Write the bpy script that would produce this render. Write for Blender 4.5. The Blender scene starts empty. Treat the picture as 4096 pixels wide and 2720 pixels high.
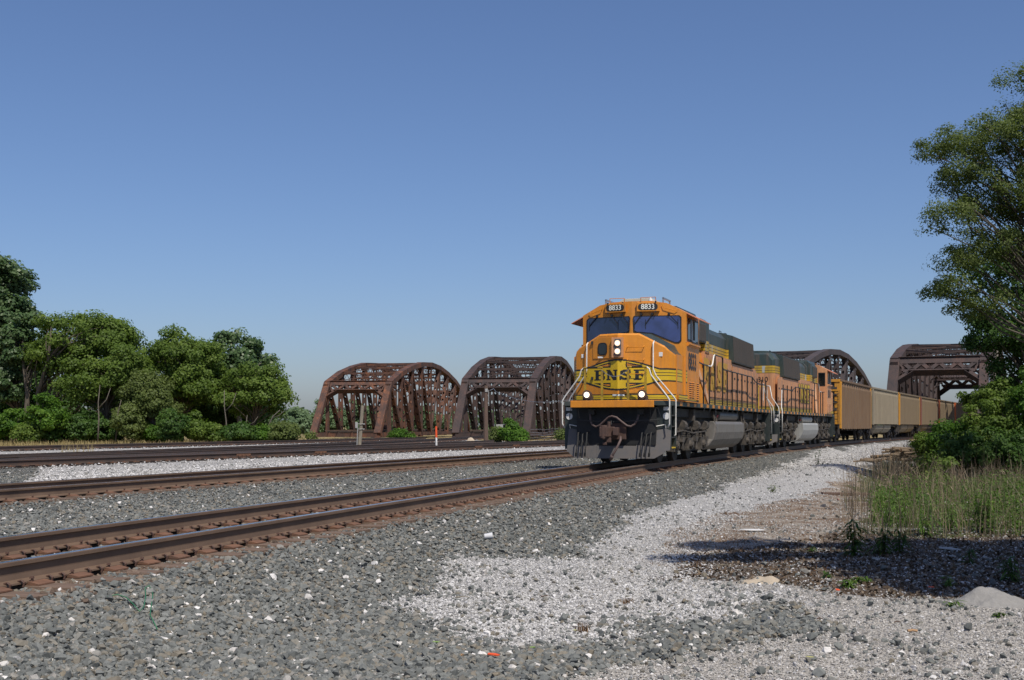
import bpy, bmesh, math, random
import numpy as np
from mathutils import Vector, Matrix
R = math.radians
random.seed(7)
rng = np.random.default_rng(11)
scene = bpy.context.scene
COL = scene.collection

# ------------------------------------------------------------------ camera
FPX, HOR, EYE = 4706.0, 1704.0, 1.08      # focal length and horizon row on the 4096 px photograph, eye height above the railhead
cam_d = bpy.data.cameras.new("camera")
cam_d.sensor_width = 36.0
cam_d.lens = 36.0 * FPX / 4096.0
cam_d.shift_y = (HOR - 1360.0) / 4096.0
cam_d.clip_start = 0.1
cam_d.clip_end = 12000
cam = bpy.data.objects.new("camera", cam_d)
COL.objects.link(cam)
cam.location = (0, 0, EYE)
cam.rotation_euler = (R(90), 0, 0)
scene.camera = cam

# ------------------------------------------------------------------ sky, sun, exposure
SUN_EL = R(56)
SUN_AZ = math.atan2(0.40, -0.917)          # heading of the sun, clockwise from +Y
world = bpy.data.worlds.new("World")
scene.world = world
world.use_nodes = True
wn = world.node_tree.nodes
bg = wn["Background"]
sky = wn.new("ShaderNodeTexSky")
sky.sky_type = 'NISHITA'
sky.sun_disc = False
sky.sun_elevation = SUN_EL
sky.sun_rotation = SUN_AZ
sky.altitude = 0
sky.air_density = 1.0
sky.dust_density = 1.15
sky.ozone_density = 9.5
wb = wn.new("ShaderNodeMix"); wb.data_type = 'RGBA'; wb.blend_type = 'MULTIPLY'     # white balance of the whole sky
wb.inputs[0].default_value = 1.0; wb.inputs[7].default_value = (1.06, 0.955, 0.965, 1)
world.node_tree.links.new(sky.outputs[0], wb.inputs[6]); world.node_tree.links.new(wb.outputs[2], bg.inputs[0])
bg.inputs[1].default_value = 0.111
sun_d = bpy.data.lights.new("sun", 'SUN')
sun_d.energy = 4.4
sun_d.angle = R(0.53)
sun_d.color = (1.0, 0.935, 0.83)
sun = bpy.data.objects.new("sun", sun_d)
COL.objects.link(sun)
sv = Vector((math.sin(SUN_AZ) * math.cos(SUN_EL), math.cos(SUN_AZ) * math.cos(SUN_EL), math.sin(SUN_EL)))
sun.rotation_euler = sv.to_track_quat('Z', 'Y').to_euler()
sun.location = (20, -20, 40)
scene.view_settings.view_transform = 'Standard'
scene.view_settings.look = 'None'
scene.view_settings.gamma = 1.0
scene.view_settings.use_curve_mapping = False
scene.view_settings.exposure = 0.0

# ------------------------------------------------------------------ helpers
def tag(o, label=None, cat=None, group=None, kind=None):
    if label: o['label'] = label
    if cat: o['category'] = cat
    if group: o['group'] = group
    if kind: o['kind'] = kind
    return o

def empty(name, loc=(0, 0, 0), rz=0.0, parent=None):
    o = bpy.data.objects.new(name, None)
    o.empty_display_size = 0.3
    COL.objects.link(o)
    o.location = loc
    o.rotation_euler = (0, 0, rz)
    if parent: o.parent = parent
    return o

def link_mesh(name, me, parent=None, loc=None, rot=None):
    o = bpy.data.objects.new(name, me)
    COL.objects.link(o)
    if parent: o.parent = parent
    if loc is not None: o.location = loc
    if rot is not None: o.rotation_euler = rot
    return o

def copy_tree(o, parent=None):
    c = o.copy()
    COL.objects.link(c)
    c.parent = parent
    for ch in list(o.children):
        copy_tree(ch, c)
    return c

class MB:
    """collects faces and links them as ONE mesh object; flip mirrors y (right-hand offsets)"""
    def __init__(s, flip=False):
        s.v = []; s.f = []; s.m = []; s.fl = -1.0 if flip else 1.0
    def add(s, vs, fs, mi=0):
        b = len(s.v)
        s.v += [(float(x), float(y) * s.fl, float(z)) for x, y, z in vs]
        for f in fs:
            s.f.append([b + i for i in f]); s.m.append(mi)
    def box(s, x0, x1, y0, y1, z0, z1, mi=0):
        s.add([(x0,y0,z0),(x1,y0,z0),(x1,y1,z0),(x0,y1,z0),(x0,y0,z1),(x1,y0,z1),(x1,y1,z1),(x0,y1,z1)],
              [(0,3,2,1),(4,5,6,7),(0,1,5,4),(1,2,6,5),(2,3,7,6),(3,0,4,7)], mi)
    def hexa(s, p, mi=0):
        s.add(p, [(0,3,2,1),(4,5,6,7),(0,1,5,4),(1,2,6,5),(2,3,7,6),(3,0,4,7)], mi)
    def prism(s, poly, ext, mi=0):
        n = len(poly)
        e = ext
        s.add(list(poly) + [(p[0]+e[0], p[1]+e[1], p[2]+e[2]) for p in poly],
              [tuple(range(n))[::-1], tuple(range(n, 2*n))] + [(i, (i+1) % n, n+(i+1) % n, n+i) for i in range(n)], mi)
    def bar(s, a, b, w, h, up=(0,0,1), mi=0):
        a = Vector(a); b = Vector(b); d = (b-a).normalized()
        u = Vector(up)
        if abs(d.dot(u)) > 0.99: u = Vector((1,0,0))
        l = d.cross(u).normalized(); u = l.cross(d).normalized()
        l *= w/2; u *= h/2
        s.hexa([a-l-u, a+l-u, a+l+u, a-l+u, b-l-u, b+l-u, b+l+u, b-l+u], mi)
    def tube(s, pts, r, n=6, mi=0, r2=None, caps=True):
        pts = [Vector(p) for p in pts]; m = len(pts)
        t = (pts[1]-pts[0]).normalized()
        u = t.orthogonal().normalized()
        vs = []
        for i, p in enumerate(pts):
            if i == 0: t = (pts[1]-pts[0]).normalized()
            elif i == m-1: t = (pts[-1]-pts[-2]).normalized()
            else: t = ((pts[i+1]-p).normalized() + (p-pts[i-1]).normalized()).normalized()
            u = (u - t*u.dot(t))
            u = u.normalized() if u.length > 1e-6 else t.orthogonal().normalized()
            w = t.cross(u)
            rr = r if r2 is None else r + (r2-r)*i/(m-1)
            for k in range(n):
                a = 2*math.pi*k/n
                vs.append(tuple(p + (u*math.cos(a) + w*math.sin(a))*rr))
        fs = [(i*n+k, i*n+(k+1) % n, (i+1)*n+(k+1) % n, (i+1)*n+k) for i in range(m-1) for k in range(n)]
        if caps: fs += [tuple(range(n))[::-1], tuple(range((m-1)*n, m*n))]
        s.add(vs, fs, mi)
    def cyl(s, a, b, r, n=12, mi=0, r2=None):
        s.tube([a, b], r, n, mi, r if r2 is None else r2)
    def loft(s, rings, mi=0, caps=True):
        n = len(rings[0]); vs = [p for r in rings for p in r]
        fs = [(i*n+k, i*n+(k+1) % n, (i+1)*n+(k+1) % n, (i+1)*n+k) for i in range(len(rings)-1) for k in range(n)]
        if caps: fs += [tuple(range(n))[::-1], tuple(range((len(rings)-1)*n, len(rings)*n))]
        s.add(vs, fs, mi)
    def build(s, name, mats, parent=None, smooth=False, label=None, bevel=0.0, recalc=True):
        me = bpy.data.meshes.new(name)
        me.from_pydata(s.v, [], s.f)
        if not isinstance(mats, (list, tuple)): mats = [mats]
        for m in mats: me.materials.append(m)
        me.polygons.foreach_set("material_index", s.m)
        if recalc:
            bm = bmesh.new(); bm.from_mesh(me)
            bmesh.ops.recalc_face_normals(bm, faces=bm.faces)
            if bevel > 0:
                es = [e for e in bm.edges if len(e.link_faces) == 2 and e.calc_face_angle(0) > 0.6]
                bmesh.ops.bevel(bm, geom=es, offset=bevel, segments=2, affect='EDGES', profile=0.5, clamp_overlap=True)
            bm.to_mesh(me); bm.free()
        if smooth:
            me.polygons.foreach_set("use_smooth", [True]*len(me.polygons))
        me.update()
        o = link_mesh(name, me, parent)
        if smooth == 'auto': me.set_sharp_from_angle(angle=R(35))
        if label: o['label'] = label
        return o

def np_mesh(name, verts, faces, mats, rnd=None, parent=None, smooth=False):
    """fast mesh from numpy arrays; faces (n,k)"""
    me = bpy.data.meshes.new(name)
    nv = len(verts); nf, k = faces.shape
    me.vertices.add(nv); me.vertices.foreach_set("co", np.asarray(verts, dtype=np.float32).ravel())
    me.loops.add(nf*k); me.loops.foreach_set("vertex_index", faces.astype(np.int32).ravel())
    me.polygons.add(nf)
    me.polygons.foreach_set("loop_start", np.arange(0, nf*k, k, dtype=np.int32))
    me.polygons.foreach_set("loop_total", np.full(nf, k, dtype=np.int32))
    if rnd is not None:
        at = me.attributes.new("rnd", 'FLOAT', 'FACE')
        at.data.foreach_set("value", np.asarray(rnd, dtype=np.float32))
    if not isinstance(mats, (list, tuple)): mats = [mats]
    for m in mats: me.materials.append(m)
    me.update(calc_edges=True); me.validate()
    if smooth: me.polygons.foreach_set("use_smooth", [True]*nf)
    return link_mesh(name, me, parent)

# ------------------------------------------------------------------ materials
def nt_new(name):
    m = bpy.data.materials.new(name); m.use_nodes = True
    return m, m.node_tree, m.node_tree.nodes, m.node_tree.links, m.node_tree.nodes["Principled BSDF"]

def c4(c): return (c[0], c[1], c[2], 1.0)

def ramp(nodes, stops, interp='LINEAR'):
    n = nodes.new("ShaderNodeValToRGB"); cr = n.color_ramp; cr.interpolation = interp
    while len(cr.elements) < len(stops): cr.elements.new(0.5)
    for e, (p, c) in zip(cr.elements, stops):
        e.position = p; e.color = c4(c) if hasattr(c, '__len__') else (c, c, c, 1)
    return n

def mix(nodes, links, fac, a, b, blend='MIX'):
    n = nodes.new("ShaderNodeMix"); n.data_type = 'RGBA'; n.blend_type = blend
    for sock, v in ((n.inputs[0], fac), (n.inputs[6], a), (n.inputs[7], b)):
        if hasattr(v, 'links') or hasattr(v, 'is_output'): links.new(v, sock)
        elif hasattr(v, '__len__'): sock.default_value = c4(v)
        else: sock.default_value = v
    return n.outputs[2]

def noise(nodes, links, scale, detail=4, rough=0.6, vec=None, dist=0.0):
    n = nodes.new("ShaderNodeTexNoise"); n.inputs["Scale"].default_value = scale
    n.inputs["Detail"].default_value = detail; n.inputs["Roughness"].default_value = rough
    n.inputs["Distortion"].default_value = dist
    if vec is not None: links.new(vec, n.inputs["Vector"])
    return n

def pbr(name, col, rough=0.6, metal=0.0, dirt=None, dirt_amt=0.35, scale=2.0, streak=False, world=False, var=0.12, bump=0.0, bscale=40, spec=0.5, coat=0.0):
    """painted or bare surface with uneven tone, grime patches and optional vertical streaks"""
    m, nt, N, L, b = nt_new(name)
    tc = N.new("ShaderNodeTexCoord")
    vec = tc.outputs["Object"]
    if world: vec = N.new("ShaderNodeNewGeometry").outputs["Position"]
    n1 = noise(N, L, scale*3, 5, 0.65, vec)
    r1 = ramp(N, [(0.3, 1-var), (0.7, 1+var*0.6)]); L.new(n1.outputs[0], r1.inputs[0])
    base = mix(N, L, 1.0, col, r1.outputs[0], 'MULTIPLY')
    if dirt is not None:
        v2 = vec
        if streak:
            mp = N.new("ShaderNodeMapping"); L.new(vec, mp.inputs[0]); mp.inputs["Scale"].default_value = (1, 1, 0.12)
            v2 = mp.outputs[0]
        n2 = noise(N, L, scale*(3.5 if streak else 1.3), 6, 0.7, v2, 0.3)
        r2 = ramp(N, [(0.42, 0.0), (0.72, dirt_amt)]); L.new(n2.outputs[0], r2.inputs[0])
        base = mix(N, L, r2.outputs[0], base, dirt)
    L.new(base, b.inputs["Base Color"])
    b.inputs["Metallic"].default_value = metal
    rr = ramp(N, [(0.3, max(0.05, rough-0.12)), (0.7, min(1, rough+0.12))]); L.new(n1.outputs[0], rr.inputs[0])
    L.new(rr.outputs[0], b.inputs["Roughness"])
    b.inputs["Specular IOR Level"].default_value = spec
    if coat: b.inputs["Coat Weight"].default_value = coat
    if bump:
        n3 = noise(N, L, bscale, 4, 0.6, vec)
        bp = N.new("ShaderNodeBump"); bp.inputs["Strength"].default_value = bump; bp.inputs["Distance"].default_value = 0.01
        L.new(n3.outputs[0], bp.inputs["Height"]); L.new(bp.outputs[0], b.inputs["Normal"])
    return m

def emit(name, col, strength):
    m, nt, N, L, b = nt_new(name)
    b.inputs["Base Color"].default_value = c4(col)
    b.inputs["Emission Color"].default_value = c4(col)
    b.inputs["Emission Strength"].default_value = strength
    return m

def leafmat(name, c_dark, c_mid, c_light, trans=0.35, rough=0.55):
    m, nt, N, L, b = nt_new(name)
    at = N.new("ShaderNodeAttribute"); at.attribute_name = "rnd"
    r = ramp(N, [(0.0, c_dark), (0.55, c_mid), (1.0, c_light)]); L.new(at.outputs["Fac"], r.inputs[0])
    L.new(r.outputs[0], b.inputs["Base Color"])
    b.inputs["Roughness"].default_value = rough
    b.inputs["Specular IOR Level"].default_value = 0.25
    tr = N.new("ShaderNodeBsdfTranslucent")
    tcol = mix(N, L, 1.0, r.outputs[0], (1.0, 1.1, 0.5), 'MULTIPLY'); L.new(tcol, tr.inputs[0])
    mx = N.new("ShaderNodeMixShader"); mx.inputs[0].default_value = trans
    L.new(b.outputs[0], mx.inputs[1]); L.new(tr.outputs[0], mx.inputs[2])
    L.new(mx.outputs[0], N["Material Output"].inputs[0])
    return m

ORANGE = (0.66, 0.245, 0.018); YELLOW = (0.62, 0.41, 0.012); BLACK = (0.012, 0.013, 0.014); GREEN = (0.030, 0.050, 0.046)
M = {}
M['orange'] = pbr('orange_paint', ORANGE, 0.42, dirt=(0.34, 0.15, 0.045), dirt_amt=0.5, scale=1.5, streak=True, var=0.09)
M['orange_worn'] = pbr('faded_orange_paint', (0.60, 0.29, 0.13), 0.55, dirt=(0.26, 0.14, 0.09), dirt_amt=0.65, scale=1.6, streak=True, var=0.12)
M['yellow'] = pbr('yellow_paint', YELLOW, 0.42, dirt=(0.26, 0.17, 0.05), dirt_amt=0.3, scale=1.4, var=0.08)
M['railing_yellow'] = pbr('grimy_yellow_railing', (0.42, 0.27, 0.02), 0.5, dirt=(0.13, 0.08, 0.03), dirt_amt=0.9, scale=5)
M['black'] = pbr('black_paint', BLACK, 0.45, dirt=(0.05, 0.045, 0.04), dirt_amt=0.5)
M['green'] = pbr('dark_green_paint', GREEN, 0.45, dirt=(0.07, 0.075, 0.07), dirt_amt=0.5, streak=True)
M['under'] = pbr('grimy_underframe', (0.022, 0.024, 0.025), 0.75, dirt=(0.085, 0.068, 0.052), dirt_amt=0.55, scale=3)
M['truckiron'] = pbr('dusty_cast_iron', (0.042, 0.037, 0.032), 0.8, dirt=(0.20, 0.165, 0.13), dirt_amt=0.6, scale=4, bump=0.3)
M['plow'] = pbr('grey_plow_steel', (0.105, 0.10, 0.098), 0.7, dirt=(0.16, 0.12, 0.09), dirt_amt=0.45, scale=3, bump=0.25)
M['coupler'] = pbr('rusty_cast_steel', (0.085, 0.046, 0.034), 0.75, dirt=(0.05, 0.035, 0.03), dirt_amt=0.7, scale=8)
M['white'] = pbr('white_handrail_paint', (0.74, 0.72, 0.67), 0.45, dirt=(0.25, 0.2, 0.16), dirt_amt=0.35, scale=6)
M['rubber'] = pbr('brown_rubber_hose', (0.115, 0.075, 0.065), 0.65, dirt=(0.05, 0.04, 0.04), dirt_amt=0.5, scale=6)
M['pilot'] = pbr('black_pilot_plate', (0.012, 0.013, 0.014), 0.7, dirt=(0.03, 0.026, 0.022), dirt_amt=0.5)
M['tank'] = pbr('silver_tank_paint', (0.16, 0.15, 0.135), 0.5, dirt=(0.12, 0.09, 0.065), dirt_amt=0.55, scale=1.2, streak=True)
M['tanklight'] = pbr('pale_tank_paint', (0.34, 0.345, 0.33), 0.5, dirt=(0.17, 0.14, 0.11), dirt_amt=0.5, scale=1.2, streak=True)
M['mesh'] = pbr('radiator_screen', (0.06, 0.055, 0.052), 0.7, dirt=(0.11, 0.085, 0.07), dirt_amt=0.6, scale=3, streak=True)
M['tan'] = pbr('beige_roof_unit', (0.42, 0.36, 0.26), 0.6, dirt=(0.2, 0.17, 0.13), dirt_amt=0.4)
M['label'] = pbr('white_sticker', (0.72, 0.71, 0.68), 0.5)
M['numplate'] = pbr('number_ivory', (0.78, 0.77, 0.68), 0.5)
M['red'] = pbr('red_valve_paint', (0.45, 0.04, 0.03), 0.5)
M['silver'] = pbr('brushed_aluminium', (0.45, 0.46, 0.48), 0.35, 0.8)
M['lamp'] = emit('lit_headlamp', (1.0, 0.84, 0.62), 2.6)
M['wellgreen'] = pbr('dark_step_well_paint', (0.022, 0.032, 0.031), 0.55, dirt=(0.06, 0.055, 0.05), dirt_amt=0.5, streak=True)
M['lampglass'] = emit('lit_reflector', (1.0, 0.66, 0.42), 1.1)
def glassmat(name, col, rough=0.08):
    m, nt, N, L, b = nt_new(name)
    tc = N.new("ShaderNodeTexCoord"); n1 = noise(N, L, 2.0, 2, 0.5, tc.outputs["Object"])
    r = ramp(N, [(0.35, tuple(c*0.5 for c in col)), (0.65, col)]); L.new(n1.outputs[0], r.inputs[0]); L.new(r.outputs[0], b.inputs["Base Color"])
    b.inputs["Roughness"].default_value = rough; b.inputs["Specular IOR Level"].default_value = 0.9
    b.inputs["Metallic"].default_value = 0.0
    return m
M['cabglass'] = glassmat('blue_windscreen', (0.035, 0.055, 0.19))  # bluer pane colour, used on the right screen
M['cabglass2'] = glassmat('dark_windscreen', (0.018, 0.03, 0.085))
M['darkglass'] = glassmat('dark_glass', (0.012, 0.014, 0.016))

# steel of the bridges: rust with riveted-plate streaks
def rustmat(name, a, b_, c_, amt=0.5):
    m, nt, N, L, b = nt_new(name)
    tc = N.new("ShaderNodeTexCoord")
    mp = N.new("ShaderNodeMapping"); L.new(tc.outputs["Object"], mp.inputs[0]); mp.inputs["Scale"].default_value = (1, 1, 0.35)
    n1 = noise(N, L, 0.9, 8, 0.75, mp.outputs[0], 0.5)
    r1 = ramp(N, [(0.35, b_), (0.52, a), (0.70, c_)]); L.new(n1.outputs[0], r1.inputs[0])
    n2 = noise(N, L, 9.0, 4, 0.7, tc.outputs["Object"])
    r2 = ramp(N, [(0.3, 0.7), (0.7, 1.25)]); L.new(n2.outputs[0], r2.inputs[0])
    L.new(mix(N, L, 1.0, r1.outputs[0], r2.outputs[0], 'MULTIPLY'), b.inputs["Base Color"])
    b.inputs["Roughness"].default_value = 0.8
    return m
M['rust_orange'] = rustmat('orange_rust_steel', (0.092, 0.043, 0.028), (0.040, 0.026, 0.022), (0.24, 0.088, 0.034))
M['rust_dark'] = rustmat('purple_brown_steel', (0.055, 0.035, 0.031), (0.032, 0.025, 0.025), (0.095, 0.050, 0.038))
M['rust_grey'] = rustmat('grey_brown_steel', (0.060, 0.046, 0.046), (0.036, 0.031, 0.034), (0.085, 0.056, 0.048))
M['bridge_deck'] = pbr('dark_bridge_timber', (0.035, 0.028, 0.024), 0.9, dirt=(0.09, 0.05, 0.03), dirt_amt=0.4)
M['concrete'] = pbr('pale_concrete', (0.34, 0.31, 0.27), 0.9, dirt=(0.2, 0.17, 0.14), dirt_amt=0.5, bump=0.3)

# rails
def railmat():
    m, nt, N, L, b = nt_new('rail_steel')
    tc = N.new("ShaderNodeTexCoord")
    n1 = noise(N, L, 1.5, 6, 0.7, tc.outputs["Object"])
    r1 = ramp(N, [(0.3, (0.105, 0.068, 0.045)), (0.7, (0.165, 0.108, 0.072))]); L.new(n1.outputs[0], r1.inputs[0])
    L.new(r1.outputs[0], b.inputs["Base Color"]); b.inputs["Roughness"].default_value = 0.62
    return m
M['rail'] = railmat()
M['rail_far'] = pbr('dark_far_rail', (0.055, 0.040, 0.032), 0.65, dirt=(0.12, 0.06, 0.035), dirt_amt=0.5, scale=0.7)
M['railtop'] = pbr('polished_railhead', (0.52, 0.53, 0.56), 0.22, 0.9, var=0.1, scale=3)
M['railtop_dull'] = pbr('dull_railhead', (0.20, 0.17, 0.15), 0.4, 0.6, var=0.1, scale=3)
M['plate'] = pbr('rusty_tie_plate', (0.18, 0.088, 0.05), 0.85, dirt=(0.11, 0.062, 0.042), dirt_amt=0.9, scale=3, var=.3, world=True)
M['spike'] = pbr('spike_iron', (0.075, 0.042, 0.032), 0.8, dirt=(0.16, 0.07, 0.04), dirt_amt=0.5, scale=20)
def woodmat(name, a, b_, sc=(0.6, 14, 14)):
    m, nt, N, L, b = nt_new(name)
    tc = N.new("ShaderNodeTexCoord"); mp = N.new("ShaderNodeMapping"); L.new(tc.outputs["Object"], mp.inputs[0]); mp.inputs["Scale"].default_value = sc
    n1 = noise(N, L, 2.0, 6, 0.7, mp.outputs[0], 0.6)
    r1 = ramp(N, [(0.3, a), (0.7, b_)]); L.new(n1.outputs[0], r1.inputs[0]); L.new(r1.outputs[0], b.inputs["Base Color"])
    b.inputs["Roughness"].default_value = 0.9
    bp = N.new("ShaderNodeBump"); bp.inputs["Strength"].default_value = 0.5; bp.inputs["Distance"].default_value = 0.01
    L.new(n1.outputs[0], bp.inputs["Height"]); L.new(bp.outputs[0], b.inputs["Normal"])
    return m
M['tie'] = woodmat('weathered_tie_timber', (0.08, 0.052, 0.036), (0.20, 0.135, 0.095), (1.2, 12, 12))
M['tie_far'] = pbr('dark_far_tie', (0.035, 0.027, 0.022), 0.9, dirt=(0.09,0.05,0.035), dirt_amt=.5)
M['post'] = woodmat('grey_post_timber', (0.13, 0.11, 0.08), (0.30, 0.265, 0.20), (12, 12, 0.6))
M['pole'] = woodmat('brown_pole_timber', (0.075, 0.045, 0.032), (0.15, 0.10, 0.075), (12, 12, 0.6))
M['log'] = woodmat('log_bark', (0.10, 0.075, 0.05), (0.27, 0.20, 0.135), (1.0, 8, 8))
M['logend'] = pbr('cut_log_end', (0.40, 0.24, 0.12), 0.8, var=0.3, scale=6)
M['bark'] = pbr('tree_bark', (0.115, 0.095, 0.07), 0.9, dirt=(0.05, 0.042, 0.032), dirt_amt=0.8, scale=3)
M['barklight'] = pbr('pale_bark', (0.24, 0.21, 0.17), 0.9, dirt=(0.10, 0.085, 0.065), dirt_amt=0.7, scale=3)
M['orangeplastic'] = pbr('orange_red_plastic', (0.75, 0.10, 0.025), 0.45)

# ------------------------------------------------------------------ track alignments (plan curves)
TH, KC, X0, D0 = 0.33767, 0.00158092, 4.2818, 34.70
S_END, K2 = 60.0, 0.0006
def near_rail(s, off=0.0):
    """point on the near rail of the train's track, s metres past the leading axle, off metres further right; returns X, Y, heading"""
    if s <= S_END:
        a = TH + KC*s
        x = X0 + (math.cos(TH)-math.cos(a))/KC; y = D0 + (math.sin(a)-math.sin(TH))/KC
    else:
        a0 = TH + KC*S_END
        x = X0 + (math.cos(TH)-math.cos(a0))/KC; y = D0 + (math.sin(a0)-math.sin(TH))/KC
        a = a0 + K2*(s-S_END)
        x += (math.cos(a0)-math.cos(a))/K2; y += (math.sin(a)-math.sin(a0))/K2
    return x + off*math.cos(a), y - off*math.sin(a), a
def centre(s): return near_rail(s, -0.755)

def poly_track(pts, deg, y0, y1, step=0.5):
    p = np.polyfit([q[1] for q in pts], [q[0] for q in pts], deg)
    ys = np.arange(y0, y1, step); xs = np.polyval(p, ys)
    return np.stack([xs, ys], 1)
def from_near(pts):
    out = []
    for i, (x, y) in enumerate(pts):
        a = pts[min(i+1, len(pts)-1)]; b = pts[max(i-1, 0)]
        th = math.atan2(a[0]-b[0], a[1]-b[1])
        out.append((x - 0.755*math.cos(th), y + 0.755*math.sin(th)))
    return out
T1 = np.array([centre(s)[:2] for s in np.arange(-36, 190, 0.5)])
T2 = poly_track(from_near([(-8.67,19.93),(-7.37,23.97),(-5.3,29.4),(-2.03,38.5),(1.0,46.2),(9.5,68)]), 2, 1, 90)
T3 = poly_track(from_near([(-15.9,36.4),(-13.0,43.5),(-9.37,52),(-3.9,62.3),(1.9,73.8),(17,106)]), 2, 12, 150)
T4 = poly_track(from_near([(-18.3,42),(-16.1,52.4),(-12.4,68.7),(-5.6,95.9),(-1.5,140)]), 2, 16, 165)
T5 = poly_track([(-27.9,60),(-20.5,80),(-13,102),(-8,118)], 2, 25, 118)
TRACKS = [T1, T2, T3, T4, T5]

def lat_of(T, x, y):
    """signed distance right of the centreline, evaluated at equal Y"""
    xc = np.interp(y, T[:, 1], T[:, 0])
    sl = np.interp(y, T[:, 1], np.gradient(T[:, 0], T[:, 1]))
    return (x - xc) / np.sqrt(1 + sl*sl)

# ------------------------------------------------------------------ ground shape and ground cover masks
_perm = np.random.default_rng(3).random((256, 256))
def vnoise(x, y, sc, seed=0):
    x = np.asarray(x, float)*sc + seed*17.3; y = np.asarray(y, float)*sc + seed*9.7
    xi = np.floor(x).astype(int); yi = np.floor(y).astype(int); fx = x-xi; fy = y-yi
    fx = fx*fx*(3-2*fx); fy = fy*fy*(3-2*fy)
    g = lambda a, b: _perm[a % 256, b % 256]
    return (g(xi, yi)*(1-fx)*(1-fy) + g(xi+1, yi)*fx*(1-fy) + g(xi, yi+1)*(1-fx)*fy + g(xi+1, yi+1)*fx*fy)*2 - 1
def sstep(a, b, x):
    t = np.clip((x-a)/(b-a), 0, 1); return t*t*(3-2*t)

def ground_z(x, y):
    x = np.asarray(x, float); y = np.asarray(y, float)
    l1 = lat_of(T1, x, y)
    right = -0.58 - 0.42*sstep(5.2, 8.5, l1)*sstep(24, 36, y) - 0.12*sstep(10, 40, l1)
    left = -0.33 - 0.07*sstep(7, 16, -l1)
    z = np.where(l1 > 0, right, left)
    z = z + 0.30*np.exp(-((l1-5.0)/1.5)**2)*sstep(29, 34, y)*(1-sstep(41, 47, y))
    z = z + 0.035*vnoise(x, y, 0.45, 1) + 0.015*vnoise(x, y, 1.7, 2)
    for i, T in enumerate(TRACKS):
        l = np.abs(lat_of(T, x, y))
        inside = (y > T[0, 1]-2) & (y < T[-1, 1]+2)
        crown = -0.245 - np.maximum(0, l-1.35)*(0.24 if i < 2 else 0.2)
        z = np.where(inside, np.maximum(z, crown), z)
    # river corridor beyond the bridge abutments lies lower
    z = z - 0.75*sstep(118, 165, y)*(1-sstep(10, 22, x-0.0)) - 0.5*sstep(135, 170, y)*sstep(10, 22, x)
    return z

def pip(u, v, poly):
    inside = np.zeros(u.shape, bool); n = len(poly)
    for i in range(n):
        x1, y1 = poly[i]; x2, y2 = poly[(i+1) % n]
        c = ((y1 > v) != (y2 > v)) & (u < (x2-x1)*(v-y1)/((y2-y1) + 1e-9) + x1)
        inside ^= c
    return inside
def gpt(u, v, z=-0.58):
    d = FPX*(EYE-z)/(v-HOR); return ((u-2048)/FPX*d, d)
WHITE_P = [gpt(*p) for p in [(1560,2430),(1720,2300),(1900,2235),(2300,2215),(2420,2120),(2520,2050),(2900,1945),(3130,1868),(3300,1812),(3480,1815),(3460,1905),(3330,1965),(2950,2080),(2800,2160),(2780,2300),(2900,2380),(3250,2380),(3400,2440),(3000,2440),(2700,2500),(2350,2590),(1950,2570)]]
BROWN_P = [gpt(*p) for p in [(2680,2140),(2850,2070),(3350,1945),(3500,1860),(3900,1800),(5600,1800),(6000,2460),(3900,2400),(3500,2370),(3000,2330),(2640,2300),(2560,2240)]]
GRAVEL_P = [gpt(*p) for p in [(2230,2760),(2420,2670),(2720,2590),(3100,2530),(3260,2470),(3360,2400),(3900,2400),(6500,2420),(14000,4500),(6000,5200),(1500,5200),(1700,3100)]]
GRASS_P = [gpt(*p) for p in [(3420,1900),(3600,1830),(4200,1820),(6000,1850),(6000,2160),(4200,2150),(3450,2140)]]
FILL_P = [gpt(*p) for p in [(2300,2260),(2700,2080),(3150,1960),(5200,1960),(6000,2700),(3150,2620),(2800,2480),(2300,2400)]]
TONGUE_P = [gpt(*p) for p in [(1300,2480),(1950,2570),(2350,2560),(2600,2480),(2750,2400),(3000,2375),(3270,2430),(3230,2490),(2900,2550),(2650,2610),(2400,2670),(2230,2760),(1300,2950)]]
SHADE_LITTER_P = [gpt(*p) for p in [(2720,2210),(3050,2180),(3400,2130),(5200,2120),(6000,2440),(3800,2400),(3350,2390),(3050,2320),(2700,2310)]]  # littered soil under the tree, its shade also painted into the ground colour
STRIP_P = [gpt(u, v, -0.5) for u, v in [(1150,1776),(1230,1764),(1440,1765),(1440,1772),(1300,1776)]]

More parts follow.
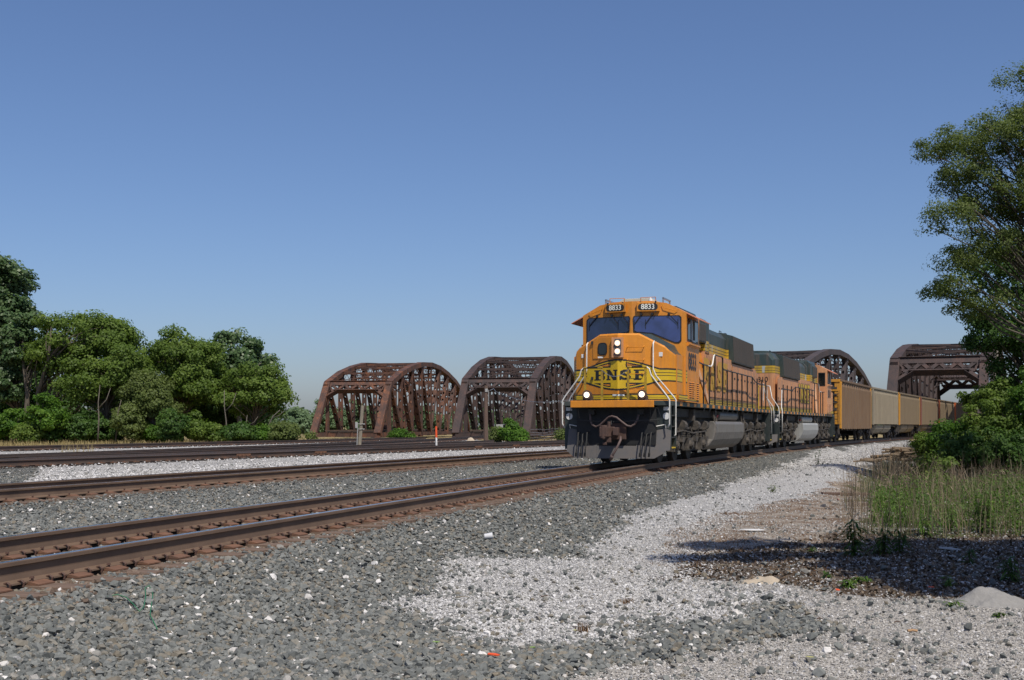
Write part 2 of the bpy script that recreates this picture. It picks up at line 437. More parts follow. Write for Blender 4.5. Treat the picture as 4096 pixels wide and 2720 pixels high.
def masks(x, y):
    """weights of white gravel, dark ballast, brown litter, green, tan far grass, fine grey-tan gravel"""
    xs = x + 0.30*vnoise(x, y, 1.3, 5) + 0.12*vnoise(x, y, 4.5, 6)
    ys = y + 0.45*vnoise(x, y, 1.1, 7) + 0.18*vnoise(x, y, 4.1, 8)
    l1 = lat_of(T1, xs, ys); l2 = lat_of(T2, xs, ys); l3 = lat_of(T3, xs, ys); l5 = lat_of(T5, xs, ys)
    white = pip(xs, ys, WHITE_P).astype(float)
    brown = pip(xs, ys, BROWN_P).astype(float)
    gravel = ((pip(xs, ys, GRAVEL_P) | pip(xs, ys, FILL_P)) & ~pip(xs, ys, TONGUE_P)).astype(float)
    grass = pip(xs, ys, GRASS_P).astype(float)*(0.5+0.5*vnoise(x, y, 0.6, 9) > 0.35)
    far_right = (l1 > 1.6 + 1.8*(1-sstep(62, 80, y))) & (y > 56) & (l1 < 12)
    mid = (l2 < -2.0) & (y < 118) & (l5 > -1.8)
    grey_left = (xs < -0.33*ys - 2.6) & (ys < 44)
    white = np.maximum(white, 0.85*(mid & ~grey_left)); white = np.maximum(white, 0.8*far_right)
    white = np.maximum(white, pip(xs, ys, STRIP_P)*1.0)
    tan = ((l5 < -1.6) & (y > 40)) | (y > 112)
    tan = tan & ~(pip(xs, ys, STRIP_P))
    rfar = (l1 > 9) & (y > 30)
    return white, brown*(~tan), grass, tan.astype(float), gravel, rfar.astype(float)

# ------------------------------------------------------------------ ground sheet
def make_ground():
    ys = [2.0]
    while ys[-1] < 150: ys.append(ys[-1] + max(0.035, 0.0045*ys[-1]))
    while ys[-1] < 4500: ys.append(ys[-1]*1.06)
    ys = np.array(ys)
    us = np.concatenate([np.linspace(-6, -0.62, 34)[:-1], np.linspace(-0.62, 0.62, 420), np.linspace(0.62, 6, 34)[1:]])
    Yg, Ug = np.meshgrid(ys, us, indexing='ij'); Xg = Ug*Yg
    Z = ground_z(Xg, Yg)
    Z = np.where(Yg > 170, Z[np.searchsorted(ys, 170), :].mean() - 0*Yg, Z) if False else Z
    nv = Xg.size; r, c = Xg.shape
    V = np.stack([Xg.ravel(), Yg.ravel(), Z.ravel()], 1)
    idx = np.arange(nv).reshape(r, c)
    Fq = np.stack([idx[:-1, :-1].ravel(), idx[:-1, 1:].ravel(), idx[1:, 1:].ravel(), idx[1:, :-1].ravel()], 1)
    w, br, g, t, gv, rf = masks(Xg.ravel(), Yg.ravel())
    xr, yr = Xg.ravel(), Yg.ravel(); lt = pip(xr + .35*vnoise(xr, yr, 1.5, 15) + .15*vnoise(xr, yr, 5, 16), yr + .5*vnoise(xr, yr, 1.3, 17) + .2*vnoise(xr, yr, 5, 18), SHADE_LITTER_P).astype(float)
    m, nt, N, L, b = nt_new('ground_cover')
    A = {}
    for nm in ('w_white', 'w_brown', 'w_green', 'w_tan', 'w_gravel', 'w_rfar', 'w_shade_litter'):
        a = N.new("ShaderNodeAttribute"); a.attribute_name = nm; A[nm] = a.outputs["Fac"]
    geo = N.new("ShaderNodeNewGeometry"); P = geo.outputs["Position"]
    def vor(sc):
        v = N.new("ShaderNodeTexVoronoi"); v.inputs["Scale"].default_value = sc; L.new(P, v.inputs["Vector"]); return v
    v1 = vor(26); v2 = vor(70); n1 = noise(N, L, 1.2, 6, 0.7, P); n2 = noise(N, L, 9, 5, 0.7, P)
    sep = N.new("ShaderNodeSeparateColor"); L.new(v1.outputs["Color"], sep.inputs[0])
    sep2 = N.new("ShaderNodeSeparateColor"); L.new(v2.outputs["Color"], sep2.inputs[0])
    dark = ramp(N, [(0.0, (0.055, 0.058, 0.056)), (0.6, (0.13, 0.132, 0.122)), (0.93, (0.19, 0.18, 0.155)), (0.97, (0.5, 0.48, 0.45))]); L.new(sep.outputs[0], dark.inputs[0])
    whit = ramp(N, [(0.0, (0.27, 0.262, 0.25)), (0.35, (0.43, 0.42, 0.40)), (1.0, (0.60, 0.59, 0.57))]); L.new(sep2.outputs[0], whit.inputs[0])
    whit2 = ramp(N, [(0.0, (0.24, 0.23, 0.22)), (0.4, (0.41, 0.395, 0.375)), (1.0, (0.58, 0.565, 0.545))]); L.new(sep.outputs[1], whit2.inputs[0])
    whm = mix(N, L, 0.5, whit.outputs[0], whit2.outputs[0])
    grv = ramp(N, [(0.0, (0.27, 0.255, 0.23)), (0.4, (0.39, 0.365, 0.33)), (1.0, (0.52, 0.485, 0.44))]); L.new(sep2.outputs[1], grv.inputs[0])
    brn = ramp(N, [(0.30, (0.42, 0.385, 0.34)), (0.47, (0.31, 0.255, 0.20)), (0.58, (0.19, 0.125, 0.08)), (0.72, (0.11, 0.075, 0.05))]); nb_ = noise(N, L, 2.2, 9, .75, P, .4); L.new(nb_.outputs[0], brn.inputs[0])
    grn = ramp(N, [(0.3, (0.05, 0.07, 0.02)), (0.7, (0.14, 0.14, 0.06))]); L.new(n2.outputs[0], grn.inputs[0])
    tn = ramp(N, [(0.3, (0.22, 0.17, 0.08)), (0.6, (0.36, 0.28, 0.14))]); L.new(n2.outputs[0], tn.inputs[0])
    c = mix(N, L, A['w_gravel'], dark.outputs[0], grv.outputs[0])
    c = mix(N, L, A['w_white'], c, whm)
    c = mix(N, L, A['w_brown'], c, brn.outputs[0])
    lit = ramp(N, [(0.28, (0.24, 0.20, 0.165)), (0.45, (0.125, 0.092, 0.066)), (0.7, (0.065, 0.048, 0.036))]); L.new(n2.outputs[0], lit.inputs[0])  # litter browns, taken darker to deepen the tree shade
    c = mix(N, L, A['w_shade_litter'], c, lit.outputs[0])
    c = mix(N, L, A['w_rfar'], c, grn.outputs[0])
    c = mix(N, L, A['w_green'], c, grn.outputs[0])
    c = mix(N, L, A['w_tan'], c, tn.outputs[0])
    vr = ramp(N, [(0.25, 0.82), (0.75, 1.1)]); L.new(n1.outputs[0], vr.inputs[0])
    c = mix(N, L, 1.0, c, vr.outputs[0], 'MULTIPLY')
    L.new(c, b.inputs["Base Color"]); b.inputs["Roughness"].default_value = 0.95; b.inputs["Specular IOR Level"].default_value = 0.2
    add = N.new("ShaderNodeMath"); add.operation = 'ADD'; L.new(v1.outputs["Distance"], add.inputs[0])
    sc_ = N.new("ShaderNodeMath"); sc_.operation = 'MULTIPLY'; sc_.inputs[1].default_value = 0.5; L.new(v2.outputs["Distance"], sc_.inputs[0]); L.new(sc_.outputs[0], add.inputs[1])
    bp = N.new("ShaderNodeBump"); bp.invert = True; bp.inputs["Strength"].default_value = 0.9; bp.inputs["Distance"].default_value = 0.035
    L.new(add.outputs[0], bp.inputs["Height"]); L.new(bp.outputs[0], b.inputs["Normal"])
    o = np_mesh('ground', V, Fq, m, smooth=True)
    for nm, arr in (('w_white', w), ('w_brown', br), ('w_green', g), ('w_tan', t), ('w_gravel', gv), ('w_rfar', rf), ('w_shade_litter', lt)):
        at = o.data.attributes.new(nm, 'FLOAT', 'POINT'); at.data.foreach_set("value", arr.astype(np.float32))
    tag(o, kind='structure')
    return o
make_ground()

# ------------------------------------------------------------------ stones (instanced crushed rock)
def rock_mesh(name, seed, npts=11, flat=0.65):
    r = random.Random(seed); bm = bmesh.new()
    for i in range(npts):
        v = Vector((r.gauss(0, 1), r.gauss(0, 1), r.gauss(0, 1))).normalized()
        bm.verts.new((v.x*0.5*r.uniform(.8, 1.15), v.y*0.5*r.uniform(0.6, 0.9), v.z*0.5*flat*r.uniform(.8, 1.1)))
    bmesh.ops.convex_hull(bm, input=bm.verts)
    for v in [v for v in bm.verts if not v.link_faces]: bm.verts.remove(v)
    me = bpy.data.meshes.new(name); bm.to_mesh(me); bm.free()
    return me

def stonemat(name, stops, rough=0.85):
    m, nt, N, L, b = nt_new(name)
    oi = N.new("ShaderNodeObjectInfo"); r = ramp(N, stops); L.new(oi.outputs["Random"], r.inputs[0])
    tc = N.new("ShaderNodeTexCoord"); n1 = noise(N, L, 3.0, 4, 0.7, tc.outputs["Object"])
    r2 = ramp(N, [(0.3, 0.78), (0.7, 1.18)]); L.new(n1.outputs[0], r2.inputs[0])
    L.new(mix(N, L, 1.0, r.outputs[0], r2.outputs[0], 'MULTIPLY'), b.inputs["Base Color"])
    b.inputs["Roughness"].default_value = rough; b.inputs["Specular IOR Level"].default_value = 0.3
    return m
M['stone_dark'] = stonemat('crushed_grey_stone', [(0.0, (0.092, 0.097, 0.092)), (0.35, (0.142, 0.148, 0.138)), (0.66, (0.20, 0.205, 0.19)), (0.88, (0.18, 0.155, 0.115)), (0.975, (0.26, 0.25, 0.225)), (0.980, (0.55, 0.52, 0.48)), (1.0, (0.66, 0.64, 0.61))])
M['stone_white'] = stonemat('crushed_pale_stone', [(0.0, (0.20, 0.195, 0.185)), (0.25, (0.36, 0.35, 0.33)), (0.7, (0.49, 0.475, 0.455)), (1.0, (0.66, 0.645, 0.625))])
M['stone_mix'] = stonemat('mixed_small_gravel', [(0.0, (0.19, 0.185, 0.175)), (0.3, (0.32, 0.30, 0.27)), (0.7, (0.43, 0.405, 0.365)), (1.0, (0.54, 0.51, 0.47))])

def scatter(name, P, S, variants, label=None, rot=None, kind='stuff', cat=None, pick=None):
    """one object whose points carry an instance each (geometry nodes)"""
    n = len(P)
    me = bpy.data.meshes.new(name); me.vertices.add(n); me.vertices.foreach_set("co", np.asarray(P, np.float32).ravel())
    a = me.attributes.new("scl", 'FLOAT_VECTOR', 'POINT')
    S = np.asarray(S, np.float32)
    if S.ndim == 1: S = np.stack([S, S, S], 1)
    a.data.foreach_set("vector", S.ravel())
    if rot is None: rot = np.stack([rng.normal(0, 0.35, n), rng.normal(0, 0.35, n), rng.random(n)*6.283], 1)
    a = me.attributes.new("rotv", 'FLOAT_VECTOR', 'POINT'); a.data.foreach_set("vector", np.asarray(rot, np.float32).ravel())
    a = me.attributes.new("pick", 'INT', 'POINT'); a.data.foreach_set("value", (rng.integers(0, len(variants), n) if pick is None else pick).astype(np.int32))
    o = link_mesh(name, me)
    col = bpy.data.collections.new(name + "_pieces")
    for i, vm in enumerate(variants):
        vo = bpy.data.objects.new("%s_piece" % name, vm); col.objects.link(vo)
    g = bpy.data.node_groups.new(name, 'GeometryNodeTree')
    g.interface.new_socket("Geometry", in_out='INPUT', socket_type='NodeSocketGeometry')
    g.interface.new_socket("Geometry", in_out='OUTPUT', socket_type='NodeSocketGeometry')
    N = g.nodes; L = g.links
    gi = N.new("NodeGroupInput"); go = N.new("NodeGroupOutput")
    ci = N.new("GeometryNodeCollectionInfo"); ci.inputs[0].default_value = col; ci.inputs["Separate Children"].default_value = True; ci.inputs["Reset Children"].default_value = True
    m2p = N.new("GeometryNodeMeshToPoints")
    ip = N.new("GeometryNodeInstanceOnPoints"); ip.inputs["Pick Instance"].default_value = True
    def named(nm, ty):
        x = N.new("GeometryNodeInputNamedAttribute"); x.data_type = ty; x.inputs[0].default_value = nm
        return x.outputs[0]
    e2r = N.new("FunctionNodeEulerToRotation")
    L.new(gi.outputs[0], m2p.inputs[0]); L.new(m2p.outputs[0], ip.inputs["Points"]); L.new(ci.outputs[0], ip.inputs["Instance"])
    L.new(named("pick", 'INT'), ip.inputs["Instance Index"]); L.new(named("rotv", 'FLOAT_VECTOR'), e2r.inputs[0])
    L.new(e2r.outputs[0], ip.inputs["Rotation"]); L.new(named("scl", 'FLOAT_VECTOR'), ip.inputs["Scale"]); L.new(ip.outputs[0], go.inputs[0])
    md = o.modifiers.new("scatter", 'NODES'); md.node_group = g
    tag(o, label, cat, kind=kind)
    return o

def field(n, y0, y1, u0, u1, power=1.0):
    """points with density falling with distance, over a wedge of ground wider than the view"""
    t = rng.random(n)
    if abs(power-1.0) < 1e-6: y = y0*(y1/y0)**t
    else: y = (y0**(1-power) + t*(y1**(1-power) - y0**(1-power)))**(1/(1-power))
    u = rng.uniform(u0, u1, n)
    return u*y, y
def on_rail(x, y, half=0.12):
    bad = np.zeros(x.shape, bool)
    for T in TRACKS[:4]:
        l = np.abs(lat_of(T, x, y)); bad |= (np.abs(l-0.755) < half)
    return bad

rocksD = [rock_mesh('crushed_stone', i, 10+i, 0.6+0.05*(i % 3)) for i in range(6)]
for m_ in rocksD: m_.materials.append(M['stone_dark'])
rocksR = [rock_mesh('rust_stained_stone', 60+i, 11, .65) for i in range(3)]
M['stone_rust'] = stonemat('rust_stained_stone', [(0.0, (0.085, 0.062, 0.046)), (0.5, (0.15, 0.105, 0.075)), (1.0, (0.21, 0.16, 0.12))])
for m_ in rocksR: m_.materials.append(M['stone_rust'])
rocksW = [rock_mesh('pale_stone', 20+i, 12, 0.7) for i in range(4)]
for m_ in rocksW: m_.materials.append(M['stone_white'])
rocksM = [rock_mesh('gravel_piece', 40+i, 10, 0.6) for i in range(4)]
for m_ in rocksM: m_.materials.append(M['stone_mix'])

def stones():
    # dark ballast: all the trackbed and the shoulder, thinning out on the white gravel
    x, y = field(420000, 6.2, 70, -0.50, 0.50, 1.35)
    w, br, g, t, gv, rf = masks(x + rng.normal(0, .03*y**.5, len(x)), y + rng.normal(0, .045*y**.6, len(x)))
    p = np.ones(len(x))
    p = np.where(w > 0.5, 0.055, p); p = np.where(br > 0.5, 0.03, p); p = np.where(gv > 0.5, 0.026, p); p = np.where((t > 0.5) | (rf > 0.5), 0, p)
    clump = 0.5+0.5*vnoise(x, y, 2.2, 21)
    p = np.where((w > 0.5) | (gv > 0.5), p*(0.3+1.9*clump**2), p)
    l1 = lat_of(T1, x, y); tie_band = (np.abs(l1) < 1.33)
    d_ = np.concatenate([[0], np.cumsum(np.hypot(np.diff(T1[:, 0]), np.diff(T1[:, 1])))])
    s0_ = np.interp(5.5, T1[:, 1], d_); sl_ = np.interp(y, T1[:, 1], np.gradient(T1[:, 0], T1[:, 1]))
    fr = (np.interp(y, T1[:, 1], d_) + (x - np.interp(y, T1[:, 1], T1[:, 0]))*np.sin(np.arctan(sl_)) - s0_)/.5
    on_tie = np.abs(fr - np.round(fr)) < .20
    p = np.where(tie_band & on_tie, p*np.where(np.abs(l1) > 1.0, .42, .12), p)
    k = (rng.random(len(x)) < p) & ~on_rail(x, y)
    x, y, l1, w = x[k], y[k], l1[k], w[k]
    s = rng.lognormal(math.log(0.045), 0.32, len(x)); s = np.clip(s, 0.02, 0.10)*(1+0.006*y)
    z = ground_z(x, y) + rng.uniform(-0.15, 0.38, len(x))*s
    z = np.where(np.abs(l1) < 1.3, np.minimum(z, -0.215 - 0.12*s + 0.02*rng.random(len(x))), z)
    al = np.abs(l1); l2_ = np.abs(lat_of(T2, x, y)); st = np.exp(-(np.minimum(np.abs(al-.95), np.abs(l2_-.95))/.33)**2)*.75 + .35*(al < .7)
    pk = np.where(rng.random(len(x)) < st, rng.integers(6, 9, len(x)), rng.integers(0, 6, len(x)))
    scatter('ballast_stone', np.stack([x, y, z], 1), s, rocksD + rocksR, pick=pk)
    # pale ballast between the second and third track, and the shoulder beyond the locomotives
    x, y = field(170000, 16, 120, -0.52, 0.46, 1.6)
    w, br, g, t, gv, rf = masks(x, y); l1 = lat_of(T1, x, y)
    k = (w > 0.5) & ((l1 < -3) | (y > 45)) & ~on_rail(x, y, 0.14) & (t < 0.5)
    x, y = x[k], y[k]; s = rng.uniform(0.05, 0.09, len(x))*(1+0.005*y); z = ground_z(x, y) + rng.uniform(-0.1, 0.3, len(x))*s
    scatter('pale_ballast', np.stack([x, y, z], 1), s, rocksW)
    # white chippings on the access strip
    x, y = field(230000, 7.5, 50, -0.12, 0.45, 1.3)
    w, br, g, t, gv, rf = masks(x + rng.normal(0, .12, len(x)), y + rng.normal(0, .35, len(x))); l1 = lat_of(T1, x, y)
    k = (l1 > 1.5) & (((w > 0.5)) | ((br > 0.5) & (rng.random(len(x)) < 0.05)) | ((gv > 0.5) & (rng.random(len(x)) < 0.10)))
    x, y = x[k], y[k]; s = np.clip(rng.lognormal(math.log(0.019), 0.35, len(x)), 0.010, 0.045)*(1+0.012*y); z = ground_z(x, y) + rng.uniform(-0.1, 0.3, len(x))*s
    scatter('white_gravel', np.stack([x, y, z], 1), s, rocksW)
    x, y = field(150000, 6.2, 20, -0.05, 0.48, 1.3)
    w, br, g, t, gv, rf = masks(x, y)
    k = (gv > 0.5) | ((br > 0.5) & (rng.random(len(x)) < 0.18))
    k &= ~(pip(x, y, SHADE_LITTER_P) & (rng.random(len(x)) < .8))
    x, y = x[k], y[k]; s = np.clip(rng.lognormal(math.log(0.013), 0.45, len(x)), 0.007, 0.04); z = ground_z(x, y) + rng.uniform(-0.1, 0.3, len(x))*s
    scatter('mixed_gravel', np.stack([x, y, z], 1), s, rocksM)
stones()

# ------------------------------------------------------------------ railway tracks
def sample_track(T, y0, y1, step):
    d = np.concatenate([[0], np.cumsum(np.hypot(np.diff(T[:, 0]), np.diff(T[:, 1])))])
    s0 = np.interp(y0, T[:, 1], d); s1 = np.interp(y1, T[:, 1], d)
    s = np.arange(s0, s1, step)
    X = np.interp(s, d, T[:, 0]); Y = np.interp(s, d, T[:, 1])
    a = np.arctan2(np.interp(s+0.5, d, T[:, 0])-np.interp(s-0.5, d, T[:, 0]), np.interp(s+0.5, d, T[:, 1])-np.interp(s-0.5, d, T[:, 1]))
    return X, Y, a
RP = [(-.034, 0), (.034, 0), (.0375, -.008), (.0375, -.036), (.012, -.047), (.009, -.11), (.016, -.152), (.074, -.172), (.076, -.186),
      (-.076, -.186), (-.074, -.172), (-.016, -.152), (-.009, -.11), (-.012, -.047), (-.0375, -.036), (-.0375, -.008)]
def make_rail(T, y0, y1, off, parent, top, step=1.0, zt=0.0, name='rail'):
    side = M['rail'] if top is M['railtop'] else M['rail_far']
    X, Y, a = sample_track(T, y0, y1, step)
    vs = []; n = len(RP)
    for x, y, h in zip(X, Y, a):
        for l, z in RP:
            o_ = off + l; vs.append((x + o_*math.cos(h), y - o_*math.sin(h), zt+z))
    mb = MB(); fs = []; mi = []
    for i in range(len(X)-1):
        for k in range(n):
            fs.append((i*n+k, i*n+(k+1) % n, (i+1)*n+(k+1) % n, (i+1)*n+k)); mi.append(1 if k in (0,) else 0)
    mb.v = vs; mb.f = [list(f) for f in fs]; mb.m = mi
    return mb.build(name, [side, top], parent)

def tie_plate_mesh():
    mb = MB()
    mb.prism([(-.19, -.10, 0), (-.19, .10, 0), (.19, .10, 0), (.19, -.10, 0)], (0, 0, .012))
    mb.hexa([(-.19, -.10, .012), (-.085, -.10, .012), (-.085, .10, .012), (-.19, .10, .012), (-.14, -.10, .022), (-.088, -.10, .030), (-.088, .10, .030), (-.14, .10, .022)])
    mb.hexa([(.085, -.10, .012), (.19, -.10, .012), (.19, .10, .012), (.085, .10, .012), (.088, -.10, .030), (.14, -.10, .022), (.14, .10, .022), (.088, .10, .030)])
    o = mb.build('tie_plate', M['plate']); return o
def spike_mesh():
    mb = MB()
    mb.box(-.008, .008, -.008, .008, 0, .035)
    mb.hexa([(-.014, -.014, .03), (.022, -.014, .03), (.022, .014, .03), (-.014, .014, .03), (-.01, -.01, .046), (.012, -.01, .046), (.012, .01, .046), (-.01, .01, .046)])
    return mb.build('spike', M['spike'])
def tie_mesh(i):
    r = random.Random(i); mb = MB()
    mb.box(-1.3, 1.3, -.115, .115, -.18, 0)
    for k in range(5):
        yy = r.uniform(-.09, .07); x0 = r.uniform(-1.3, .4)
        mb.box(x0, x0+r.uniform(.3, .9), yy, yy+.012, -.005, .006)
    return mb.build('tie', M['tie'], bevel=0.012)
def anchor_mesh():
    mb = MB(); mb.tube([(-.10, 0, -.015), (-.11, 0, .02), (-.085, 0, .035), (-.05, 0, .025)], .011, 5); mb.tube([(.10, 0, -.015), (.11, 0, .02), (.085, 0, .035), (.05, 0, .025)], .011, 5)
    return mb.build('rail_anchor', M['spike'])
PROT = [tie_plate_mesh(), spike_mesh(), [tie_mesh(i) for i in range(4)], anchor_mesh()]

def make_track(T, y0, y1, top, n_ties, n_plates, n_spike, ypl, spacing=0.50, n_anchor=0):
    tr = empty('railway_track', (0, 0, 0)); tag(tr, kind='structure')
    for off in (-.755, .755): make_rail(T, y0, y1, off, tr, top)
    X, Y, a = sample_track(T, ypl[0], ypl[1], spacing)
    dist = np.hypot(X, Y)
    order = np.argsort(dist)
    ties = 0; plates = 0; spikes = 0; anch = 0
    rest = MB(); rest_t = MB()
    tz = -.203
    for i in order:
        x, y, h = X[i], Y[i], a[i]; rz = -h + random.gauss(0, .008)
        if ties < n_ties:
            o = PROT[2][i % 4].copy(); COL.objects.link(o); o.parent = tr; o.location = (x, y, tz + random.uniform(-.008, 0)); o.rotation_euler = (0, 0, rz); ties += 1
        else:
            c, s = math.cos(rz), math.sin(rz)
            P = [(x + l*c - w*s, y + l*s + w*c) for l, w in ((-1.3, -.11), (1.3, -.11), (1.3, .11), (-1.3, .11))]
            rest_t.prism([(p[0], p[1], tz-.15) for p in P], (0, 0, .15))
        for sd in (-1, 1):
            px, py = x + sd*.755*math.cos(h), y - sd*.755*math.sin(h)
            if plates < n_plates:
                o = PROT[0].copy(); COL.objects.link(o); o.parent = tr; o.location = (px, py, tz); o.rotation_euler = (0, 0, -h); plates += 1
                if spikes + 2 <= n_spike:
                    for sx, sy, rr in ((-.092, .055*random.choice((-1, 1)), 0), (.092, .055*random.choice((-1, 1)), math.pi)):
                        q = PROT[1].copy(); COL.objects.link(q); q.parent = o; q.location = (sx, sy, .018 + random.uniform(0, .012)*(random.random() < .3)); q.rotation_euler = (0, 0, rr + random.gauss(0, .15)); spikes += 1
            else:
                c, s = math.cos(-h), math.sin(-h)
                P = [(px + l*c - w*s, py + l*s + w*c) for l, w in ((-.19, -.1), (.19, -.1), (.19, .1), (-.19, .1))]
                rest.prism([(p[0], p[1], tz) for p in P], (0, 0, .022))
                for l in (-.1, .1):
                    qx, qy = px + l*c, py + l*s
                    rest.box(qx-.02, qx+.02, qy-.02, qy+.02, tz+.02, tz+.05)
            if anch < n_anchor:
                for e in (-.17, .17):
                    q = PROT[3].copy(); COL.objects.link(q); q.parent = tr
                    q.location = (px + e*math.sin(h), py + e*math.cos(h), tz+.012); q.rotation_euler = (0, 0, -h); anch += 1
    if rest.v: tag(rest.build('tie_plate', M['plate'], tr), kind='stuff')
    if rest_t.v: tag(rest_t.build('tie', M['tie_far'], tr), kind='stuff')
    return tr
make_track(T1, 4, 170, M['railtop'], 130, 280, 280, (5.5, 120), n_anchor=280)
make_track(T2, 8, 85, M['railtop'], 60, 200, 120, (12, 80), spacing=.52, n_anchor=0)
make_track(T3, 16, 140, M['railtop_dull'], 0, 0, 0, (20, 130), spacing=.55)
make_track(T4, 20, 160, M['railtop_dull'], 0, 0, 0, (24, 150), spacing=.55)
make_track(T5, 30, 115, M['railtop_dull'], 0, 0, 0, (34, 112), spacing=.55)
def turnout():
    """closure rails, guard rails and joint bars of the turnout where the third and fourth tracks part"""
    tr = empty('turnout', (0, 0, 0)); tag(tr, kind='structure')
    for off in (-.55, .35, .62): make_rail(T3, 33, 58, off, tr, M['railtop_dull'], name='closure_rail')
    for q in (0.3, 0.62):
        P = np.stack([T3[:, 0]*(1-q) + np.interp(T3[:, 1], T4[:, 1], T4[:, 0])*q, T3[:, 1]], 1)
        make_rail(P, 40, 92, 0.0, tr, M['railtop_dull'], name='switch_rail')
    for yy, off in ((66.5, .755), (64, -.755), (71, .755), (52.5, .755), (47.6, .755), (58, -.755)):
        X, Y, a = sample_track(T3, yy, yy+.9, .3)
        mb = MB()
        for sd in (-1, 1):
            p = [(X[j] + (off+sd*.026)*math.cos(a[j]), Y[j] - (off+sd*.026)*math.sin(a[j]), -.095) for j in (0, -1)]
            mb.bar(p[0], p[1], .022, .10)
            for j in np.linspace(.08, .92, 4):
                c = Vector(p[0]).lerp(Vector(p[1]), j); d = Vector((math.cos(a[0]), -math.sin(a[0]), 0))*sd*.05
                mb.cyl(c, c+d, .02, 6)
        mb.build('joint_bar', M['plate'], tr)
turnout()
for p in (PROT[0], PROT[1], *PROT[2], PROT[3]): bpy.data.objects.remove(p)

# ------------------------------------------------------------------ truss bridges
def holed_plate(mb, a, b, w, lat, off, mi=0, cell=1.5, hole=(0.34, 0.70)):
    a = Vector(a)+off; b = Vector(b)+off; t = b-a; Ln = t.length; t.normalize(); lat = Vector(lat)
    n = max(1, int(Ln/cell)); c = Ln/n
    for i in range(n):
        s0 = i*c; sm = s0 + c/2
        def P(l, s): return a + lat*l + t*s
        W = w/2; hw, hh = hole[0]/2, hole[1]/2
        outer = [P(-W, s0), P(0, s0), P(W, s0), P(W, sm), P(W, s0+c), P(0, s0+c), P(-W, s0+c), P(-W, sm)]
        k = 0.45
        ring = [P(-hw, sm-hh*k), P(0, sm-hh), P(hw, sm-hh*k), P(hw, sm), P(hw, sm+hh*k), P(0, sm+hh), P(-hw, sm+hh*k), P(-hw, sm)]
        mb.add(outer + ring, [(j, (j+1) % 8, 8+(j+1) % 8, 8+j) for j in range(8)], mi)

def member(mb, a, b, w, d, holes=True, mi=0):
    a = Vector(a); b = Vector(b); t = (b-a).normalized(); lat = Vector((0, 1, 0)); n = t.cross(lat).normalized()
    if holes:
        for s in (-1, 1): holed_plate(mb, a, b, w, lat, n*(d/2*s), mi)
        for s in (-1, 1): mb.bar(a + lat*(s*(w/2-.02)), b + lat*(s*(w/2-.02)), .04, d+.02, up=n, mi=mi)
    else:
        mb.bar(a, b, w, d, up=n, mi=mi)

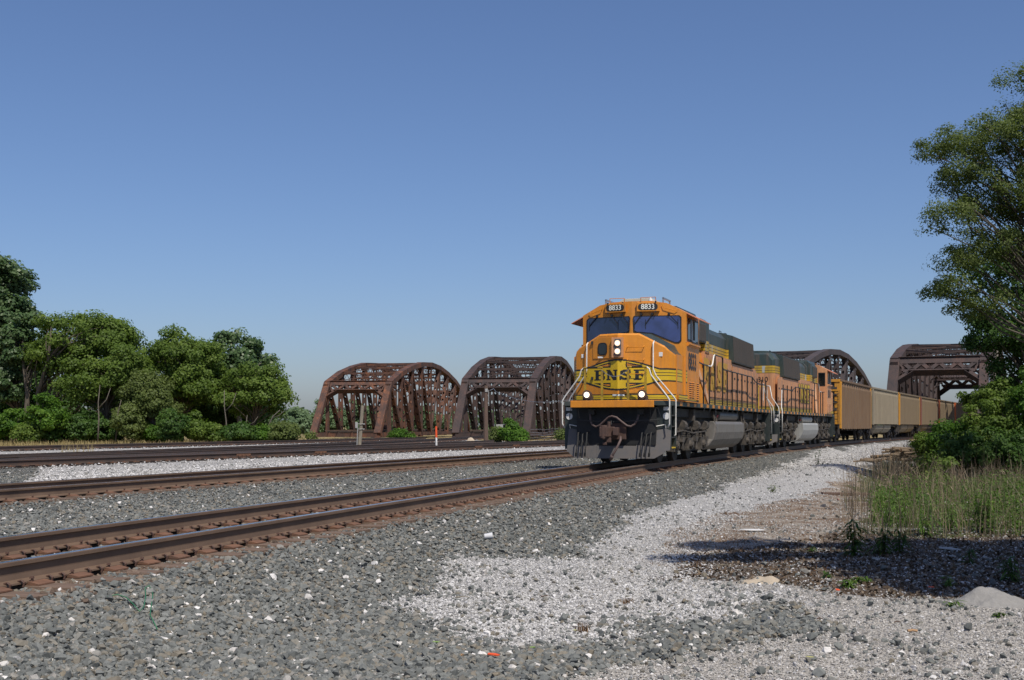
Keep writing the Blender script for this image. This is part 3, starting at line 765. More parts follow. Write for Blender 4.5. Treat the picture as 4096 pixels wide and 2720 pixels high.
def make_bridge(label, right_base, deg, W, hs, z0, panel, mat, lefty=None, group='truss bridges standing side by side'):
    th = R(deg); br = empty('truss_bridge', (right_base[0], right_base[1], 0), math.pi/2 - th)
    tag(br, label, 'bridge', group)
    def new(): return MB(flip=True)     # y = metres to the right of the right truss (negative towards the left truss)
    n = len(hs)+1; Lb = n*panel
    zl = z0 + 1.0                        # lower chord
    def U(i, y): return Vector((i*panel, y, zl + hs[i-1]))
    def Lw(i, y): return Vector((i*panel, y, zl))
    cw, cd = 1.1, 0.85
    for y in (0.0, -W):
        for a, b in ((Lw(0, y), U(1, y)), (U(n-1, y), Lw(n, y))):
            mb = new(); member(mb, a, b, cw, cd, False)
            d = (b-a); 
            mb.build('end_post', mat, br, bevel=0.03)
        for i in range(1, n-1):
            mb = new(); member(mb, U(i, y), U(i+1, y), cw, cd-.04, False)
            g = U(i+1, y); 
            mb.build('top_chord', mat, br)
        for i in range(1, n):
            mb = new(); g = U(i, y)
            mb.hexa([g+Vector(p) for p in ((-.75,-.40,-.95), (.75,-.40,-.95), (.75,.40,-.95), (-.75,.40,-.95), (-.95,-.40,-.1), (.95,-.40,-.1), (.95,.40,-.1), (-.95,.40,-.1))])
            mb.build('gusset_plate', mat, br)
        mb = new(); member(mb, Lw(0, y), Lw(n, y), .55, .55, False); mb.build('bottom_chord', mat, br)
        for i in range(1, n):
            mb = new(); member(mb, Lw(i, y), U(i, y)-Vector((0, 0, .5)), .74 if i not in (1, n-1) else .55, .46, i not in (1, n-1)); mb.build('vertical', mat, br)
        mid = n//2
        for i in range(1, n-1):
            if i < mid: a, b = U(i, y), Lw(i+1, y)
            else: a, b = U(i+1, y), Lw(i, y)
            mb = new(); t_ = (b-a).normalized(); member(mb, a+t_*.6, b-t_*.3, .70, .46, True); mb.build('diagonal', mat, br)
        for i in (0, n):
            mb = new(); p = Lw(i, y)
            mb.box(p.x-.55, p.x+.55, y-.45, y+.45, z0+.02, zl-.45); mb.box(p.x-.75, p.x+.75, y-.6, y+.6, z0-.15, z0+.02)
            mb.box(p.x-.18, p.x+.18, y-.5, y+.5, z0+.1, zl-.2)
            mb.build('bearing_shoe', mat, br)
    # portals
    for (La, Ub, sgn) in ((0, 1, 1), (n, n-1, -1)):
        top = U(Ub, 0); low = Lw(La, 0); t = (low-top).normalized()
        nrm = Vector((0, 1, 0)).cross(t).normalized()*(-.12)
        def PP(y, s, o=0): return Vector((top.x, y, top.z)) + t*s + nrm*o
        def plate(mb, pts):
            mb.prism([PP(y, s, -1) for y, s in pts], nrm*2)
        mb = new(); y0, y1 = -W+.37, -.37
        plate(mb, [(y0, -.32), (y1, -.32), (y1, .42), (y0, .42)])
        plate(mb, [(y0+.6, 1.30), (y1-.6, 1.30), (y1-.6, 1.72), (y0+.6, 1.72)])
        mb.bar(PP(y0, -.34, 0), PP(y1, -.34, 0), .75, .05, up=t)
        mb.bar(PP(y0+1.2, 1.74, 0), PP(y1-1.2, 1.74, 0), 1.0, .05, up=t)
        k = 8; c = (y1-y0-1.2)/k
        for j in range(k):
            ya = y0+.6+j*c; yb = ya+c
            sa, sb = (.42, 1.30) if j % 2 == 0 else (1.30, .42)
            plate(mb, [(ya-.24, sa), (ya+.36, sa), (yb+.24, sb), (yb-.36, sb)])
        for j in range(k+1):
            yy = y0+.6+j*c; s_ = 0.42 if j % 2 == 0 else 1.30
            g = .22 if s_ < 1 else -.22
            plate(mb, [(yy-.42, s_), (yy+.42, s_), (yy+.2, s_+g), (yy-.2, s_+g)])
        for yy, q in ((y0, 1), (y1, -1)):
            plate(mb, [(yy, 2.55), (yy+q*1.35, 1.30), (yy+q*1.75, 1.72), (yy, 3.25)])
            plate(mb, [(yy, .42), (yy+q*.25, .42), (yy+q*.65, 1.0), (yy+q*.65, 1.5), (yy+q*.45, 1.5), (yy+q*.45, 1.1)])
            mb.bar(PP(yy, 3.27, 0), PP(yy+q*1.75, 1.74, 0), .9, .05, up=t)
        mb.build('portal_frame', mat, br)
    # struts, sway frames and lateral crosses between the trusses
    for i in range(2, n-1):
        mb = new(); a = U(i, 0); 
        mb.bar((a.x, -W+.3, a.z), (a.x, -.3, a.z), .35, .35)
        h2 = 1.9; mb.bar((a.x, -W+.3, a.z-h2), (a.x, -.3, a.z-h2), .3, .28)
        k = 12; c = (W-.6)/k
        for j in range(k):
            ya = -W+.3+j*c
            mb.bar((a.x, ya, a.z-.1), (a.x, ya+c, a.z-h2), .07, .07); mb.bar((a.x, ya+c, a.z-.1), (a.x, ya, a.z-h2), .07, .07)
        for yy, q in ((-W, 1), (0, -1)): mb.bar((a.x, yy+q*.2, a.z-h2-1.5), (a.x, yy+q*1.8, a.z-h2), .16, .16)
        mb.build('sway_frame', mat, br)
    for i in range(1, n-1):
        for ya, yb in ((-W+.3, -.3), (-.3, -W+.3)):
            a = U(i, ya); b = U(i+1, yb); mb = new(); mb.bar(a+Vector((.2, 0, .26)), b+Vector((-.2, 0, .26)), .16, .12); mb.build('lateral_brace', mat, br)
    # floor: beams, stringers, ties
    mb = new()
    for i in range(0, n+1): mb.box(i*panel-.2, i*panel+.2, -W, 0, zl-.45, zl+.15)
    for yy in (-W*.32, -W*.68): 
        for e in (-.8, .8): mb.box(0, Lb, yy+e-.15, yy+e+.15, zl-.3, zl+.3)
    mb.build('floor_beams', mat, br)
    mb = new()
    for q in range(int(Lb/.55)): mb.box(q*.55, q*.55+.25, -W*.5-3.1, -W*.5+3.1, zl+.30, zl+.52)
    tag(mb.build('bridge_tie', M['bridge_deck'], br), kind='stuff')
    mb = new()
    for yy in (-W*.32, -W*.68):
        for e in (-.755, .755): mb.box(-2, Lb+2, yy+e-.035, yy+e+.035, zl+.52, zl+.70)
    mb.build('rail', M['rail'], br)
    for xx in (-.9, Lb+.2):
        mb = new(); mb.box(xx, xx+.7, -W-1.5, 1.5, z0-2.5, z0-.15); mb.build('abutment', M['concrete'], br)
    return br
HS = [7.9, 9.9, 11.3, 12.2, 12.5, 12.2, 11.3, 9.9, 7.9]
make_bridge('bright orange-rusted truss bridge, leftmost of the four, behind the leaning post', (-21.5, 188.0), 10, 10.7, [8.4, 10.4, 11.7, 12.6, 12.9, 12.6, 11.7, 10.4, 8.4], -1.25, 6.9, M['rust_orange'])
make_bridge('dark brown truss bridge right of the orange-rusted one, behind the bright green bush', (2.05, 169.0), 10, 10.4, [8.0, 10.1, 11.6, 12.5, 12.8, 12.5, 11.6, 10.1, 8.0], -1.15, 6.9, M['rust_dark'])
make_bridge('grey-brown truss bridge mostly hidden behind the second locomotive', (34.5, 150.0), 26.5, 10.4, HS, -1.1, 6.9, M['rust_grey'])
make_bridge('reddish truss bridge at the right that the coal train runs through', (49.4, 123.6), 24.6, 9.5, [8.4, 9.8, 10.7, 11.2, 11.4, 11.2, 10.7, 9.8, 8.4], -1.0, 6.4, M['rust_dark'])

# ------------------------------------------------------------------ raster decals (flat print laid 3-5 mm proud of a panel)
def pipnp(X, Y, poly):
    return pip(X, Y, poly)
def polyline_in(X, Y, pts, w):
    r = np.zeros(X.shape, bool)
    for (x1, y1), (x2, y2) in zip(pts[:-1], pts[1:]):
        dx, dy = x2-x1, y2-y1; t = np.clip(((X-x1)*dx + (Y-y1)*dy)/(dx*dx+dy*dy), 0, 1)
        r |= (X-x1-t*dx)**2 + (Y-y1-t*dy)**2 < (w/2)**2
    return r
def glyph(ch, X, Y):
    """slab-serif capitals in a unit box"""
    bx = lambda a, b, c, d: (X >= a) & (X <= b) & (Y >= c) & (Y <= d)
    if ch == 'B':
        o = pipnp(X, Y, [(0,0),(.70,0),(.9,.05),(1,.2),(.98,.38),(.86,.5),(.95,.62),(.96,.8),(.86,.95),(.68,1),(0,1),(0,.86),(.12,.86),(.12,.14),(0,.14)])
        h = pipnp(X, Y, [(.42,.14),(.6,.14),(.68,.22),(.68,.34),(.6,.42),(.42,.42)]) | pipnp(X, Y, [(.42,.58),(.58,.58),(.65,.66),(.65,.78),(.58,.86),(.42,.86)])
        return o & ~h
    if ch == 'N':
        return bx(.08,.28,0,1) | bx(.72,.92,0,1) | pipnp(X, Y, [(0,1),(.34,1),(.92,0),(.62,0)]) | bx(0,.38,0,.14) | bx(0,.25,.86,1) | bx(.62,1,.86,1)
    if ch == 'S':
        s = polyline_in(X, Y, [(.80,.74),(.66,.87),(.4,.88),(.21,.78),(.22,.62),(.45,.53),(.68,.44),(.80,.3),(.70,.15),(.45,.11),(.25,.17),(.16,.3)], .23)
        return s | bx(.76,.9,.66,1) | bx(.06,.2,0,.36)
    if ch == 'F':
        return bx(.12,.40,0,1) | bx(0,.94,.86,1) | bx(.4,.66,.44,.58) | bx(0,.56,0,.14) | bx(0,.12,.86,1) | bx(.8,.94,.66,1) | bx(.58,.70,.34,.68)
    return np.zeros(X.shape, bool)
def word(text, X, Y, x0, x1, y0, y1, gap=.12):
    n = len(text); w = (x1-x0)/(n + gap*(n-1)); r = np.zeros(X.shape, bool)
    for i, ch in enumerate(text):
        a = x0 + i*w*(1+gap); gx = (X-a)/w; gy = (Y-y0)/(y1-y0)
        r |= glyph(ch, gx, gy) & (gx > -.01) & (gx < 1.01) & (gy >= 0) & (gy <= 1)
    return r

def decal(name, fn, a0, a1, z0, z1, cell, surf, mats, parent, flip=True):
    """fn(A,Z) gives a material index or -1 on a grid; runs of equal cells in a column become one quad; surf(a,z) places it"""
    na = int(round((a1-a0)/cell)); nz = int(round((z1-z0)/cell)); da = (a1-a0)/na; dz = (z1-z0)/nz
    A, Z = np.meshgrid(a0+(np.arange(na)+.5)*da, z0+(np.arange(nz)+.5)*dz, indexing='ij')
    I = fn(A, Z).astype(int); mb = MB(flip=flip)
    for i in range(na):
        row = I[i]; j = 0
        while j < nz:
            if row[j] < 0: j += 1; continue
            k = j
            while k < nz and row[k] == row[j]: k += 1
            b0, b1 = a0+i*da, a0+(i+1)*da; c0, c1 = z0+j*dz, z0+k*dz
            mb.add([surf(b0, c0), surf(b1, c0), surf(b1, c1), surf(b0, c1)], [(0, 1, 2, 3)], int(row[j])); j = k
    return mb.build(name, mats, parent, recalc=False)

_fonts = {}
def text_mesh(name, body, size, mat, parent, origin, xdir, updir, bold=0.0, extrude=.002, sx=1.0):
    """lettering from Blender's built-in font, laid out from origin along xdir"""
    cu = bpy.data.curves.new(name, 'FONT'); cu.body = body; cu.size = size; cu.extrude = extrude; cu.offset = bold; cu.align_x = 'CENTER'; cu.align_y = 'CENTER'; cu.resolution_u = 3
    tmp = bpy.data.objects.new(name, cu); COL.objects.link(tmp)
    dg = bpy.context.evaluated_depsgraph_get(); dg.update()
    me = bpy.data.meshes.new_from_object(tmp.evaluated_get(dg)); bpy.data.objects.remove(tmp)
    x = Vector(xdir).normalized(); u = Vector(updir).normalized(); n = x.cross(u).normalized()
    mt = Matrix((( x.x*sx, u.x, n.x, origin[0]), (x.y*sx, u.y, n.y, origin[1]), (x.z*sx, u.z, n.z, origin[2]), (0, 0, 0, 1)))
    me.transform(mt); me.materials.clear(); me.materials.append(mat); me.name = name
    return link_mesh(name, me, parent)

# ------------------------------------------------------------------ diesel locomotive
# local frame: x = metres back from the front coupler face, y (given as r) = metres to the right seen from the front, z = height above the rail
def hood_mat(name, worn):
    m, nt, N, L, b = nt_new(name)
    tc = N.new("ShaderNodeTexCoord"); sep = N.new("ShaderNodeSeparateXYZ"); L.new(tc.outputs["Object"], sep.inputs[0])
    mr = N.new("ShaderNodeMapRange"); mr.inputs[1].default_value = 1.75; mr.inputs[2].default_value = 4.95; L.new(sep.outputs[2], mr.inputs[0])
    q = lambda z: (z-1.75)/3.2
    org = (0.58, 0.275, 0.125) if worn else ORANGE
    yl = (0.52, 0.33, 0.02)
    r = ramp(N, [(0, org), (q(1.80), BLACK), (q(1.825), yl), (q(1.875), BLACK), (q(1.895), yl), (q(1.94), BLACK), (q(1.965), yl), (q(2.0), BLACK), (q(2.02), org),
                 (q(3.60), BLACK), (q(3.625), yl), (q(3.72), BLACK), (q(3.745), yl), (q(3.83), BLACK), (q(3.855), yl), (q(3.96), BLACK), (q(3.98), GREEN)], 'CONSTANT')
    L.new(mr.outputs[0], r.inputs[0])
    mp = N.new("ShaderNodeMapping"); L.new(tc.outputs["Object"], mp.inputs[0]); mp.inputs["Scale"].default_value = (1, 1, .15)
    n1 = noise(N, L, 5.0, 6, .7, mp.outputs[0], .3); f = ramp(N, [(.45, 0), (.75, .7)]); L.new(n1.outputs[0], f.inputs[0])
    c = mix(N, L, f.outputs[0], r.outputs[0], (.15, .10, .075))
    n2 = noise(N, L, 1.1, 4, .6, tc.outputs["Object"]); f2 = ramp(N, [(.3, .85), (.7, 1.08)]); L.new(n2.outputs[0], f2.inputs[0])
    c = mix(N, L, 1.0, c, f2.outputs[0], 'MULTIPLY')
    # peeled patches on the upper stripes
    n3 = noise(N, L, 2.3, 3, .6, mp.outputs[0]); f3 = ramp(N, [(.58, 0), (.62, 1)]); L.new(n3.outputs[0], f3.inputs[0])
    z1 = N.new("ShaderNodeMath"); z1.operation = 'GREATER_THAN'; z1.inputs[1].default_value = 3.63; L.new(sep.outputs[2], z1.inputs[0])
    z2 = N.new("ShaderNodeMath"); z2.operation = 'LESS_THAN'; z2.inputs[1].default_value = 3.95; L.new(sep.outputs[2], z2.inputs[0])
    mm = N.new("ShaderNodeMath"); mm.operation = 'MULTIPLY'; L.new(z1.outputs[0], mm.inputs[0]); L.new(z2.outputs[0], mm.inputs[1])
    m2 = N.new("ShaderNodeMath"); m2.operation = 'MULTIPLY'; L.new(mm.outputs[0], m2.inputs[0]); L.new(f3.outputs[0], m2.inputs[1])
    c = mix(N, L, m2.outputs[0], c, (.38, .39, .38))
    L.new(c, b.inputs["Base Color"]); b.inputs["Roughness"].default_value = .5
    return m
M['sunshade'] = pbr('red_orange_sunshade', (.62,.20,.08), .5, dirt=(.6,.35,.28), dirt_amt=.5)
M['pale_orange'] = pbr('sun_bleached_orange', (.62,.36,.20), .6, dirt=(.4,.22,.12), dirt_amt=.4)
M['number_black'] = pbr('number_black', (.035,.028,.03), .5)
M['faded_lettering'] = pbr('faded_yellow_lettering', (.50,.30,.04), .6, dirt=(.56,.22,.06), dirt_amt=1.0, scale=2.0, streak=True)
M['hood'] = hood_mat('striped_hood_paint', True)
def sill_mat():
    m, nt, N, L, b = nt_new('sill_paint')
    tc = N.new("ShaderNodeTexCoord"); sep = N.new("ShaderNodeSeparateXYZ"); L.new(tc.outputs["Object"], sep.inputs[0])
    n2 = noise(N, L, 1.5, 4, .6, tc.outputs["Object"]); f = ramp(N, [(.4, 0), (.75, .6)]); L.new(n2.outputs[0], f.inputs[0])
    c = mix(N, L, f.outputs[0], GREEN, (.09, .08, .07)); L.new(c, b.inputs["Base Color"]); b.inputs["Roughness"].default_value = .55
    return m
M['sill'] = sill_mat()

NOSE = [(-1.52, 1.82), (-1.36, 1.45), (0, 1.0), (1.36, 1.45), (1.52, 1.82)]
def nose_s(r, d=0.0):
    a = abs(r)
    s = 1.0 + .45*a/1.36 if a <= 1.36 else 1.45 + .37*(a-1.36)/.16
    return s - d
def nose_top(r):
    a = abs(r)
    return 3.72 if a < .58 else (3.72 - .36*(a-.58)/.68 if a < 1.26 else 3.36 - .26*(a-1.26)/.26)

def band_fn(Rr, Z):
    """flag band on the nose: black-edged yellow band with the four slab letters and the inner lozenges"""
    a = np.abs(Rr); out = np.full(Rr.shape, -1)
    c = np.cos(np.clip(a/1.16, 0, 1)*math.pi/2)
    zt = 2.70 + .265*c**1.15; zb = 2.365 - .245*c**1.15
    inb = (Z < zt) & (Z > zb); out[inb] = 1
    edge = (np.abs(Z-zt) < .024) | (np.abs(Z-zb) < .024); out[edge] = 0
    # lozenges above and below the letters
    for s in (1, -1):
        base = 2.752 if s > 0 else 2.312
        lim = (zt - .055) if s > 0 else (zb + .055)
        zz = (Z-base)*s; hh = (lim-base)*s
        ok = (a > .22) & (a < .86) & (zz > 0) & (zz < hh)
        inn = (a > .25) & (a < .80) & (zz > .034) & (zz < hh-.034)
        out[ok] = 0; out[inn] = 2
    out[word('BNSF', Rr, Z, -.76, .79, 2.385, 2.687, .10)] = 0
    pin = (a > 1.0) & inb & ((np.abs(Z-2.60) < .010) | (np.abs(Z-2.515) < .010)); out[pin] = 0
    for zc in (2.60, 2.515): out[((a-1.02)**2 + (Z-zc)**2) < .024**2] = 0
    # lower stripe
    lo = (Z > 1.835) & (Z < 1.985); out[lo] = 1
    for zc, w in ((1.975, .012), (1.895, .009), (1.838, .010)): out[np.abs(Z-zc) < w] = 0
    return out

def grate(mb, x0, x1, r0, r1, z, n=6, mi=0):
    for i in range(n): mb.box(x0+(x1-x0)*i/n, x0+(x1-x0)*(i+.6)/n, r0, r1, z, z+.02, mi)

def build_loco(number, label, faded=False, back=False, tankmat='tank'):
    root = empty('locomotive'); tag(root, label, 'locomotive', 'orange locomotives leading the coal train')
    NB = lambda: MB(flip=True)
    def B(mb, name, mats, **k): return mb.build(name, mats if isinstance(mats, (list, tuple)) and not isinstance(mats, str) else M[mats], root if 'parent' not in k else k.pop('parent'), **k)
    org = 'orange_worn' if faded else 'orange'
    # --- underframe and deck
    m = NB(); m.box(.98, 21.57, -1.1, 1.1, 1.15, 1.62); m.box(2.0, 20.6, -1.25, 1.25, 1.35, 1.60); B(m, 'underframe', 'under')
    for a_, b_ in ((.80, .97), (21.58, 21.75)):
        m = NB(); m.box(a_, b_, -1.15, 1.15, .55, 1.6); B(m, 'pilot_plate', 'pilot')
    m = NB(); m.box(.80, 21.75, -1.52, 1.52, 1.655, 1.79); m.box(.42, .80, -1.19, 1.19, 1.66, 1.788); B(m, 'deck', 'sill', bevel=.01)
    m = NB(); m.box(.34, .42, -1.2, 1.2, 1.60, 1.795); o = B(m, 'end_sill', org, bevel=.012)
    m = NB(); m.box(21.75, 21.93, -1.2, 1.2, 1.61, 1.79); B(m, 'end_sill', org, bevel=.012)
    m = NB()
    for i, x in enumerate(np.arange(2.3, 21.2, 1.03)):
        for r in (-1, 1): m.box(x, x+.34, r*1.52, r*1.526, 1.672, 1.772, 0)
    tag(B(m, 'reflector_strip', [M['orange']]), None)
    # --- step wells, four corners
    for x0, x1, sx in ((.97, 1.62, 1), (20.93, 21.58, -1)):
        for r in (-1, 1):
            m = NB()
            m.box(x0, x0+.04, r*1.16, r*1.56, .42, 1.66); m.box(x1-.04, x1, r*1.16, r*1.56, .42, 1.66); m.box(x0, x1, r*1.12, r*1.16, .42, 1.66)
            w = B(m, 'step_well', 'wellgreen')
            for k, z in enumerate((.45, .74, 1.05, 1.36)):
                mm = NB(); mm.box(x0+.04, x1-.04, r*1.18, r*1.55, z, z+.035); mm.build('step', M['under'] if k else M['yellow'], w)
            xx = x0 if sx > 0 else x1
            mm = NB(); c = (xx - sx*.006, r*1.42, 1.36); mm.cyl(c, (c[0]-sx*.012, c[1], c[2]), .10, 10); mm.build('round_sticker', M['label'], w)
            mm = NB(); mm.box(xx-.012, xx+.012, min(r*1.34, r*1.52), max(r*1.34, r*1.52), 1.52, 1.62); mm.build('warning_sticker', M['label'], w)
    # --- snow plow
    for s_, sg in (((lambda a: .78 + .08*abs(a)), 1), ((lambda a: 22.10 - .22*abs(a)), -1)):
        if sg < 0: poly = [(-1.5,.40),(-1.5,.70),(1.5,.70),(1.5,.40),(1.1,.2),(0,.18),(-1.1,.2)]
        m = NB(); T = .03*sg
        def P(r, z): return (s_(r) + sg*(-.10 + .22*max(0, z-.2)) , r, z)
        def pl(pts):
            a = [P(r, z) for r, z in pts]; m.prism(a, (T, 0, 0))
        if sg > 0:
            pl([(-1.46,.37),(-1.20,.165),(-.55,.165),(-.55,.525),(-.60,.89),(-1.44,1.02)])
            pl([(-.55,.165),(0,.165),(0,.525),(-.55,.525)]); pl([(0,.165),(.60,.165),(.60,.525),(0,.525)])
            pl([(.60,.165),(1.12,.17),(1.40,.33),(1.40,.385),(1.55,.40),(1.555,1.03),(.59,.90),(.60,.525)])
        else:
            pl([(-1.5,.40),(-1.1,.2),(0,.18),(0,.62),(-1.5,.70)]); pl([(0,.18),(1.1,.2),(1.5,.40),(1.5,.70),(0,.62)])
        pw = B(m, 'plow', 'plow')
        if sg > 0:
            for r in (-1, 1):
                mm = NB()
                p = [(.98, r*1.40, 1.02), (.92, r*1.40, 1.12), (.88, r*.97, 1.04), (.93, r*.95, .96)]
                mm.tube(p, .016, 6); mm.build('plow_handle', M['white'], pw)
    # --- coupler, hoses, lever
    for x0, sx in ((0.0, 1), (22.55, -1)):
        m = NB()
        X = lambda v: x0 + sx*v
        def bb(a, b, *k): m.box(min(X(a), X(b)), max(X(a), X(b)), *k)
        m.loft([[(X(.02), -.26, .78), (X(.02), -.06, .78), (X(.02), -.04, 1.06), (X(.02), -.26, 1.06)], [(X(.30), -.24, .78), (X(.30), .12, .78), (X(.30), .12, 1.06), (X(.30), -.24, 1.06)]])
        m.cyl((X(.12), -.16, .74), (X(.12), -.16, 1.10), .11, 10); bb(.28, .95, -.13, .13, .80, 1.04); bb(.10, .32, .10, .24, .82, 1.04)
        bb(.62, .72, -.34, .34, .70, 1.16); m.cyl((X(.16), -.02, 1.04), (X(.16), -.02, 1.20), .05, 8); bb(.14, .24, -.10, .04, .62, .76); bb(.12, .2, -.2, -.08, .55, .63)
        B(m, 'coupler', 'coupler', bevel=.015)
        m = NB(); pts = [(.20, .30, .78), (.10, .33, .70), (.02, .28, .55), (-.02, .20, .38), (.0, .10, .24), (.06, .05, .14)]
        m.tube([(X(a), b, c) for a, b, c in pts], .035, 8); m.cyl((X(.0), .12, .27), (X(.03), .07, .17), .05, 8)
        B(m, 'brake_hose', 'rubber', smooth=True)
        for r in (-1, 1):
            for k in range(3):
                rr = r*(.80 + .13*k) + .0
                m = NB(); top = .92 if k != 1 else .88
                m.tube([(X(.85), rr, top), (X(.64), rr, top-.04), (X(.58), rr-.01*r, top-.25), (X(.54), rr-.02, .42), (X(.56), rr-.03, .30)], .019, 6)
                m.cyl((X(.55), rr-.03, .33), (X(.58), rr-.05, .22), .036, 6)
                B(m, 'control_hose', 'under')
        if sx > 0:
            pts = [(-.73,1.42),(-.72,1.24),(-.67,1.12),(-.55,1.055),(-.42,1.10),(-.28,1.22),(-.15,1.335),(-.05,1.36),(.08,1.32),(.22,1.20),(.36,1.09),(.47,1.065),(.57,1.13),(.64,1.25),(.68,1.40)]
            m = NB(); m.tube([(.46 + .16*abs(a)/.7, a+.03, z) for a, z in pts], .032, 8); B(m, 'jumper_cable', 'rubber', smooth=True)
            m = NB()
            for r in (-.68, .74):
                mq = NB(); mq.box(.66, .80, r-.09, r+.09, 1.40, 1.56); B(mq, 'cable_socket', 'under')
            m.tube([(.60, -.05, 1.36), (.66, -.05, 1.47)], .012, 4); m.tube([(.66, -.05, 1.44), (.60, .42, 1.20)], .012, 4)
            B(m, 'lift_rod', 'under')
            m = NB(); m.tube([(.64, -1.30, 1.22), (.60, -1.28, 1.26), (.58, -.30, 1.20), (.50, -.05, 1.22), (.45, -.03, 1.12)], .014, 5)
            m.tube([(.64, 1.30, 1.22), (.60, 1.28, 1.26), (.56, .10, 1.20), (.50, .0, 1.20)], .014, 5); B(m, 'uncoupling_lever', 'under')
            for r in (-1, 1):
                m = NB(); p = [(.66, r*1.02, 1.30), (.60, r*1.06, 1.58), (.60, r*1.26, 1.58), (.66, r*1.33, 1.30)]
                m.tube(p, .014, 5); B(m, 'step_handle', 'black')
    # --- nose
    ztop = 3.72
    m = NB(); rs = [-1.52, -1.36, -1.26, -.58, 0, .58, 1.26, 1.36, 1.52]
    vs = []; fs = []
    for r in rs: vs += [(nose_s(r), r, 1.79), (nose_s(r), r, nose_top(r)-.05), (nose_s(r)+.05, r, nose_top(r)), (2.9, r, min(nose_top(r)+ (.10 if abs(r) < 1.3 else 0), 3.85)), ]
    n = len(rs)
    for i in range(n-1):
        for k in range(3): fs.append((i*4+k, (i+1)*4+k, (i+1)*4+k+1, i*4+k+1))
    m.add(vs, fs[0::1], 0)
    for q in range(len(m.f)):
        if q % 3 == 2: m.m[q] = 1
    for i in (0, n-1): m.add([vs[i*4], vs[i*4+1], vs[i*4+2], vs[i*4+3], (2.9, rs[i], 1.79)], [(0, 1, 2, 3, 4)], 0)
    B(m, 'nose', [M[org], M['green'] if not faded else M['orange']])
    if not back:
        decal('nose_lettering', band_fn, -1.515, 1.515, 1.80, 3.02, .0101, lambda r, z: (nose_s(r, .004), r, z), [M['black'], M['yellow'], M['orange']], root)
        # door with its rounded window on the left of the nose
        m = NB(); dp = [(-.80, 3.02), (-.80, 3.50), (-.60, 3.62), (-.165, 3.62), (-.165, 3.02)]
        m.prism([(nose_s(r, .003), r, z) for r, z in dp], (-.016, 0, 0)); d = B(m, 'nose_door', org, bevel=.004)
        def rr(cx, cz, w, h, rad, n=5):
            out = []
            for sx_, sz_, a0 in ((1, 1, 0), (-1, 1, 90), (-1, -1, 180), (1, -1, 270)):
                for k in range(n): a = R(a0 + 90*k/(n-1)); out.append((cx + sx_*(w/2-rad) + rad*math.cos(a), cz + sz_*(h/2-rad) + rad*math.sin(a)))
            return out
        mm = NB(); mm.prism([(nose_s(-.5, .02)+ (abs(r)-.5)*.33, r, z) for r, z in rr(-.48, 3.29, .30, .36, .10)], (-.022, 0, 0)); mm.build('window_gasket', M['black'], d)
        mm = NB(); mm.prism([(nose_s(-.5, .043)+ (abs(r)-.5)*.33, r, z) for r, z in rr(-.48, 3.29, .24, .30, .08)], (-.004, 0, 0)); mm.build('pane', M['darkglass'], d)
        mm = NB(); mm.box(nose_s(-.5, .03), nose_s(-.5, .02), -.62, -.34, 3.03, 3.075); mm.build('door_label', M['label'], d)
        mm = NB()
        for z in (3.48, 2.45): mm.box(nose_s(-.82, .045), nose_s(-.82, .0), -.85, -.79, z-.04, z+.05)
        mm.build('hinge', M['under'], d)
        # twin headlamp in its recess
        m = NB(); m.box(.955, 1.06, -.165, .165, 3.03, 3.60); h = B(m, 'headlamp_recess', 'orange_worn')
        mm = NB(); mm.prism([(.952, r, z) for r, z in rr(.02, 3.32, .20, .47, .05)], (-.018, 0, 0)); mm.build('headlamp_housing', M['plow'], h)
        for z in (3.435, 3.20):
            mm = NB(); mm.cyl((.935, .02, z), (.905, .02, z), .088, 16, 0, .092); mm.build('lamp_rim', M['silver'], h)
            mm = NB(); mm.cyl((.904, .02, z), (.898, .02, z), .078, 16); mm.build('lamp', M['lampglass'], h)
            mm = NB(); mm.cyl((.897, .02, z), (.893, .02, z), .045, 12); mm.build('bulb', M['lamp'], h)
        # ditch lights
        for r in (-.80, .80):
            m = NB(); m.cyl((.62, r, 1.965), (.82, r, 1.965), .135, 14, 0, .11); m.box(.66, .85, r-.13, r+.13, 1.79, 1.93); dl = B(m, 'ditch_light', 'coupler')
            mm = NB(); mm.cyl((.615, r, 1.965), (.600, r, 1.965), .078, 16); mm.build('lamp', M['lamp'], dl)
        # stickers
        m = NB(); m.box(nose_s(1.15, .012), nose_s(1.15, .004), 1.06, 1.22, 3.06, 3.18); B(m, 'sticker', 'label')
        m = NB(); m.box(nose_s(1.15, .012), nose_s(1.15, .004), -1.18, -1.05, 3.06, 3.17); B(m, 'sticker', 'label')
        m = NB(); m.add([(nose_s(0,.012), -.01, 1.935), (nose_s(.16,.012), -.16, 1.935), (nose_s(.16,.012), -.16, 1.985), (nose_s(0,.012), -.01, 1.985)], [(0,1,2,3)]); m.add([(nose_s(0,.012), .01, 1.935), (nose_s(.16,.012), .2, 1.935), (nose_s(.16,.012), .2, 1.985), (nose_s(0,.012), .01, 1.985)], [(0,1,2,3)]); B(m, 'white_plate', 'label')
        # grab irons
        for z, r0, r1 in ((3.32, .28, .72), (2.95, .28, .72), (2.56, .28, .72), (2.15, .28, .72)):
            m = NB(); s0 = nose_s(.3); m.tube([(nose_s(r0), r0, z+.05), (nose_s(r0, .09), r0, z), (nose_s(r1, .09), r1, z), (nose_s(r1), r1, z+.05)], .012, 5); B(m, 'grab_iron', org)
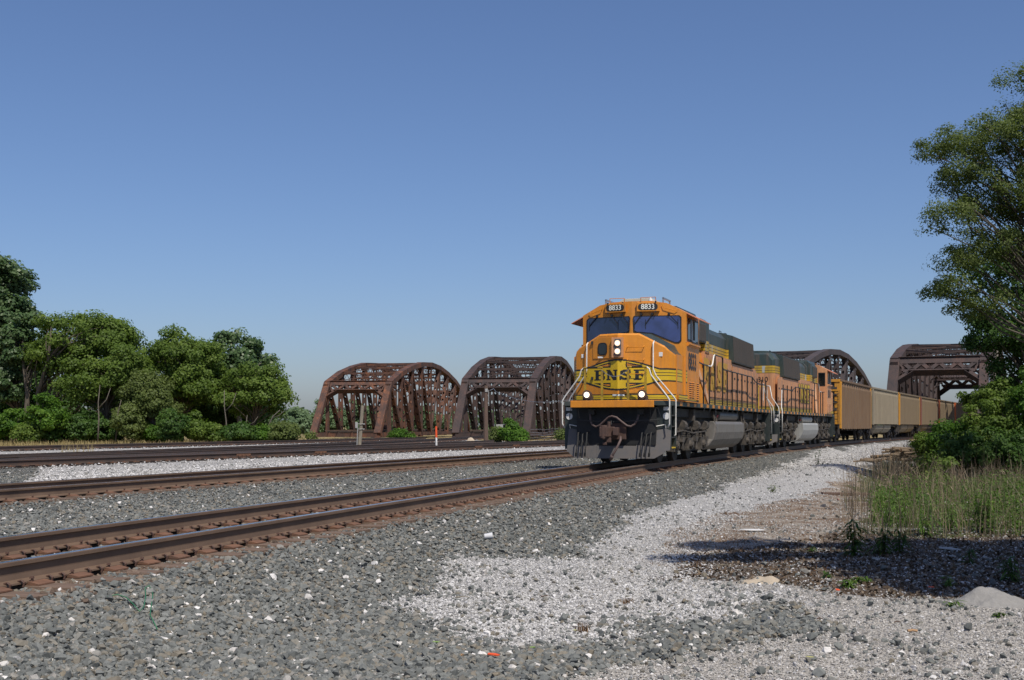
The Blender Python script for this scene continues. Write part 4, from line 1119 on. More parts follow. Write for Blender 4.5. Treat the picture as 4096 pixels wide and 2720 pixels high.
        # white verticals beside the nose
        for r in (-1, 1):
            m = NB(); m.tube([(.72, r*.84, 2.735), (.72, r*.92, 2.73), (.72, r*.985, 2.68), (.73, r*1.04, 2.50), (.74, r*1.50, 1.90), (.74, r*1.56, 1.80), (.74, r*1.56, 1.14), (.76, r*1.50, 1.03)], .021, 6)
            B(m, 'front_handrail', 'white', smooth=True)
            m = NB(); m.tube([(1.36, r*.98, 3.50), (1.24, r*.98, 3.43), (1.23, r*.98, 3.36), (1.22, r*.98, 2.70), (1.24, r*1.06, 2.50), (1.42, r*1.52, 1.92), (1.46, r*1.58, 1.82), (1.46, r*1.58, .84), (1.44, r*1.54, .80)], .021, 6)
            B(m, 'front_handrail', 'white', smooth=True)
        # platform railing: yellow posts, top bars, chain
        for r in (-1, 1):
            m = NB()
            for a in (.38, .88): m.box(.70, .75, r*a-.030, r*a+.030, 1.79, 2.72)
            m.tube([(.71, r*.36, 2.735), (.71, r*.92, 2.735)], .028, 6)
            B(m, 'platform_railing', 'railing_yellow')
            m = NB(); m.tube([(.69, r*.50, 2.74), (.69, r*.80, 2.74)], .029, 6); B(m, 'grip_band', 'black')
        m = NB(); 
        for k in range(12):
            a = -.40+.8*k/12; b = -.40+.8*(k+1)/12; f = lambda t: 2.68 - .20*(1-(t/.40)**2)
            m.tube([(.70, a, f(a)), (.70, b, f(b))], .010, 4)
        B(m, 'safety_chain', 'silver')
    # --- cab shell
    hw = 1.58
    prof = [(-hw, 1.79), (-hw, 4.43), (-1.02, 4.72), (-.55, 4.79), (.55, 4.79), (1.02, 4.72), (hw, 4.43), (hw, 1.79)]
    def fs_(r, z): return 2.86 - .26*(1-abs(r)/hw) + (.06*(z-4.45) if z > 4.45 else 0)
    ring0 = [(fs_(r, z), r, z) for r, z in prof]; ring1 = [(4.86, r, z) for r, z in prof]
    mid0 = (fs_(0, 4.79), 0, 4.80); 
    m = NB()
    n = len(prof)
    for i in range(n-1):
        m.add([ring0[i], ring0[i+1], ring1[i+1], ring1[i]], [(0, 1, 2, 3)], 0)
    m.add([ring1[i] for i in range(n)], [tuple(range(n))], 0)
    # front wall split at the centre so the windscreen plane forms a shallow V
    cz = (fs_(0, 4.79), 0, 4.79); cb = (fs_(0, 1.79), 0, 1.79); cm = (fs_(0, 4.45), 0, 4.45)
    L_ = [cb, ring0[0], (fs_(hw, 4.43), -hw, 4.43), (fs_(hw*.99, 4.43), -1.5, 4.45), cm]
    m.add([cb, ring0[0], ring0[1], cm], [(0, 1, 2, 3)], 0); m.add([cb, ring0[-1], ring0[-2], cm], [(0, 1, 2, 3)], 0)
    m.add([cm, ring0[1], ring0[2], ring0[3], cz], [(0, 1, 2, 3, 4)], 0); m.add([cm, ring0[-2], ring0[-3], ring0[-4], cz], [(0, 1, 2, 3, 4)], 0)
    m.add([cz, ring0[3], ring1[3], ring1[4], ring0[4]], [(0, 1, 2, 3, 4)], 0)
    cab = B(m, 'cab', [M[org]])
    # windscreens
    def onf(r, z, d): return (2.86 - .26*(1-abs(r)/hw) - d, r, z)
    for r in (-1, 1):
        base = [(.10, 4.32), (1.36, 4.32), (1.42, 4.26), (1.42, 3.62), (1.36, 3.56), (1.25, 3.56), (.62, 3.84), (.16, 3.88), (.09, 3.92), (.07, 4.26)]
        m = NB(); m.prism([onf(r*a, z, .004) for a, z in [(a + (.035 if a > .7 else -.03), z + (.03 if z > 4.1 else -.03)) for a, z in base]], (-.016, 0, 0)); g = m.build('window_gasket', M['black'], cab)
        m = NB(); m.prism([onf(r*a, z, .021) for a, z in base], (-.006, 0, 0)); m.build('windscreen', M['cabglass'] if r > 0 else M['cabglass2'], cab)
        # wipers
        for a0, a1 in ((.30, .10), (.62, .42), (1.10, 1.36)):
            m = NB(); m.tube([onf(r*a0, 4.40, .03), onf(r*a0, 4.38, .07), onf(r*a1, 4.10, .05)], .014, 5); m.tube([onf(r*a1, 4.24, .04), onf(r*a1, 3.96, .04)], .008, 4); m.box(*sorted((onf(r*a0, 0, .09)[0], onf(r*a0, 0, .01)[0])), r*a0-.03, r*a0+.03, 4.37, 4.42); m.build('wiper', M['black'], cab)
        if not back or True:
            # number board
            c0, c1 = (.17, .83); pa, pb = onf(r*c0, 0, .0), onf(r*c1, 0, .0)
            m = NB(); m.prism([(onf(r*a, z, .0)[0], r*a, z) for a, z in ((c0, 4.47), (c1, 4.47), (c1, 4.745), (c0, 4.745))], (-.09, 0, 0)); nb = m.build('number_board', M[org], cab, bevel=.01)
            def rr2(cx, cz_, w, h, rad, n=5):
                out = []
                for sx_, sz_, a0 in ((1, 1, 0), (-1, 1, 90), (-1, -1, 180), (1, -1, 270)):
                    for k in range(n): a = R(a0 + 90*k/(n-1)); out.append((cx + sx_*(w/2-rad) + rad*math.cos(a), cz_ + sz_*(h/2-rad) + rad*math.sin(a)))
                return out
            cx = r*(c0+c1)/2; m = NB(); m.prism([(onf(a, 0, .092)[0], a, z) for a, z in rr2(cx, 4.608, .57, .185, .08)], (-.006, 0, 0)); m.build('number_panel', M['black'], nb)
            o = onf(cx, 0, .101); tdir = Vector((.26/hw*(1 if r > 0 else -1), -1, 0))
            text_mesh('number', number, .215, M['numplate'], nb, (o[0], -cx, 4.606), tdir, (0, 0, 1), bold=.0035, sx=.95)
            m = NB()
            for a in (c0+.1, c1-.1): m.box(o[0]-.01, o[0]+.05, r*a-.02, r*a+.02, 4.44, 4.48); m.box(o[0]-.01, o[0]+.05, r*a-.02, r*a+.02, 4.74, 4.77)
            m.build('latch', M['under'], nb)
            # slanted class-light panel outboard
            m = NB(); m.tube([onf(r*.90, 4.70, .04), onf(r*.95, 4.58, .05), onf(r*1.28, 4.47, .05), onf(r*1.36, 4.52, .04)], .011, 5); m.build('grab_iron', M[org], cab)
        # roof grab and marker
        m = NB(); zz = 4.72
        m.tube([(2.75, r*.25, 4.78), (2.72, r*.25, 4.90), (2.72, r*.70, 4.90), (2.75, r*.70, 4.76)], .014, 5); m.build('roof_grab', M[org], cab)
        m = NB(); m.box(2.9, 3.9, r*.88-.02, r*.88+.02, 4.86, 4.91); m.box(2.9, 2.96, r*.88-.02, r*.88+.02, 4.72, 4.9); m.box(3.8, 3.86, r*.88-.02, r*.88+.02, 4.72, 4.9); m.build('gutter_rail', M['silver'], cab)
        # sunshade
        m = NB(); m.hexa([(2.95, r*1.57, 4.41), (4.70, r*1.57, 4.41), (4.70, r*1.98, 4.20), (2.95, r*1.98, 4.20), (2.95, r*1.57, 4.44), (4.70, r*1.57, 4.44), (4.70, r*1.98, 4.225), (2.95, r*1.98, 4.225)]); m.build('sunshade', M['sunshade'], cab)
        # side window with sliding panes
        m = NB(); m.box(3.04, 4.62, r*hw, r*(hw+.012), 3.60, 4.30); sw = m.build('side_window', M['black'], cab)
        for a, b in ((3.10, 3.55), (3.62, 4.05), (4.12, 4.56)):
            m = NB(); m.box(a, b, r*(hw+.013), r*(hw+.018), 3.66, 4.24); m.build('pane', M['darkglass'] if a != 3.62 else M['mesh'], sw)
        m = NB(); m.box(3.55, 3.62, r*(hw+.012), r*(hw+.05), 3.62, 4.28); m.box(3.60, 4.08, r*(hw+.012), r*(hw+.06), 3.60, 3.66); m.build('window_frame', M['silver'], sw)
        m = NB(); m.hexa([(3.0, r*hw, 3.44), (4.65, r*hw, 3.44), (4.65, r*(hw+.09), 3.50), (3.0, r*(hw+.09), 3.50), (3.0, r*hw, 3.56), (4.65, r*hw, 3.56), (4.65, r*(hw+.09), 3.56), (3.0, r*(hw+.09), 3.56)]); m.build('arm_rest', M[org], cab)
        # number under the window
        text_mesh('number', number, .70, M['number_black'], cab, (3.80, -r*(hw+.006), 2.985), (1 if r > 0 else -1, 0, 0), (0, 0, 1), bold=.022, sx=.86)
        # lower side stripe
        m = NB()
        for z0_, z1_, mi in ((1.835, 1.985, 0), (1.828, 1.848, 1), (1.886, 1.904, 1), (1.963, 1.987, 1)): m.box(1.85 if True else 0, 4.85, r*(1.53 if False else hw), r*(hw+.003+.001*mi), z0_, z1_, mi)
        m.build('side_stripe', [M['yellow'], M['black']], cab)
        m = NB()
        for z0_, z1_, mi in ((2.37, 2.70, 0), (2.685, 2.718, 1), (2.60-.01, 2.60+.01, 1), (2.505, 2.525, 1), (2.35, 2.382, 1)): m.box(2.86, 3.02, r*hw, r*(hw+.003+.001*mi), z0_, z1_, mi)
        m.build('side_stripe', [M['yellow'], M['black']], cab)
        # louvers
        m = NB(); m.box(3.12, 4.78, r*hw, r*(hw+.012), 1.88, 2.50); lp = m.build('louver_panel', M[org], cab)
        for a, b in ((3.28, 3.62), (3.68, 4.02), (4.42, 4.70)):
            for k in range(8 if a < 4 else 9):
                z = 2.40 - k*.062; mm = NB(); mm.hexa([(a, r*(hw+.012), z-.035), (b, r*(hw+.012), z-.035), (b, r*(hw+.035), z-.022), (a, r*(hw+.035), z-.022), (a, r*(hw+.012), z), (b, r*(hw+.012), z), (b, r*(hw+.016), z), (a, r*(hw+.016), z)])
                mm.build('louver', M[org], lp)
                mm = NB(); mm.box(a, b, r*(hw+.0125), r*(hw+.0135), z-.052, z-.035); mm.build('louver_gap', M['black'], lp)
        # cab rear wall window (seen on the trailing unit)
        m = NB(); m.box(4.86, 4.872, r*1.28-.20, r*1.28+.20, 3.45, 4.25); gw = m.build('rear_window', M['black'], cab)
        m = NB(); m.box(4.873, 4.878, r*1.28-.16, r*1.28+.16, 3.50, 4.20); m.build('pane', M['darkglass'], gw)
    if not back:
        decal('side_band', lambda S, Z: np.where((Z > 2.37) & (Z < 2.70), np.where((np.abs(Z-2.60) < .01) | (np.abs(Z-2.515) < .01), 0, 1), np.where((Z > 2.345) & (Z < 2.72), 0, -1)), 1.86, 2.60, 2.34, 2.73, .01, lambda s, z: (s, 1.524, z), [M['black'], M['yellow']], root)
    # seam between nose and cab, roof unit, antenna
    for r in (-1, 1):
        m = NB(); m.box(1.80, 1.87, r*1.515, r*1.535, 1.79, 3.12); m.box(1.86, 2.84, r*1.50, r*1.522, 1.79, 3.14); B(m, 'nose_side', org)
    m = NB(); m.loft([[(3.1, -.60, 4.79), (3.1, .62, 4.79), (4.5, .62, 4.79), (4.5, -.60, 4.79)], [(3.15, -.38, 4.93), (3.15, .46, 4.93), (4.45, .46, 4.93), (4.45, -.38, 4.93)]]); B(m, 'roof_air_conditioner', 'tan', bevel=.02)
    m = NB(); m.cyl((3.0, .48, 4.79), (3.0, .48, 4.86), .07, 8); m.cyl((3.0, .48, 4.86), (3.0, .48, 4.92), .07, 8, 0, .02); B(m, 'antenna', 'white', smooth=True)
    # items seen through the screens
    # --- hood
    def hoodring(x, w, top, sh=.22):
        return [(x, -w, 1.79), (x, -w, top-sh), (x, -w+sh*.8, top), (x, w-sh*.8, top), (x, w, top-sh), (x, w, 1.79)]
    m = NB(); m.loft([hoodring(4.87, 1.02, 4.60), hoodring(9.4, 1.02, 4.60)]); B(m, 'hood_front_section', 'hood')
    m = NB(); m.loft([hoodring(9.41, .98, 4.55), hoodring(13.2, .98, 4.55)]); B(m, 'engine_hood', 'hood')
    m = NB(); m.loft([hoodring(13.21, 1.06, 4.60), hoodring(19.7, 1.06, 4.60, .3), hoodring(19.95, .95, 4.50, .3)]); B(m, 'radiator_hood', 'hood')
    m = NB(); m.loft([hoodring(19.0, 1.12, 2.2, .05), hoodring(20.0, 1.12, 2.2, .05)])
    # raised equipment on the roof behind the cab
    m = NB(); m.loft([[(4.9, -.95, 4.58), (4.9, .95, 4.58), (8.0, .95, 4.58), (8.0, -.95, 4.58)], [(4.9, -.85, 4.84), (4.9, .85, 4.84), (7.9, .85, 4.84), (7.9, -.85, 4.84)]]); B(m, 'exhaust_hatch', 'green')
    for r in (-1, 1):
        # inertial filter box behind the cab, screened
        m = NB(); m.box(6.3, 8.0, min(r*1.0, r*1.2), max(r*1.0, r*1.2), 3.86, 4.50); f = B(m, 'filter_box', 'green', bevel=.02)
        mm = NB(); mm.box(6.35, 7.95, r*1.2, r*1.212, 3.90, 4.46); scr = mm.build('filter_screen', M['mesh'], f)
        mm = NB()
        for k in range(16): mm.box(6.37+k*.1, 6.40+k*.1, r*1.212, r*1.22, 3.91, 4.45)
        tag(mm.build('screen_rib', M['mesh'], scr), kind='stuff')
        m = NB(); m.loft([[(8.01, r*.8, 3.4), (8.01, r*1.16, 3.4), (8.01, r*1.16, 4.60), (8.01, r*1.0, 4.72), (8.01, r*.8, 4.72)], [(8.75, r*.8, 3.4), (8.75, r*1.16, 3.4), (8.75, r*1.16, 4.60), (8.75, r*1.0, 4.72), (8.75, r*.8, 4.72)]]); B(m, 'blower_duct', 'hood')
        # electrical cabinet with its slanting front
        m = NB(); m.hexa([(5.4, r*1.0, 1.80), (7.9, r*1.0, 1.80), (7.9, r*1.36, 1.80), (7.3, r*1.36, 1.80), (5.4, r*1.0, 3.55), (7.9, r*1.0, 3.55), (7.9, r*1.04, 3.55), (5.9, r*1.04, 3.55)]); B(m, 'slanted_cabinet', org)
        m = NB(); m.hexa([(6.0, r*1.05, 3.54), (6.45, r*1.05, 3.54), (7.75, r*1.37, 1.82), (7.35, r*1.37, 1.82), (6.0, r*1.08, 3.54), (6.45, r*1.08, 3.54), (7.75, r*1.40, 1.82), (7.35, r*1.40, 1.82)]); B(m, 'slanted_brace', 'pale_orange')
        m = NB(); m.box(7.9, 13.28, min(r*.98, r*1.16), max(r*.98, r*1.16), 1.80, 3.58); B(m, 'door_bay', 'hood')
        m = NB(); m.box(13.3, 19.4, min(r*1.06, r*1.18), max(r*1.06, r*1.18), 1.80, 3.45); B(m, 'door_bay', 'hood')
        # hood doors with latches
        for k, x in enumerate(np.arange(8.0, 12.6, .74)):
            mm = NB(); mm.box(x, x+.68, r*1.16, r*1.182, 1.98 + .10, 3.50); dr = B(mm, 'hood_door', 'hood', bevel=.006)
            mm = NB(); mm.box(x+.60, x+.64, r*1.182, r*1.20, 2.35, 2.45); mm.box(x+.60, x+.64, r*1.182, r*1.20, 3.1, 3.2); mm.build('latch', M['under'], dr)
        for k, x in enumerate(np.arange(13.4, 19.2, .82)):
            mm = NB(); mm.box(x, x+.74, r*1.18, r*1.202, 2.08, 3.35); dr = B(mm, 'hood_door', 'hood', bevel=.006)
            mm = NB(); mm.box(x+.64, x+.68, r*1.202, r*1.22, 2.35, 2.45); mm.box(x+.2, x+.5, r*1.202, r*1.208, 2.85, 2.92); mm.build('latch', M['under'], dr)
        # flared radiator screen
        m = NB(); q = r
        m.hexa([(13.25, q*1.04, 3.46), (18.45, q*1.04, 3.46), (18.45, q*1.26, 3.50), (13.25, q*1.26, 3.50), (13.25, q*.80, 4.60), (18.45, q*.80, 4.60), (18.45, q*1.20, 4.50), (13.25, q*1.20, 4.50)]); rd = B(m, 'radiator_flare', 'green')
        mm = NB(); mm.hexa([(13.3, q*1.262, 3.53), (18.4, q*1.262, 3.53), (18.4, q*1.27, 3.53), (13.3, q*1.27, 3.53), (13.3, q*1.205, 4.47), (18.4, q*1.205, 4.47), (18.4, q*1.213, 4.47), (13.3, q*1.213, 4.47)]); rs_ = mm.build('radiator_screen', M['mesh'], rd)
        mm = NB()
        for k in range(34):
            x = 13.33 + k*.15; mm.bar((x, q*1.272, 3.53), (x, q*1.217, 4.47), .03, .02, up=(0, 1, 0))
        tag(mm.build('screen_rib', M['mesh'], rs_), kind='stuff')
        if faded or True:
            # large side lettering, weathered
            def fnl(S, Z):
                sx_ = S if r > 0 else (21.9 - S)
                big = word('BNSF', sx_, Z, 8.2 if faded else 7.6, 12.6 if faded else 12.2, 2.34, 3.34, .30)
                out = np.full(S.shape, -1); 
                grow = big.copy()
                for dx in (-1, 0, 1):
                    for dz in (-1, 0, 1): grow |= np.roll(np.roll(big, dx, 0), dz, 1)
                out[grow] = 0; out[big] = 1
                return out
            decal('side_lettering', fnl, 7.5, 13.25, 2.28, 3.40, .03, lambda s, z: (s, r*1.206, z), [M['black'], M['yellow']] if faded else [M['faded_lettering'], M['faded_lettering']], root)
    # end panel details
    m = NB(); m.box(19.96, 20.0, -.30, .30, 1.85, 3.4); ed = B(m, 'end_door', org)
    text_mesh('number', number, .34, M['black'], root, (19.962, .42, 3.30), (0, 1, 0), (0, 0, 1), sx=1.0)
    text_mesh('number', number, .34, M['black'], root, (19.962, -.42, 3.30), (0, 1, 0), (0, 0, 1), sx=1.0)
    m = NB()
    for z in (3.50, 3.72): m.cyl((19.95, 0, z), (20.03, 0, z), .09, 12)
    B(m, 'rear_headlamp', 'silver')
    m = NB(); m.tube([(20.02, -.55, 2.2), (20.08, -.55, 2.3), (20.08, -.55, 3.0), (20.02, -.55, 3.1)], .015, 5); B(m, 'grab_iron', 'white')
    # roof fans, horn, piping
    for x in (15.2, 16.8, 18.4):
        m = NB(); m.cyl((x, 0, 4.58), (x, 0, 4.68), .68, 20); m.cyl((x, 0, 4.68), (x, 0, 4.74), .62, 20); B(m, 'radiator_fan', 'green')
    for x in (10.6, 11.9):
        m = NB(); m.cyl((x, 0, 4.55), (x, 0, 4.66), .5, 16); B(m, 'dynamic_brake_fan', 'green')
    m = NB(); m.box(12.9, 13.6, -.35, .35, 4.55, 4.72); B(m, 'exhaust_stack', 'black')
    for x in (13.0, 14.2, 15.9, 17.6, 19.2):
        m = NB(); m.tube([(x, -.75, 4.55), (x, -.75, 4.70), (x+.35, -.75, 4.70), (x+.35, -.75, 4.55)], .015, 5); m.tube([(x, .75, 4.55), (x, .75, 4.68), (x+.35, .75, 4.68), (x+.35, .75, 4.55)], .015, 5); B(m, 'lifting_eye', 'black')
    m = NB()
    for k in range(3): m.cyl((9.6+.12*k, .1+.15*k, 4.62), (9.2, .1+.15*k, 4.66), .03, 8, 0, .09)
    B(m, 'horn', 'black')
    # --- side handrails
    for r in (-1, 1):
        rr_ = r*1.49
        xs = [6.05, 7.05, 8.05, 9.5, 10.45, 11.5, 12.6, 13.7, 15.0, 16.3, 17.6, 18.9, 20.1]
        for x in xs:
            m = NB(); h = 3.04 if not 7.6 < x < 9.6 else 3.46
            m.tube([(x, rr_, 1.56), (x, rr_, h)], .029, 6); m.box(x-.04, x+.04, rr_-.01 if r < 0 else rr_-.02, rr_+.02 if r < 0 else rr_+.035, 1.62, 1.74); B(m, 'handrail_post', 'black')
        m = NB(); m.tube([(5.3, rr_, 3.08), (6.0, rr_, 3.05), (7.2, rr_, 3.04)], .024, 6); m.tube([(7.9, rr_, 3.46), (8.05, rr_, 3.47), (9.4, rr_, 3.47), (9.5, rr_, 3.40), (9.55, rr_, 3.10), (9.75, rr_, 3.05), (16.3, rr_, 3.04), (17.0, rr_, 2.90), (17.6, rr_, 2.84), (20.1, rr_, 2.84), (20.5, rr_, 2.82)], .024, 6); B(m, 'handrail', 'black')
        m = NB(); m.tube([(6.8, rr_+r*.005, 3.045), (7.3, rr_+r*.005, 3.05), (7.55, rr_+r*.005, 3.12), (7.8, rr_+r*.005, 3.42), (7.95, rr_+r*.005, 3.465)], .026, 6); B(m, 'white_handrail_section', 'white')
        # rear end: white sweep down to the steps
        m = NB(); m.tube([(20.1, rr_, 2.84), (20.45, rr_, 2.82), (20.52, rr_, 2.6), (20.55, rr_, 2.25), (20.95, r*1.55, 1.95), (21.05, r*1.60, 1.80), (21.05, r*1.60, .80)], .022, 6); B(m, 'rear_handrail', 'white', smooth=True)
        m = NB(); m.tube([(21.6, r*.95, 2.95), (21.75, r*1.15, 2.92), (21.8, r*1.25, 2.4), (21.85, r*1.56, 1.95), (21.87, r*1.60, 1.7), (21.87, r*1.60, 1.2)], .022, 6); B(m, 'rear_handrail', 'white', smooth=True)
        m = NB(); m.tube([(21.7, r*.35, 1.79), (21.7, r*.35, 2.9), (21.7, r*.95, 2.9), (21.7, r*.95, 1.79)], .02, 6); B(m, 'platform_railing', 'yellow')
    # --- fuel tank, air reservoirs, battery boxes
    m = NB(); sec = [(-1.46, 1.24), (-1.51, 1.14), (-1.52, .86), (-1.45, .62), (-1.30, .42), (-1.08, .28), (-.8, .25), (.8, .25), (1.08, .28), (1.30, .42), (1.45, .62), (1.52, .86), (1.51, 1.14), (1.46, 1.24)]
    m.loft([[(7.3 + .5*abs(a), a, z) for a, z in sec], [(14.0, a, z) for a, z in sec]]); ft = B(m, 'fuel_tank', tankmat, bevel=.03, smooth=False)
    m = NB(); 
    for x in (14.0,): m.loft([[(x, a*1.01, z) for a, z in sec], [(x+.04, a*1.01, z) for a, z in sec]])
    m.build('tank_flange', M[tankmat], ft)
    for r in (-1, 1):
        m = NB(); m.cyl((9.6, r*1.22, 1.44), (13.4, r*1.22, 1.44), .175, 14); ar = B(m, 'air_reservoir', tankmat, smooth='auto')
        m = NB(); m.cyl((9.30, r*1.30, 1.40), (9.55, r*1.30, 1.44), .045, 8); m.cyl((13.45, r*1.30, 1.40), (13.65, r*1.30, 1.40), .045, 8); B(m, 'shutoff_valve', 'red')
        m = NB()
        for x, h in ((4.9, .35), (8.6, .25), (14.6, .3), (18.2, .35)): m.box(x, x+.25, r*1.30-.1, r*1.30+.1, 1.6-h, 1.6); m.cyl((x+.1, r*1.40, 1.6-h), (x+.1, r*1.40, 1.6-h-.12), .06, 6)
        m.tube([(8.1, r*1.42, 1.55), (8.1, r*1.47, 1.2), (8.12, r*1.5, 1.0)], .03, 6); m.tube([(13.8, r*1.42, 1.45), (13.85, r*1.48, 1.1)], .03, 6)
        B(m, 'underfloor_gear', 'truckiron')
    m = NB()
    for k in range(14): 
        x = 1.6 + (k % 7)*.55 + (0 if k < 7 else 13.2); m.box(x, x+.3, -1.2, 1.2, 1.02, 1.2)
    B(m, 'piping_tray', 'under')
    # --- trucks
    for xc in (4.65, 17.9):
        m = NB()
        for r in (-1, 1):
            y0, y1 = (r*1.02, r*1.16) if r > 0 else (r*1.16, r*1.02)
            m.prism([(xc-2.75, y0, .72), (xc-2.45, y0, .55), (xc-1.3, y0, .42), (xc-.8, y0, .62), (xc+.8, y0, .62), (xc+1.3, y0, .42), (xc+2.45, y0, .55), (xc+2.75, y0, .72), (xc+2.6, y0, .92), (xc+1.6, y0, .80), (xc-1.6, y0, .80), (xc-2.6, y0, .92)], (0, .14, 0))
            for ax in (-2.07, 0, 2.07):
                x = xc+ax
                m.box(x-.24, x+.24, r*1.10 if r > 0 else r*1.34, r*1.34 if r > 0 else r*1.10, .33, .72); m.cyl((x, r*1.20, .50), (x, r*1.42, .50), .14, 12); m.cyl((x, r*1.42, .50), (x, r*1.45, .50), .09, 8)
                for e in (-.34, .34): 
                    for q in range(5): m.cyl((x+e, r*1.18, .72+.055*q), (x+e, r*1.18, .755+.055*q), .085, 8)
                m.box(x-.45, x+.45, r*1.10 if r > 0 else r*1.27, r*1.27 if r > 0 else r*1.10, .98, 1.05)
                m.tube([(x+.3, r*1.28, 1.05), (x+.38, r*1.34, .78), (x+.30, r*1.30, .45), (x+.52, r*1.2, .30)], .035, 6)
            for e in (-2.55, -1.0, 1.05, 2.5):
                m.cyl((xc+e-.2, r*1.30, 1.10), (xc+e+.16, r*1.30, 1.10), .15, 10); m.cyl((xc+e+.16, r*1.30, 1.10), (xc+e+.3, r*1.30, 1.10), .05, 6)
                m.box(xc+e-.1, xc+e+.1, r*1.15 if r > 0 else r*1.30, r*1.30 if r > 0 else r*1.15, .80, 1.02)
            m.tube([(xc-2.6, r*1.36, .88), (xc-1.2, r*1.38, .95), (xc+.2, r*1.38, .86), (xc+2.6, r*1.36, .92)], .025, 5)
            for e in (-1.5, .55, 2.3): m.box(xc+e, xc+e+.3, r*1.2 if r > 0 else r*1.42, r*1.42 if r > 0 else r*1.2, .60, .74); m.cyl((xc+e+.15, r*1.38, .40), (xc+e+.15, r*1.38, .62), .05, 6)
        m.box(xc-2.6, xc+2.6, -1.0, 1.0, .62, .95)
        tf = B(m, 'truck_frame', 'truckiron')
        for ax in (-2.07, 0, 2.07):
            for r in (-1, 1):
                mm = NB(); x = xc+ax; mm.cyl((x, r*.72, .508), (x, r*.86, .508), .508, 28); mm.cyl((x, r*.69, .508), (x, r*.72, .508), .535, 28)
                mm.cyl((x, r*.86, .508), (x, r*.90, .508), .16, 12); mm.cyl((x, 0, .508), (x, r*.7, .508), .11, 8); mm.build('wheel', M['under'], tf, smooth='auto')
    m = NB(); m.prism([(2.35, -1.3, 1.15), (2.35, -1.3, 1.60), (2.9, -1.3, 1.60)], (0, 2.6, 0)); B(m, 'cab_underside', 'under')
    return root

def place(root, s_t1, s_t2, ahead, flip=False, length=22.55):
    """stand a vehicle with its truck pivots on the track at s_t1 and s_t2"""
    a = Vector(centre(s_t1)[:2]); b = Vector(centre(s_t2)[:2]); d = (b-a).normalized()
    if not flip:
        o = a - d*ahead; ang = math.atan2(d.y, d.x)
    else:
        o = b + d*ahead; ang = math.atan2(-d.y, -d.x)
    root.location = (o.x, o.y, 0.0); root.rotation_euler = (0, 0, ang)
loco1 = build_loco('8833', 'leading orange locomotive with lit headlamps and number 8833 on the front boards')
place(loco1, 2.07, 15.33, 4.65)
loco2 = build_loco('8810', 'second, faded orange locomotive running backwards behind the leading one, number 8810', faded=True, back=True, tankmat='tanklight')
place(loco2, 20.25+4.65, 20.25+17.9, 4.65, flip=True)

# ------------------------------------------------------------------ coal cars
M['car_brown'] = pbr('dusty_brown_car_side', (0.135, 0.080, 0.043), 0.75, dirt=(0.18, 0.125, 0.075), dirt_amt=0.6, scale=0.8, streak=True)
M['car_tan'] = pbr('dusty_aluminium_car_side', (0.25, 0.21, 0.145), 0.7, dirt=(0.16, 0.12, 0.08), dirt_amt=0.55, scale=0.8, streak=True)
M['car_tan2'] = pbr('yellowish_dusty_car_side', (0.175, 0.13, 0.075), 0.7, dirt=(0.13, 0.085, 0.05), dirt_amt=0.55, scale=0.8, streak=True)
M['car_dark'] = pbr('car_running_gear', (0.045, 0.038, 0.033), 0.85, dirt=(0.10, 0.08, 0.06), dirt_amt=0.5, scale=3)
M['end_orange'] = pbr('yellow_orange_car_end', (0.60, 0.27, 0.02), 0.6, dirt=(0.20, 0.11, 0.05), dirt_amt=0.6, scale=1.5, streak=True)
M['end_red'] = pbr('dull_red_car_end', (0.20, 0.06, 0.045), 0.7, dirt=(0.12, 0.07, 0.06), dirt_amt=0.6, scale=1.5, streak=True)
M['end_bright'] = pbr('bright_orange_car_end', (0.62, 0.13, 0.025), 0.6, dirt=(0.25, 0.08, 0.04), dirt_amt=0.6, scale=1.5, streak=True)
M['coal'] = pbr('coal', (0.016, 0.016, 0.017), 0.6, bump=.8, bscale=12)
